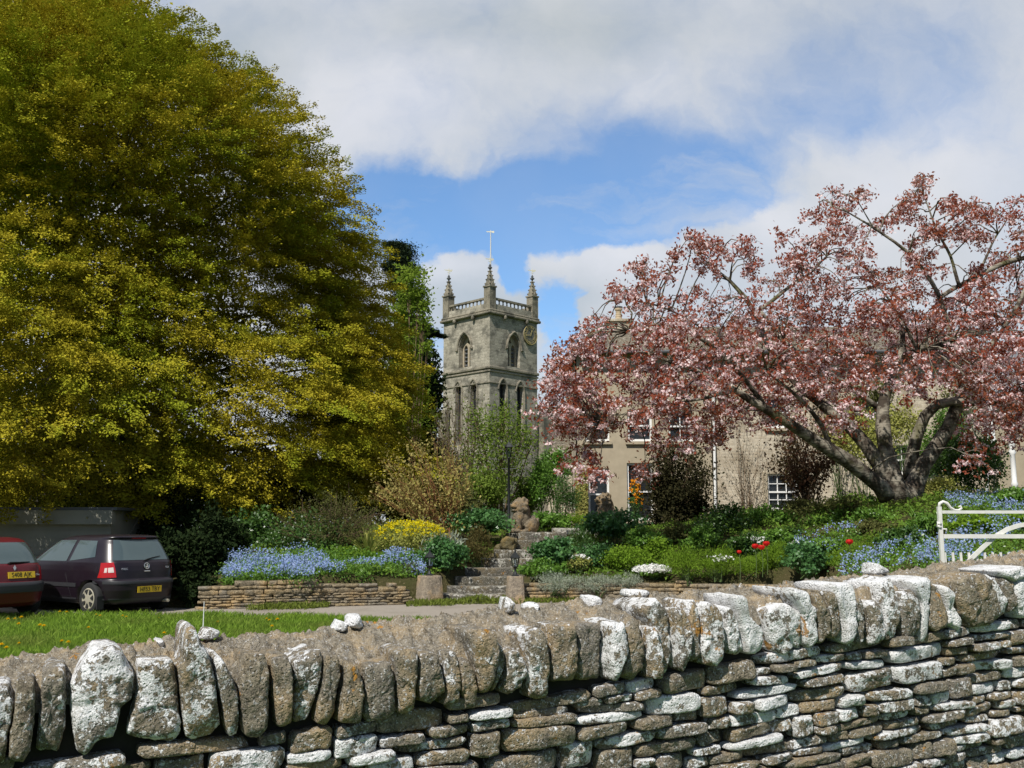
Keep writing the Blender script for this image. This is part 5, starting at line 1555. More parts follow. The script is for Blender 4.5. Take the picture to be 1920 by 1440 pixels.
def leafy_tree(name, label, cat, px, D, pads, leaf, n, L, seed, bark='twig', base_z=None, aspect=.6, droop=0.0, flat=.6, r_px=1.0, stems=1, group=None):
    """a small tree or shrub given by clumps seen at (px, py, radius px, depth offset)"""
    rg = np.random.default_rng(seed); b0 = P(px, 990, D); bz = gz(b0[0], D) if base_z is None else base_z
    base = np.array([b0[0], D, float(bz) - .03])
    root = thing(name, label, cat, base, 0, group)
    C, Dd, Nn = [], [], []; mb = MB()
    for k, (x, y, r, dz) in enumerate(pads):
        c = P(x, y, D + dz); R = r / F * (D + dz)
        m = int(2.6 * n * (r * r) / 900.0) + 8
        q = rg.normal(size=(m, 3)) * .62 * np.array([R, R, R * flat])
        C.append(c + q); Dd.append(unit(q) + rg.normal(size=(m, 3)) * .7 + np.array([0, 0, -droop])); Nn.append(np.array([0, 0, .7]) + unit(q) * .5 + rg.normal(size=(m, 3)) * .6)
        st = base + np.array([rg.normal() * .04 * stems, rg.normal() * .04 * stems, 0])
        mid = st * .5 + c * .5 + np.array([rg.normal() * .1, rg.normal() * .1, .25 * R]); th = .012 + .012 * min(1, np.linalg.norm(c - st) / 4)
        mb.tube(np.array([st, st * .7 + mid * .3, mid, mid * .4 + c * .6, c]), [th * 2.2, th * 1.9, th * 1.3, th * .8, th * .35], 6, cap=False)
        for e in range(3):
            tip = c + rdir_(rg, 1)[0] * R * (.9, .9, .9 * flat); mb.tube(np.array([c * .6 + mid * .4, c * .5 + tip * .5 + rg.normal(size=3) * .05, tip]), [th * .6, th * .4, th * .2], 4, cap=False)
    C = np.concatenate(C); ll = rg.uniform(.7, 1.3, len(C)) * L
    leaf_mesh('foliage', M[leaf], C, np.concatenate(Dd), np.concatenate(Nn), ll, ll * aspect, np.clip(rg.normal(.5, .28, len(C)), 0, 1), root)
    mb.build('stem', M[bark], root, smooth=True)
    return root


def rdir_(rg, n):
    return unit(rg.normal(size=(n, 3)))


def conifer():
    rg = np.random.default_rng(5); D = 52.0; b = P(745, 990, D)
    root = thing('conifer', 'dark conifer with ragged level branches just left of the church tower', 'tree', (b[0], D, 1.2))
    C, Dd, Nn = [], [], []; mb = MB(); ax = np.array([b[0], D])
    zt = P(745, 470, D)[2]; mb.tube([(b[0], D, 1.2), (b[0], D, zt * .6), (b[0], D, zt)], [.4, .25, .04], 8)
    arms = [(742, 482, -10), (764, 500, 10), (728, 460, 0), (735, 472, 0), (748, 464, 0), (757, 476, 0), (772, 512, 0), (752, 520, 0), (740, 540, 0), (760, 545, 0), (725, 500, 0), (790, 628, 10), (818, 622, 15), (834, 632, 18), (795, 660, 14), (800, 690, 16), (815, 705, 18), (826, 725, 16), (780, 600, 10), (770, 560, 8), (805, 745, 14), (800, 610, 8), (815, 665, 8), (790, 575, 6), (808, 760, 6), (820, 745, 6), (785, 640, 6), (790, 700, 4), (812, 800, 8), (812, 780, 10), (788, 720, 5), (760, 650, 0), (765, 700, 0), (770, 780, 5), (790, 830, 6), (806, 640, 12)]
    for k, (x, y, _) in enumerate(arms):
        tip = P(x, y, D + rg.normal() * .8); a = np.array([ax[0], ax[1], min(zt, tip[2] - .3 + rg.normal() * .3)]); p = bend(a, tip, 8, .25, .15, k)
        mb.tube(p, np.linspace(.09, .012, 8), 5, cap=False)
        m = 2400; s = rg.random(m) ** .7; i = s * 6.99; q = np.stack([np.interp(i, np.arange(8), p[:, j]) for j in range(3)], 1)
        d = unit(tip - a); w = (1.05 - s) * .9 + .15
        C.append(q + rg.normal(size=(m, 3)) * np.stack([w * .45, w * .5, w * .12], 1)); Dd.append(d + rg.normal(size=(m, 3)) * .6); Nn.append(np.array([0, 0, 1]) + rg.normal(size=(m, 3)) * .5)
    C = np.concatenate(C); ll = rg.uniform(.12, .22, len(C))
    leaf_mesh('foliage', M['conifer'], C, np.concatenate(Dd), np.concatenate(Nn), ll, ll * .35, rg.random(len(C)), root); mb.build('trunk', M['bark_beech'], root, smooth=True)


conifer()
leafy_tree('deciduous_tree', 'bright green young-leaved tree peeping out between beech and church tower', 'tree', 770, 44.0,
           [(770, 520, 26, 0), (785, 545, 20, 0), (792, 575, 17, 0), (775, 560, 24, 1), (760, 590, 30, 1), (795, 603, 14, 0), (765, 640, 34, 1), (800, 650, 12, 0), (750, 700, 40, 1), (745, 780, 50, 1)], 'lime', 300, .17, 31, base_z=1.3, flat=.8)


def cherry():
    rg = np.random.default_rng(8); D0 = 25.5
    b = P(1690, 942, D0); root = thing('cherry_tree', 'wide spreading blossom tree with bronze leaves, pink flowers and several leaning stems', 'tree', (b[0], D0, b[2]))
    mb = MB()

    def limb(pts, w0, d0=0.0, d1=0.0, n=10, seg=14):
        k = len(pts); q = np.array([P(x, y, D0 + d0 + (d1 - d0) * i / (k - 1)) for i, (x, y, w) in enumerate(pts)]); r = np.array([w / 2 / F * D0 * (.62 if w > 12 else .9) for _, _, w in pts])
        cum = np.concatenate([[0], np.cumsum(np.linalg.norm(np.diff(q, axis=0), axis=1))]); s = np.linspace(0, cum[-1], seg)
        # smooth the traced line a little
        pp = np.stack([np.interp(s, cum, q[:, j]) for j in range(3)], 1); rr = np.interp(s, cum, r)
        for _ in range(2): pp[1:-1] = pp[1:-1] * .5 + (pp[:-2] + pp[2:]) * .25
        pp[1:-1] += np.stack([vnoise(pp[1:-1] * 1.7 + 31 * j, j) for j in range(3)], 1) * .035
        rr = rr * (1 + .10 * vnoise(pp * 3.1, 5))
        mb.tube(pp, rr, n, cap=True); return pp
    limbs = []
    for pts, d0, d1 in [
        ([(1672, 940, 62), (1650, 905, 52), (1620, 880, 46), (1560, 850, 40), (1500, 805, 34), (1440, 768, 27), (1380, 730, 18), (1300, 690, 10), (1220, 665, 5)], 0, -2.2),
        ([(1672, 915, 55), (1645, 850, 44), (1605, 803, 37), (1560, 772, 33), (1520, 742, 25), (1480, 712, 18), (1430, 655, 12), (1426, 581, 11), (1390, 545, 9), (1345, 507, 6), (1300, 470, 3)], 0, .8),
        ([(1690, 940, 66), (1660, 850, 46), (1652, 770, 38), (1658, 722, 30), (1685, 690, 18), (1700, 640, 11), (1690, 590, 7), (1650, 540, 4)], -.15, .5),
        ([(1705, 945, 75), (1715, 890, 52), (1750, 840, 44), (1790, 790, 40), (1800, 745, 34), (1812, 700, 28), (1846, 660, 20), (1885, 625, 13), (1915, 560, 9), (1950, 480, 5)], .1, -.6),
        ([(1705, 900, 44), (1712, 830, 36), (1733, 770, 33), (1752, 745, 30), (1790, 752, 28), (1840, 762, 26), (1890, 750, 22), (1930, 742, 18), (2020, 720, 9)], .3, -1.0),
        ([(1803, 725, 20), (1790, 668, 16), (1775, 610, 11), (1770, 560, 9), (1722, 490, 8), (1690, 455, 6), (1640, 430, 5), (1600, 400, 3), (1560, 385, 2)], 0, -.5),
        ([(1940, 480, 16), (1880, 492, 17), (1830, 520, 15), (1790, 540, 14), (1760, 560, 10)], 1.2, .3),
        ([(1426, 581, 8), (1470, 545, 8), (1515, 517, 6), (1550, 480, 3)], .5, 0), ([(1520, 742, 14), (1470, 640, 9), (1426, 585, 9)], .4, .5),
        ([(1440, 768, 14), (1380, 690, 9), (1321, 636, 8), (1270, 612, 7), (1230, 606, 5), (1180, 620, 3)], -1.2, -2.4),
        ([(1720, 660, 9), (1760, 648, 11), (1800, 632, 10), (1850, 625, 8)], -1.5, -1.2), ([(1790, 560, 9), (1850, 580, 13), (1880, 600, 11), (1895, 640, 7)], .5, .2),
        ([(1652, 770, 20), (1600, 730, 15), (1540, 690, 10), (1470, 640, 6)], .3, -.8), ([(1560, 850, 12), (1545, 800, 10), (1500, 745, 7), (1440, 700, 4)], -.4, -1.8), ([(1380, 730, 9), (1330, 745, 6), (1260, 760, 4), (1190, 790, 3), (1130, 800, 2)], -2, -2.6),
        ([(1800, 540, 8), (1780, 470, 6), (1750, 420, 4), (1728, 350, 2)], .4, .2), ([(1830, 520, 6), (1870, 440, 4), (1900, 390, 2)], .6, .8), ([(1440, 690, 6), (1360, 640, 5), (1240, 570, 4), (1170, 560, 2)], -.6, -1.5), ([(1345, 507, 3), (1310, 455, 2)], .7, .6), ([(1640, 430, 3), (1610, 380, 2)], -.4, -.4)]:
        limbs.append(limb(pts, 0, d0, d1))
    # flared, mossy foot
    f = MB().lathe([(.54, -.25), (.43, .0), (.35, .25), (.30, .5)], P(1692, 940, D0), 18); v = f.V[0]; c = P(1692, 940, D0)
    r_ = v[:, :2] - c[:2]; v[:, :2] = c[:2] + r_ * (1 + .16 * vnoise(np.concatenate([unit(r_) * 2.2, v[:, 2:] * .8], 1), 3))[:, None]
    mb.add(v, f.Fc)
    # where the leaves and flowers hang: an outline of the crown in which density varies, spread through its depth
    poly = np.array([(1012, 770), (1030, 690), (1065, 625), (1120, 600), (1150, 548), (1195, 490), (1250, 470), (1300, 440), (1370, 450), (1440, 442), (1470, 500), (1505, 405), (1570, 358), (1640, 395), (1690, 365), (1728, 325), (1785, 372), (1850, 380), (1920, 372), (2060, 400), (2120, 560), (2080, 720), (1980, 800), (1900, 810), (1850, 790), (1800, 760), (1700, 740), (1650, 745), (1600, 775), (1540, 775), (1480, 805), (1420, 800), (1350, 830), (1270, 825), (1200, 870), (1130, 910), (1085, 900), (1045, 830)], float)

    def inside(x, y):
        a = poly; bb = np.roll(poly, -1, 0); cr = ((a[:, 1] > y) != (bb[:, 1] > y)) & (x < (bb[:, 0] - a[:, 0]) * (y - a[:, 1]) / (bb[:, 1] - a[:, 1] + 1e-9) + a[:, 0])
        return cr.sum() % 2 == 1
    pts = []; tries = 0
    extra = [(1085, 875), (1128, 895), (1210, 890), (1090, 850), (1290, 830), (1330, 820), (1565, 790), (1590, 800), (1600, 765), (1430, 1 + 790),
             (1480, 475), (1465, 440), (1475, 520), (1520, 405), (1560, 365), (1590, 385), (1620, 360), (1730, 335), (1722, 360), (1700, 375), (1790, 380), (1812, 385), (1850, 395), (1905, 380), (1300, 445), (1310, 465), (1340, 455), (1205, 490), (1160, 548), (1190, 500), (1040, 680), (1030, 700), (1850, 780), (1880, 800), (1910, 795), (1800, 800), (1830, 830), (1895, 830), (1560, 640), (1900, 700), (1860, 700),
             (1830, 860), (1860, 790)]
    while len(pts) < 370 and tries < 40000:
        tries += 1
        x, y = rg.uniform(1005, 2120), rg.uniform(320, 915)
        if not inside(x, y): continue
        if abs(x - 1160) < 36 and abs(y - 592) < 28: continue
        dens = .38 if y < 560 else 1.0
        if y < 480: dens = .30
        if x < 1250 and y < 600: dens *= .8
        hole = vnoise(np.array([[x / 46., y / 34., 2.2]]), 9)[0]
        if hole > .25 and y < 600: dens *= .35
        if 1560 < x < 1900 and y > 715: dens *= .28
        if 1440 < x < 1561 and y > 755: dens *= .3
        if 1560 < x < 1880 and y > 660: dens *= .8
        if y > 780: dens *= .45
        if x < 1350 and y > 780: dens *= .42
        if rg.random() > dens: continue
        md = 20
        if any((x - q[0]) ** 2 + ((y - q[1]) * 1.25) ** 2 < md * md for q in pts) and len(pts) < 368: continue
        pts.append((x, y))
    pts += extra
    allp = np.concatenate(limbs); C, Dd, Nn, V = [], [], [], []; B, Bd, Bn, BV = [], [], [], []
    for k, (x, y) in enumerate(pts):
        edge = min(1.0, min(abs(x - 1010) / 260, abs(y - 330) / 260)); dep = rg.uniform(-1, 1) * (1.0 + 2.2 * edge) - (.9 if y > 640 else 0)
        if x < 1300: dep = dep * .7 - 1.6
        c = P(x, y, D0 + dep); R = rg.uniform(.32, .55) * (.75 if y < 520 else 1)
        j = np.argmin(np.sum((allp - c) ** 2, 1)); a = allp[j]
        tw = bend(a, c, 6, .15 + .08 * np.linalg.norm(c - a), .12, k); mb.tube(tw, np.linspace(.022, .007, 6), 5, cap=False)
        ns = 11
        for e in range(ns):                              # fine drooping twigs carrying sprigs
            tip = c + rdir_(rg, 1)[0] * R * (1.1, 1.1, .65) + np.array([0, 0, -.10]); tb = bend(tw[4] * .5 + c * .5, tip, 4, .07, .03, k * 11 + e); mb.tube(tb, [.006, .005, .004, .003], 3, cap=False)
            m = 10; s = rg.random((m, 1)) ** .6; q = tb[1] * (1 - s) + tip * s
            C.append(q + rg.normal(size=(m, 3)) * .075); Dd.append(rg.normal(size=(m, 3)) + np.array([0, 0, -.5])); Nn.append(rg.normal(size=(m, 3)) + np.array([0, -.2, .9])); V.append(np.clip(rg.normal(.5, .3, m), 0, 1))
            hang = 3 if y > 600 else 2
            for w in range(hang):                        # hanging bunches of double flowers
                if rg.random() > .44: continue
                u = rg.random(); fc = tb[1] * (1 - u) + tip * u + np.array([0, 0, -.06]); m = 12
                B.append(fc + rg.normal(size=(m, 3)) * np.array([.05, .05, .026])); Bd.append(rg.normal(size=(m, 3))); Bn.append(rg.normal(size=(m, 3)) * .7 + np.array([0, -.3, .6])); BV.append(np.clip(rg.normal(.55, .3, m), 0, 1))
    C = np.concatenate(C); ll = rg.uniform(.075, .135, len(C))
    leaf_mesh('foliage', M['bronze'], C, np.concatenate(Dd), np.concatenate(Nn), ll, ll * .48, np.concatenate(V), root)
    B = np.concatenate(B); ll = rg.uniform(.05, .08, len(B))
    leaf_mesh('blossom', M['blossom'], B, np.concatenate(Bd), np.concatenate(Bn), ll, ll * .95, np.concatenate(BV), root)
    mb.build('trunk', M['bark_cherry'], root, smooth=True)


cherry()


# ------------------------------------------------------------------ shrubs and flowers of the garden
def shrub(name, label, cat, px, py, rx, ry, D, leaf, L, n, seed, aspect=.6, clumps=26, up=.35, group=None, flower=None, fn=0, fL=.05, top=.35, stem='stem', depth=.8, loose=.16, side=0.0):
    """mound whose outline in the photo is an ellipse (px, py, rx, ry) at depth D, standing on the bank"""
    rg = np.random.default_rng(seed); c = P(px, py, D); k = D / F; ax, az = rx * k, ry * k; ay = max(ax * depth, az * .7)
    zb = min(c[2] - az * .95, max(float(gz(c[0], D)) - .03, c[2] - az * 2.2)); zb = max(zb, 0.0)
    root = thing(name, label, cat, (c[0], D, zb), 0, group)
    th = rg.uniform(0, 2 * math.pi, clumps); u = rg.uniform(-.35, 1, clumps); r = np.sqrt(1 - u * u); f = rg.uniform(.52, 1.04, clumps)[:, None]
    cl = np.stack([r * np.cos(th), r * np.sin(th), u], 1) * f
    pick = rg.integers(0, clumps, n); q = cl[pick] + rg.normal(size=(n, 3)) * loose
    inner = rg.random(n) < .25; q[inner] = rdir_(rg, inner.sum()) * rg.random((inner.sum(), 1)) ** .5 * .8
    C = c + q * np.array([ax, ay, az]); low = zb + .01; C[:, 2] = np.where(C[:, 2] < low, low + rg.random(n) * .06, C[:, 2])
    nr = unit(q * np.array([1 / max(ax, .1), 1 / max(ay, .1), 1 / max(az, .1)])) * .6 + np.array([0, 0, up]) + rg.normal(size=(n, 3)) * .5
    d = unit(q) * .6 + np.array([0, 0, side]) + rg.normal(size=(n, 3)) * .7
    ll = rg.uniform(.7, 1.35, n) * L; cv = rg.normal(0, .16, clumps)[pick]
    leaf_mesh('foliage', M[leaf], C, d, nr, ll, ll * aspect, np.clip(rg.normal(.5, .22, n) + cv, 0, 1), root)
    mb = MB(); b0 = np.array([c[0], D, zb - .02])
    for i in range(min(clumps, 16)):
        t = c + cl[i] * np.array([ax, ay, az]) * .9; s = b0 + rg.normal(size=3) * np.array([ax * .15, ay * .15, 0]); mb.tube(bend(s, t, 5, .02, .04, i), np.linspace(.012, .004, 5), 4, cap=False)
    mb.build('stem', M[stem], root)
    if flower:
        w = rg.normal(size=(fn, 3)); w = unit(w); w[:, 2] = abs(w[:, 2]) * (1 - top) + top; w = unit(w)
        i = rg.integers(0, clumps, fn); ctr = cl[i] / np.maximum(.3, np.linalg.norm(cl[i], axis=1, keepdims=True)); w = unit(w * .5 + ctr * .6 + np.array([0, 0, top]))
        fc = c + w * np.array([ax, ay, az]) * rg.uniform(.92, 1.08, (fn, 1)); m = 3
        fc = np.repeat(fc, m, 0) + rg.normal(size=(fn * m, 3)) * fL * .35
        leaf_mesh('flowers', M[flower], fc, rdir_(rg, fn * m), np.array([0, -.3, .7]) + rg.normal(size=(fn * m, 3)) * .5, fL, fL * .9, rg.random(fn * m), root)
    return root


def twiggy(name, label, px, base_py, D, tips, leaf, L, per, seed, bark, cat='shrub', aspect=.6, scat=.10, width=.012):
    rg = np.random.default_rng(seed); b = P(px, base_py, D); z = float(gz(b[0], D)) - .03
    root = thing(name, label, cat, (b[0], D, z)); mb = MB(); C = []
    for k, (x, y, dz) in enumerate(tips):
        t = P(x, y, D + dz); s = np.array([b[0] + rg.normal() * .14, D + rg.normal() * .14, z]); p = bend(s, t, 8, .12, .10, k + seed)
        mb.tube(p, np.linspace(width, .003, 8), 5, cap=False)
        for e in range(4):
            i = rg.integers(3, 8); q = p[i] + rdir_(rg, 1)[0] * rg.uniform(.15, .45) * (1, 1, .8) + np.array([0, 0, .12]); mb.tube(bend(p[i - 1], q, 4, .02, .02, k + e), [width * .4, width * .3, .003, .002], 4, cap=False)
            m = per; s_ = rg.random((m, 1)) ** .7; C.append(p[i - 1] * (1 - s_) + q * s_ + rg.normal(size=(m, 3)) * scat)
        m = per; s_ = .55 + .45 * rg.random(m) ** .6; C.append(np.stack([np.interp(s_ * 7, np.arange(8), p[:, j]) for j in range(3)], 1) + rg.normal(size=(m, 3)) * scat)
    C = np.concatenate(C); n = len(C); ll = rg.uniform(.6, 1.3, n) * L
    leaf_mesh('foliage', M[leaf], C, rg.normal(size=(n, 3)) + np.array([0, 0, .4]), rg.normal(size=(n, 3)) + np.array([0, -.2, .7]), ll, ll * aspect, np.clip(rg.normal(.5, .28, n), 0, 1), root)
    mb.build('stem', M[bark], root, smooth=True); return root


rgt = np.random.default_rng(3)


def fan(cx, cy, rx, ry, n, dd=.7, lo=-.25):
    out = []
    for i in range(n):
        a = rgt.uniform(0, 2 * math.pi); r = rgt.uniform(.45, 1.0)
        y = math.sin(a) * r
        out.append((cx + rx * math.cos(a) * r, cy - ry * (y if y > lo else lo + rgt.random() * .2), rgt.uniform(-dd, dd)))
    return out


# left bed
twiggy('variegated_shrub', 'tall golden variegated shrub with bare reddish stems left of the lamp post', 838, 985, 25.5, fan(800, 905, 112, 92, 60, 1.1), 'variegated', .085, 13, 41, 'redtwig', scat=.12, width=.016)
twiggy('twiggy_tree', 'half-bare brown twiggy tree in front of the tower foot', 868, 960, 31.0, fan(862, 800, 62, 85, 46, 1.4), 'olive', .07, 8, 42, 'twig', 'tree', scat=.14, width=.02)
leafy_tree('small_tree', 'small bright green tree behind the lamp post', 'tree', 935, 30.0,
           [(925, 790, 34, 0), (955, 795, 30, 0), (980, 815, 24, 0), (905, 810, 30, .4), (940, 830, 36, -.3), (970, 850, 30, 0), (900, 850, 34, .3), (930, 875, 36, -.2), (965, 890, 26, 0), (900, 900, 34, 0), (935, 925, 30, 0), (905, 945, 34, -.2), (950, 770, 20, .2), (890, 780, 18, .3), (995, 830, 14, 0)], 'lime2', 165, .085, 43, flat=.8, stems=2)
twiggy('broom_shrub', 'grey-green wispy broom shrub beneath the beech skirt', 630, 1030, 24.0, fan(622, 985, 118, 66, 75, .9, -.4), 'olive', .06, 24, 44, 'twig', aspect=.3, scat=.13)
shrub('dark_shrub', 'dark green bush filling the ground below the broom shrub', 'shrub', 590, 1010, 95, 42, 24.3, 'darkgreen', .08, 3600, 45)
shrub('leafy_shrub', 'dense green bush in the shade at the left end of the flower bed', 'shrub', 480, 1010, 60, 55, 25.5, 'darkgreen', .09, 3000, 145)
shrub('euphorbia', 'bright yellow-flowered spurge mound beside the spiky plant', 'plant', 768, 1014, 72, 36, 23.6, 'yellowgreen', .065, 3600, 46, flower='yellowflower', fn=520, fL=.045, aspect=.45, loose=.24, clumps=40, top=.15)
shrub('geranium_mound', 'lush green leafy mound just left of the left lion', 'plant', 902, 983, 56, 26, 25.4, 'bluegreen', .085, 2400, 47, aspect=.85, up=.8)
shrub('heather', 'brown-green heathery bush hugging the left edge of the steps', 'shrub', 897, 1030, 36, 38, 23.5, 'heather', .06, 3600, 48, aspect=.25, side=.6)
shrub('columbine', 'round blue-green leafy clump behind the left pier', 'plant', 832, 1044, 38, 36, 22.7, 'bluegreen', .07, 2600, 49, aspect=.9, up=.8)
shrub('iris_clump', 'grey-blue spiky leaf clump above the blue flowers', 'plant', 830, 1022, 44, 22, 23.2, 'silver', .16, 420, 50, aspect=.14, side=1.2)
shrub('lavender', 'grey-brown lavender bush at the left pier', 'shrub', 772, 1076, 32, 19, 22.0, 'lavender', .055, 1900, 51, aspect=.22, side=.9)
shrub('low_plant', 'fresh green low plants between blue flowers and the spiky plant', 'plant', 640, 1042, 70, 17, 23.0, 'brightgreen', .07, 2000, 52, aspect=.6)
shrub('low_plant', 'green leafy patch under the yellow spurge', 'plant', 745, 1046, 50, 14, 22.9, 'midgreen', .07, 1200, 152, aspect=.6)
shrub('laurel', 'dark glossy laurel bush just right of the left lion', 'shrub', 1012, 915, 30, 52, 30.5, 'midgreen', .08, 3200, 53, aspect=.5)
shrub('yew_bush', 'very dark clipped yew bush beside the ivy-clad house corner', 'shrub', 1060, 935, 26, 48, 30.2, 'darkgreen', .06, 3600, 54, aspect=.4)
shrub('geranium_mound', 'green leafy mound just right of the left lion', 'plant', 1030, 980, 34, 21, 26.8, 'midgreen', .08, 1500, 55, aspect=.85, up=.8)
shrub('box_shrub', 'small yellow-green bush at the end of the landing slab', 'shrub', 1078, 978, 22, 14, 27.4, 'brightgreen', .05, 900, 56)
# near-black evergreens, most added to stand in for shade behind and under the beech
for i, (x, y, rx, ry, D, lb) in enumerate([(785, 760, 40, 110, 49, 'tall narrow black-green yew hugging the right edge of the beech'), (60, 930, 150, 110, 41, 'added yew giving the dark behind the garage at the left edge'), (290, 915, 150, 115, 42, 'added yew giving the dark behind the beech trunk'), (510, 930, 140, 110, 41, 'added yew giving the dark behind the shaded flower bed end'), (690, 930, 120, 95, 43, 'added yew giving the dark behind the broom shrub'), (800, 910, 60, 90, 46, 'narrow added dark yew left of the tower foot')]):
    shrub('dark_fill_yew', lb, 'tree', x, y, rx, ry, D, 'blackgreen', .26, 8000, 300 + i, aspect=.5, clumps=40, group='dark yews behind the beech')  # row added to close the bright gap below the crown with darkness
for i, (x, y, rx, ry, D, lb) in enumerate([(362, 1108, 34, 30, 20.3, 'small added bush standing in for shade at the left end of the tan garden wall'), (350, 1060, 60, 60, 21.9, 'low added bush coloured as shade directly behind the plum car rear corner'), (405, 1040, 62, 80, 23.3, 'added bush coloured as the deep shade right of the plum car'), (330, 1010, 60, 80, 26.5, 'added bush coloured as the deep shade behind the plum car'), (250, 990, 70, 80, 28.5, 'added bush standing in for shade at the right end of the garage')]):
    shrub('evergreen_shrub', lb, 'shrub', x, y, rx, ry, D, 'blackgreen', .10, 5200, 310 + i, clumps=40)  # bushes added to give the black tree shade around the plum car
# right bed
shrub('geranium_mound', 'dark green leafy mound in front of the right lion', 'plant', 1150, 986, 52, 29, 25.0, 'bluegreen', .085, 2800, 57, aspect=.85, up=.8)
shrub('columbine', 'rounded blue-green clump spilling over the right of the steps', 'plant', 1036, 1041, 40, 31, 23.0, 'bluegreen', .085, 2300, 58, aspect=.85, up=.8)
shrub('rosemary', 'dark feathery green bush above the round clump by the steps', 'shrub', 1086, 1022, 36, 28, 24.2, 'darkgreen', .06, 2600, 59, aspect=.22, side=.8)
shrub('low_plant', 'green trailing plant under the clump by the right pier', 'plant', 1015, 1068, 44, 18, 22.4, 'midgreen', .07, 1400, 60)
shrub('catmint', 'soft mid-green plant below the second lion mound', 'plant', 1120, 1045, 34, 26, 23.2, 'bluegreen', .06, 1500, 61, aspect=.7)
shrub('cranesbill', 'bright green cushion right of the soft plant, above the silver mats', 'plant', 1175, 1052, 48, 26, 22.9, 'brightgreen', .055, 2900, 62, aspect=.5)
shrub('low_plant', 'bright green clump under the bare soil patch', 'plant', 1238, 1040, 32, 26, 23.4, 'brightgreen', .06, 1500, 63, aspect=.6)
shrub('primrose', 'pale yellow and pink flowering plant between the green clumps', 'plant', 1085, 1056, 20, 15, 22.8, 'yellowgreen', .05, 420, 64, flower='whiteflower', fn=40, fL=.05)
for i, (x, y, rx, ry, lb) in enumerate([(1042, 1096, 46, 20, 'silver-grey mat nearest the right pier on the low wall'), (1122, 1098, 44, 20, 'silver-grey mat in the middle of the low wall'), (1180, 1094, 28, 20, 'silver-grey tuft at the right end of the silver row')]):
    shrub('santolina', lb, 'plant', x, y, rx, ry, 21.8, 'silver', .05, 3400 if i < 2 else 2200, 70 + i, aspect=.18, side=.8, group='silver plants on the low wall', depth=.5)
shrub('candytuft', 'low cushion of white flowers on the right bed edge', 'plant', 1222, 1073, 36, 11, 22.2, 'midgreen', .05, 700, 75, flower='whiteflower', fn=800, fL=.05, top=.2)
for i, (x, y, rx, ry, lb, lf) in enumerate([(1285, 1058, 40, 30, 'feathery bright green plant next to the white cushion', 'brightgreen'), (1345, 1056, 40, 30, 'feathery green plant left of the red tulips', 'brightgreen'), (1415, 1062, 38, 24, 'feathery green plant under the red tulips', 'brightgreen'),
                                        (1462, 1045, 34, 26, 'feathery green plant right of the red tulips', 'brightgreen'), (1515, 1052, 42, 32, 'blue-green columbine leaf clump above the foreground wall', 'bluegreen'), (1640, 1040, 52, 36, 'tall feathery bright green plant beside the single red tulip', 'brightgreen'), (1580, 1058, 34, 20, 'low green plant between columbine and tall feathery plant', 'brightgreen')]):
    shrub('love_in_a_mist' if lf == 'brightgreen' else 'columbine', lb, 'plant', x, y, rx, ry, 21.6 if x < 1500 else 20.6, lf, .07, 2900, 80 + i, aspect=.16 if lf == 'brightgreen' else .9, side=.8 if lf == 'brightgreen' else 0, clumps=34)
shrub('dark_shrub', 'broad dark green bush under the brown-leaved climber', 'shrub', 1360, 990, 62, 40, 26.0, 'darkgreen', .09, 3600, 90)
shrub('dark_shrub', 'dark leafy bush below the twelve-pane window', 'shrub', 1440, 985, 60, 34, 26.0, 'midgreen', .09, 3300, 91)
shrub('leafy_shrub', 'green-leaved bush left of the dark bush row, over the tulip bed', 'shrub', 1320, 1020, 40, 30, 24.6, 'midgreen', .08, 2200, 92)
shrub('ivy_bank', 'yellowish ivy bank left of the cherry foot', 'plant', 1575, 970, 75, 42, 25.2, 'olive', .075, 4200, 93, aspect=.8)
shrub('leafy_shrub', 'bright leafy patch on the bank right of the cherry foot', 'shrub', 1665, 985, 70, 32, 23.8, 'midgreen', .075, 3600, 94)
shrub('ground_cover', 'brownish low plants sloping down from the cherry foot', 'plant', 1600, 1010, 80, 20, 23.2, 'heather', .07, 2600, 95)
shrub('leafy_shrub', 'green leafy hump above the forget-me-not sweep', 'shrub', 1500, 1012, 50, 22, 24.0, 'darkgreen', .075, 2200, 96)
for i, (x, y, rx, ry, D, lf, lb) in enumerate([(1560, 1028, 40, 20, 21.8, 'midgreen', 'leafy green plant between columbine and the ivy bank'), (1690, 1015, 44, 24, 20.2, 'darkgreen', 'dark leafy bush left of the gate post'), (1640, 1000, 46, 22, 22.5, 'olive', 'olive-green bush above the tall feathery plant'),
        (1545, 985, 40, 26, 24.8, 'midgreen', 'fresh green bush at the left of the ivy bank'), (1720, 960, 46, 26, 24.2, 'olive', 'olive bush at the right of the cherry foot'), (1270, 1010, 46, 26, 25.4, 'olive', 'olive-brown bush under the near-black bush'), (1400, 1025, 40, 24, 23.2, 'darkgreen', 'dark bush right behind the red tulips'),
        (1455, 1015, 38, 22, 23.6, 'midgreen', 'green bush right behind the feathery row'), (1210, 1015, 40, 22, 24.4, 'midgreen', 'leafy green plant beside the bare soil patch'), (1620, 955, 50, 30, 26.5, 'darkgreen', 'dark bush against the left cherry stem foot'), (1500, 960, 44, 26, 27.5, 'olive', 'olive bush under the purple-leaved tree')]):
    shrub('leafy_shrub', lb, 'shrub', x, y, rx, ry, D, lf, .075, 2400, 400 + i)
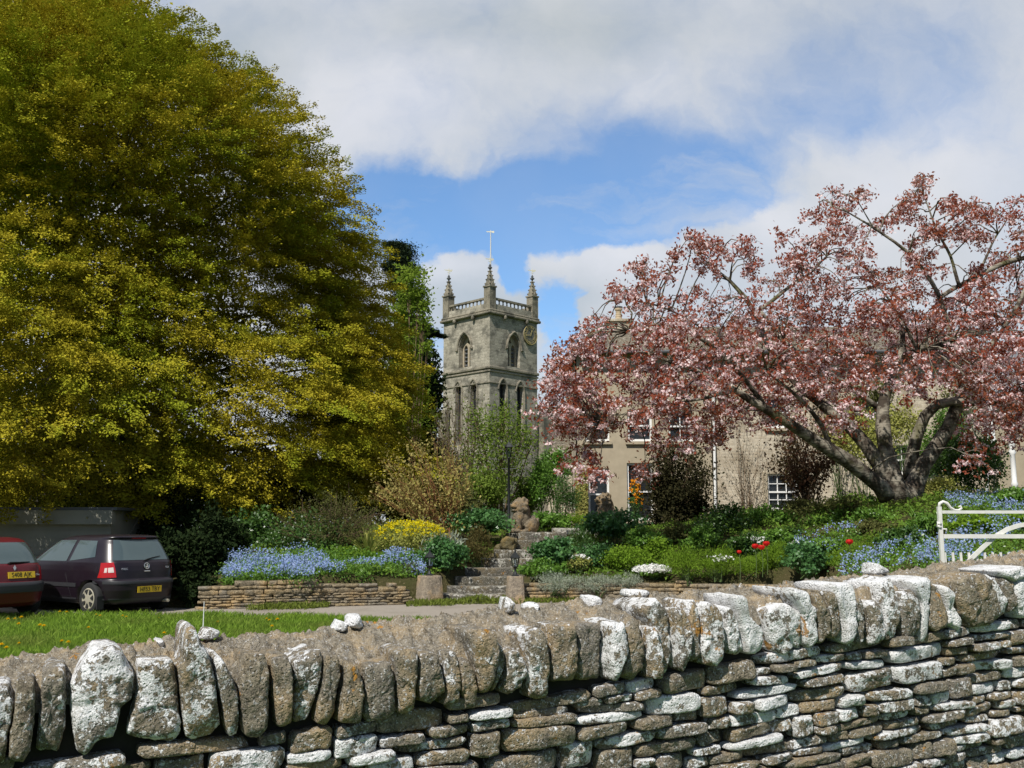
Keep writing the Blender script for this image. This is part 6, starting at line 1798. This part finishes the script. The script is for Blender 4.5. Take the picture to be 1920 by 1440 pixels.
for i, (x, y, rx, ry, D, lf, lb) in enumerate([(905, 925, 48, 44, 29.0, 'lime2', 'bright green bush filling the space left of the lamp post'), (985, 940, 26, 40, 31.5, 'lime2', 'bright green bush between lamp post and laurel'), (865, 950, 40, 36, 28.0, 'olive', 'olive bush behind the variegated shrub stems'), (1040, 880, 30, 40, 33.5, 'midgreen', 'green bush behind the laurel by the lean-to')]):
    shrub('leafy_shrub', lb, 'shrub', x, y, rx, ry, D, lf, .085, 3000, 430 + i)
shrub('fern', 'fresh green fern clump in the blue flowers beside the gate', 'plant', 1735, 985, 32, 26, 20.5, 'midgreen', .12, 900, 97, aspect=.25)
shrub('golden_shrub', 'pale yellow-green shrub right of the cherry stems', 'shrub', 1765, 925, 44, 30, 27.5, 'yellowgreen', .075, 3000, 98)
shrub('evergreen_shrub', 'large dark evergreen shrub behind the gate', 'shrub', 1825, 875, 68, 72, 29.0, 'darkgreen', .09, 8000, 99, clumps=44)
shrub('evergreen_shrub', 'upright dark evergreen between cherry stem and drainpipe', 'shrub', 1775, 830, 36, 60, 31.0, 'midgreen', .085, 3200, 199)
shrub('golden_climber', 'golden-leaved climbing shrub on the house wall behind the stems', 'shrub', 1610, 830, 58, 62, 34.5, 'yellowgreen', .10, 3400, 100, loose=.2)
for i, (x, y, rx, ry, lf, lb) in enumerate([(1800, 750, 40, 60, 'olive', 'olive creeper on the shaded house wall right of the stems'), (1640, 745, 40, 40, 'olive', 'olive creeper high on the wall behind the central stem'), (1565, 790, 40, 70, 'purple', 'bronze-purple creeper on the wall beside the golden climber'), (1735, 860, 40, 50, 'midgreen', 'green creeper low on the wall right of the central stem')]):
    shrub('wall_creeper', lb, 'climber', x, y, rx, ry, 36.4, lf, .10, 1300, 460 + i, loose=.26, depth=.2)
shrub('golden_climber', 'golden-leaved shrub between the two main cherry stems', 'shrub', 1690, 800, 36, 42, 34.8, 'yellowgreen', .10, 1500, 101, loose=.2)
shrub('euonymus', 'bright green plants above the gate top rail at the frame edge', 'plant', 1895, 935, 42, 18, 22.0, 'midgreen', .08, 1500, 102)
shrub('low_plant', 'green leafy patch seen through the upper gate bars', 'plant', 1830, 985, 48, 17, 19.0, 'brightgreen', .07, 1600, 103)
shrub('low_plant', 'small green patch under the curved gate brace', 'plant', 1915, 975, 26, 14, 18.5, 'brightgreen', .07, 700, 104)
twiggy('climbing_shrub', 'dark brown-leaved climber against the house with thin upright twigs', 1268, 1015, 30.5, fan(1275, 890, 68, 78, 70, 1.0, -.8), 'darkshrub', .10, 26, 105, 'twig', scat=.16, width=.018)
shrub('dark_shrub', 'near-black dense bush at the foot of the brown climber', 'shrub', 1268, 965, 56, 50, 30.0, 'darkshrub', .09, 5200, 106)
twiggy('purple_shrub', 'purple-leaved small tree beside the twelve-pane window', 1515, 975, 29.5, fan(1510, 850, 66, 58, 44, 1.0, -.5), 'purple', .10, 18, 107, 'twig', scat=.16, width=.02)
twiggy('wall_creeper', 'thin brown creeper scrambling over the tan house wall', 1400, 985, 36.7, [(x, y, rgt.uniform(-.12, .05)) for x, y in [(1360, 830), (1380, 800), (1400, 850), (1420, 880), (1372, 870), (1430, 920), (1390, 920), (1440, 870), (1350, 900), (1410, 810), (1365, 940), (1425, 840), (1375, 760), (1400, 770), (1435, 800), (1420, 950), (1355, 870), (1395, 880), (1385, 830), (1432, 890), (1405, 940)]], 'darkshrub', .06, 5, 108, 'twig', 'climber', scat=.06, width=.012)
shrub('trumpet_vine', 'orange-flowered climber between the tall sash window and the dark bush', 'climber', 1192, 945, 12, 46, 31.0, 'darkgreen', .07, 500, 109, flower='orangeflower', fn=90, fL=.07, top=0)


def ivy_corner():
    rg = np.random.default_rng(77); D = 36.3; a = P(1081, 878, D); b = P(1104, 975, D)
    root = thing('ivy', 'yellow-green variegated ivy clothing the left corner of the house', 'climber', (a[0], D, 1.4)); n = 2600
    c = np.stack([rg.uniform(a[0] - .05, b[0] - .03, n), D - rg.random(n) * .16, rg.uniform(b[2] - .3, a[2], n) + rg.normal(size=n) * .05], 1)
    leaf_mesh('foliage', M['ivyyellow'], c, rg.normal(size=(n, 3)) + (0, 0, -.6), np.array([0, -1, .3]) + rg.normal(size=(n, 3)) * .35, .085, .08, rg.random(n), root)
    mb = MB()
    for i in range(5): mb.tube(bend((a[0] + .08 * i, D - .01, 1.4), (a[0] + .1 * i, D - .03, a[2] - .1), 7, 0, .06, i), .012, 5)
    mb.build('stem', M['twig'], root)


ivy_corner()


def spiky():
    rg = np.random.default_rng(15); b = P(690, 1042, 23.0)
    root = thing('spiky_plant', 'spiky yellow-green sword-leaved plant left of the spurge', 'plant', b); n = 44; mb = MB()
    for i in range(n):
        a = rg.uniform(0, 2 * math.pi); e = rg.uniform(.35, 1.4); ln = rg.uniform(.55, .95); d = np.array([math.cos(a) * math.cos(e), math.sin(a) * math.cos(e), math.sin(e)])
        s = unit(np.cross(d, [0, 0, 1.0])); t = np.linspace(0, 1, 6); w = .022 * np.array([.7, 1, 1, .8, .5, .05])
        p = b + d * (t * ln)[:, None] + np.array([0, 0, -1]) * (t ** 2.5 * .18 * ln)[:, None]
        V = np.concatenate([p - s * w[:, None], p + s * w[:, None]]); mb.add(V, [(k, k + 1, 7 + k, 6 + k) for k in range(5)], rg.random())
    mb.build('leaves', M['spike'], root)


spiky()


def flower_drift(name, label, patches, D_fn, n, leaf, flower, seed, fL=.045, h=.22):
    """a drift of small flowers growing out of low leaves over a region of the bank"""
    rg = np.random.default_rng(seed); C = []
    for (px0, px1, D0, D1, dens) in patches:
        m = int(n * dens); D = rg.uniform(D0, D1, m); px = rg.uniform(px0, px1, m); x = (px - 960) / F * D * (1.01)
        z = np.maximum(gz(x, D), 0); C.append(np.stack([x, D, z], 1))
    C = np.concatenate(C); m = len(C); hh = h * rg.uniform(.6, 1.2, m) * (1 + .35 * vnoise(C * 1.5, 4)); T = C.copy(); T[:, 2] += hh
    o = thing(name, label, None, (float(C[:, 0].mean()), float(C[:, 1].mean()), 0)); o['kind'] = 'stuff'; o['category'] = 'flowers'
    k = 5; q = np.repeat(C, k, 0) + rg.normal(size=(m * k, 3)) * .07; q[:, 2] += np.repeat(hh, k) * rg.random(m * k) * .9
    a = leaf_mesh('leaves', M[leaf], q, rg.normal(size=(m * k, 3)) + np.array([0, 0, .8]), rg.normal(size=(m * k, 3)) + np.array([0, -.4, .5]), .06, .026, rg.random(m * k), o)
    patch = vnoise(C * np.array([1.6, 1.6, 0]), 12) > -.12
    Tf = T[patch]; k = 4; f = np.repeat(Tf, k, 0) + rg.normal(size=(len(Tf) * k, 3)) * .035
    b = leaf_mesh('blooms', M[flower], f, rdir_(rg, len(f)), np.array([0, -.5, .8]) + rg.normal(size=(len(f), 3)) * .4, fL, fL, rg.random(len(f)), o)
    return o


flower_drift('forget_me_nots', 'pale blue forget-me-not drift above the low tan wall', [(440, 560, 20.3, 22.6, 1.0), (540, 700, 20.9, 22.9, 1.1), (690, 800, 21.6, 23.0, .45), (430, 600, 20.25, 20.9, .3)], None, 1500, 'midgreen', 'blueflower', 61, h=.28, fL=.038)
flower_drift('forget_me_nots', 'blue forget-me-nots massed on the bank behind the white gate', [(1700, 2050, 13.0, 19.5, .95), (1760, 2050, 20.0, 24.5, .75), (1560, 1720, 17.5, 20.5, .22), (1480, 1600, 21.5, 23.0, .18)], None, 2000, 'midgreen', 'blueflower', 62, h=.26, fL=.038)


def ground_cover():
    rg = np.random.default_rng(70); n = 90000; D = 12.5 + 18 * rg.random(n) ** .9; px = rg.uniform(380, 2050, n); x = (px - 960) / F * D
    ex = np.array([-9.5] + [q[0] for q in RW] + [-.9] + [q[0] for q in RW2]); ey = np.array([20.6] + [q[1] + .25 for q in RW] + [22.1] + [q[1] + .25 for q in RW2])
    st = (x > np.interp(D, [21.9, 25.0, 26.4], [-1.9, 0, .2])) & (x < np.interp(D, [21.9, 25, 26.4], [.1, .8, 2.1])) & (D < 26.6)
    soil = vnoise(np.stack([x * .8, D * .8, x * 0], 1), 3) < .55
    k = (D > np.interp(x, ex, ey)) & ~st & soil; x, D = x[k], D[k]; n = len(x); z = gz(x, D)
    h = .05 + np.where(x > 5, .45, .24) * np.maximum(0, fbm(np.stack([x * 1.4, D * 1.4, x * 0], 1), 3, 14)) * rg.random(n)
    C = np.stack([x, D, z + h], 1); L = rg.uniform(.06, .12, n)
    v = np.clip(.5 + .35 * vnoise(np.stack([x * .9, D * .9, x * 0], 1), 19) + rg.normal(size=n) * .2, 0, 1)
    o = leaf_mesh('ground_cover', M['cover'], C, rg.normal(size=(n, 3)), rg.normal(size=(n, 3)) * .5 + np.array([0, -.3, .9]), L, L * .55, v)
    tag(o, 'low leafy ground cover over the garden bank', 'ground cover', kind='stuff')


ground_cover()


def tulips():
    rg = np.random.default_rng(9)
    spots = [(1428, 1031, 20.9, 'tight cluster'), (1416, 1029, 21.0, 'cluster'), (1437, 1024, 21.1, 'cluster'), (1386, 1038, 21.0, 'small'), (1593, 1021, 20.1, 'single')]
    labels = ['red tulip lowest of the three above the feathery plants', 'red tulip leftmost of the cluster of three', 'red tulip topmost of the cluster of three', 'small red tulip standing left of the cluster of three', 'crimson tulip alone beside the tall feathery plant']
    for k, (x, y, D, _) in enumerate(spots):
        t = P(x, y, D); r = thing('tulip', labels[k], 'flower', (t[0], D, max(0, float(gz(t[0], D)))), 0, 'red tulips in the bed')
        MB().tube([(t[0], D, float(gz(t[0], D)) - .02), (t[0] + .02, D, t[2] - .25), t], .008, 6).build('stem', M['stem'], r)
        mb = MB()
        for i in range(6):
            a = i * math.pi / 3; s = .075 if k != 3 else .05
            for kk in range(1):
                d = np.array([math.cos(a), math.sin(a), 0]); sd = np.array([-math.sin(a), math.cos(a), 0]); tt = np.linspace(0, 1, 5)
                p = t + d * (np.sin(tt * 2.2) * s * .8)[:, None] + np.array([0, 0, 1]) * (tt * s * 1.4)[:, None]; w = s * .62 * np.sin(np.clip(tt * 2.7 + .35, 0, math.pi)) + .004
                mb.add(np.concatenate([p - sd * w[:, None], p + sd * w[:, None]]), [(j, j + 1, 6 + j, 5 + j) for j in range(4)], rg.random())
        mb.build('petals', M['redflower'], r)
    for k, (x, y, D, lb) in enumerate([(1418, 1012, 23.0, 'white flower head over the red tulips'), (1500, 1018, 22.8, 'white flower head right of the tulips'), (1352, 1047, 21.4, 'small white flowers among the feathery plants')]):
        t = P(x, y, D); n = 60; rg2 = np.random.default_rng(k); r = thing('white_flower', lb, 'flower', (t[0], D, float(gz(t[0], D))), 0, 'white flowers in the right bed')
        leaf_mesh('petals', M['whiteflower'], t + rg2.normal(size=(n, 3)) * (.11, .08, .035), rdir_(rg2, n), np.array([0, -.4, .8]) + rg2.normal(size=(n, 3)) * .4, .06, .05, rg2.random(n), r)
        MB().tube([(t[0], D, float(gz(t[0], D)) - .02), t], .008, 5).build('stem', M['stem'], r)


tulips()


def lawn():
    rg = np.random.default_rng(4); n = 120000
    x = rg.uniform(-13, 3.5, n); y = 9.6 + (19.6 - 9.6) * rg.random(n) ** 1.2
    front = np.interp(x, [-14, -9, -6, -4, -2, 0, 2, 5], [19.2, 18.6, 18.75, 18.5, 17.9, 17.2, 16.2, 13.5]); lim = front + rg.normal(size=n) * .10; k = (y < lim) & (x / y > -.60) & (x / y < .3); x, y = x[k], y[k]; n = len(x)
    h = (.055 + .05 * rg.random(n)) * (1 + .45 * fbm(np.stack([x * 1.3, y * 1.3, x * 0], 1), 2, 3)); h *= np.where(y > front[k] - .25, .75, 1)
    tuft = vnoise(np.stack([x * .7, y * .7, x * 0], 1), 8); h *= 1 + .7 * np.maximum(0, tuft)
    a = rg.uniform(0, 2 * math.pi, n); w = .006; s = np.stack([np.cos(a), np.sin(a), 0 * a], 1); ln = np.stack([-np.sin(a), np.cos(a), 0 * a], 1) * (rg.normal(size=n) * .5 * h)[:, None]
    b = np.stack([x, y, np.full(n, .0)], 1); V = np.empty((n, 4, 3)); up = np.array([0, 0, 1.0]) * h[:, None]
    V[:, 0] = b - s * w; V[:, 1] = b + s * w; V[:, 2] = b + up * .62 + ln * .4 + s * w * .8; V[:, 3] = b + up + ln
    me = bpy.data.meshes.new('lawn_grass'); me.vertices.add(4 * n); me.vertices.foreach_set('co', V.reshape(-1).astype(np.float32)); me.loops.add(4 * n); me.loops.foreach_set('vertex_index', np.arange(4 * n, dtype=np.int32))
    me.polygons.add(n); me.polygons.foreach_set('loop_start', np.arange(0, 4 * n, 4, dtype=np.int32)); me.update(calc_edges=True)
    at = me.attributes.new('var', 'FLOAT', 'POINT'); at.data.foreach_set('value', np.repeat(np.clip(rg.normal(.45, .3, n), 0, 1), 4).astype(np.float32)); me.materials.append(M['grass'])
    o = link(bpy.data.objects.new('lawn_grass', me)); tag(o, 'mown green lawn between the road wall and the gravel', 'grass', kind='stuff')
    # weeds along the foot of the garden walls and the drive edge
    n = 9000; C = []
    for (pa, w, m) in ((RW[1:] + [(-1.6, 21.6), (0.4, 21.75)], .28, 4200), (RW2[:4], .25, 2600), ([(-5.2, 20.05), (-1.2, 21.3)], .3, 1500)):
        pa = np.array(pa); sg = np.concatenate([[0], np.cumsum(np.linalg.norm(np.diff(pa, axis=0), axis=1))]); s_ = rg.uniform(0, sg[-1], m)
        den = vnoise(np.stack([s_ * 1.1, s_ * 0, s_ * 0], 1), 6); s_ = s_[den > -.35]; m = len(s_)
        C.append(np.stack([np.interp(s_, sg, pa[:, 0]), np.interp(s_, sg, pa[:, 1]) - .12 - abs(rg.normal(size=m)) * w * .6, np.zeros(m)], 1))
    C = np.concatenate(C); m = len(C); hh = .07 + .16 * np.maximum(0, fbm(C * 1.6, 2, 2)) + .05 * rg.random(m); C[:, 2] = hh * rg.random(m)
    o = leaf_mesh('weeds', M['weed'], C, rg.normal(size=(m, 3)) * .5 + np.array([0, 0, 1]), rg.normal(size=(m, 3)), .11, .022, rg.random(m)); tag(o, 'straggling weeds along the foot of the garden walls', 'weeds', kind='stuff')
    for k, (px, py) in enumerate([(112, 1147), (125, 1148), (15, 1162), (28, 1159), (40, 1160), (35, 1171), (75, 1175), (82, 1176), (180, 1152), (188, 1154), (230, 1153), (237, 1155), (298, 1157), (116, 1201), (128, 1205), (36, 1203), (12, 1216), (166, 1176), (505, 1162), (520, 1163), (510, 1174), (408, 1165), (308, 1187), (3, 1210), (500, 1158)]):
        d = ray(px, py); t = (0.10 - EYE) / d[2]; q = np.array([0, 0, EYE]) + d * t
        if k == 0: proto = None
        r = thing('dandelion', 'yellow dandelion in the lawn grass', 'flower', (q[0], q[1], 0), 0, 'dandelions in the lawn')
        if proto is None or not len(proto):
            s = .03; mb = MB(); n2 = 26
            V = []; 
            for ring, (rr, zz, cnt) in enumerate([(1.0, .0, 14), (.75, .35, 12), (.42, .6, 8)]):
                for i in range(cnt):
                    a = 2 * math.pi * (i + .5 * ring) / cnt; dd = np.array([math.cos(a), math.sin(a), 0]); sd = np.array([-math.sin(a), math.cos(a), 0])
                    mb.add([sd * -.004 + (0, 0, .10), sd * .004 + (0, 0, .10), dd * s * rr + sd * .007 + (0, 0, .10 + s * zz), dd * s * rr - sd * .007 + (0, 0, .10 + s * zz)], [(0, 1, 2, 3)], random.random())
            h_ = mb.build('flower_head', M['dandelion'], r, local=True); st = MB().tube([(0, 0, 0), (0, 0, .10)], .003, 5).build('stem', M['stem'], r, local=True); proto = [h_, st]
        else:
            for o2 in proto:
                c = o2.copy(); COL.objects.link(c); c.parent = r
            sc = random.uniform(.8, 1.25); r.scale = (sc, sc, sc)


lawn()


# ------------------------------------------------------------------ white gate and a marker cane
def gate():
    D = 8.2; k = D / F
    a = P(1761, 955, D); zb = .60; x0 = a[0]; x1 = x0 + 2.6
    root = thing('white_gate', 'white painted iron gate with scrolled corner and curved brace', 'gate', (x0, D, zb))
    Z = lambda py: P(1761, py, D)[2]
    MB().box((x0, D, (Z(950) + zb) / 2), (.03, .03, Z(950) - zb)).build('hanging_stile', M['gatewhite'], root)
    MB().box((x1, D, (Z(955) + zb) / 2), (.05, .03, Z(955) - zb)).build('closing_stile', M['gatewhite'], root)
    for py, h in ((960, .025), (1005.5, .034), (1062, .025), (1200, .03)):
        MB().box(((x0 + x1) / 2, D, Z(py)), (x1 - x0 - .04, .02, h)).build('rail', M['gatewhite'], root)
    s = [(1761, 952), (1762, 944), (1768, 941), (1776, 944), (1782, 952), (1790, 957), (1798, 957), (1803, 953), (1801, 949), (1797, 950)]
    MB().tube([P(x, y, D) for x, y in s], [.014, .014, .014, .014, .013, .012, .011, .010, .008, .006], 8).build('scroll', M['gatewhite'], root, smooth=True)
    s = [(1764, 983), (1758, 980), (1757, 986), (1764, 990)]
    MB().tube([P(x, y, D - .01) for x, y in s], .014, 8).build('latch', M['gatewhite'], root, smooth=True)
    s = [(1764, 998), (1768, 992), (1774, 992), (1775, 997)]
    MB().tube([P(x, y, D) for x, y in s], .008, 6).build('scroll', M['gatewhite'], root, smooth=True)
    s = [(1790, 1085), (1822, 1047), (1845, 1025), (1868, 1005), (1890, 992), (1912, 985), (1935, 982), (1980, 981), (2060, 981)]
    q = np.array([P(x, y, D + .012) for x, y in s]); d = unit(np.gradient(q, axis=0)); nn = np.stack([-d[:, 2], d[:, 0] * 0, d[:, 0]], 1) * .017
    V = np.concatenate([q - nn, q + nn, q - nn + (0, .014, 0), q + nn + (0, .014, 0)]); m = len(s)
    f = []
    for i in range(m - 1):
        f += [(i, i + 1, m + i + 1, m + i), (2 * m + i, 3 * m + i, 3 * m + i + 1, 2 * m + i + 1), (i, 2 * m + i, 2 * m + i + 1, i + 1), (m + i, m + i + 1, 3 * m + i + 1, 3 * m + i)]
    MB().add(V, f).build('brace', M['gatewhite'], root, fix=True)
    for i in range(20):
        x = P(1775 + 15 * i, 1036, D)[0]
        if x > x1 - .05: break
        MB().box((x, D + .036, (Z(1036) + zb) / 2), (.018, .012, Z(1036) - zb)).build('picket', M['gatewhite'], root)


gate()
b = P(380, 1180, 14.8)
tag(MB().tube([(b[0], 14.8, 0), (b[0] + .006, 14.8, .2), (b[0] + .004, 14.8, P(380, 1128, 14.8)[2])], [.008, .008, .005], 8).build('marker_cane', M['white']), 'thin pale cane standing in the lawn right of the plum car', 'cane')
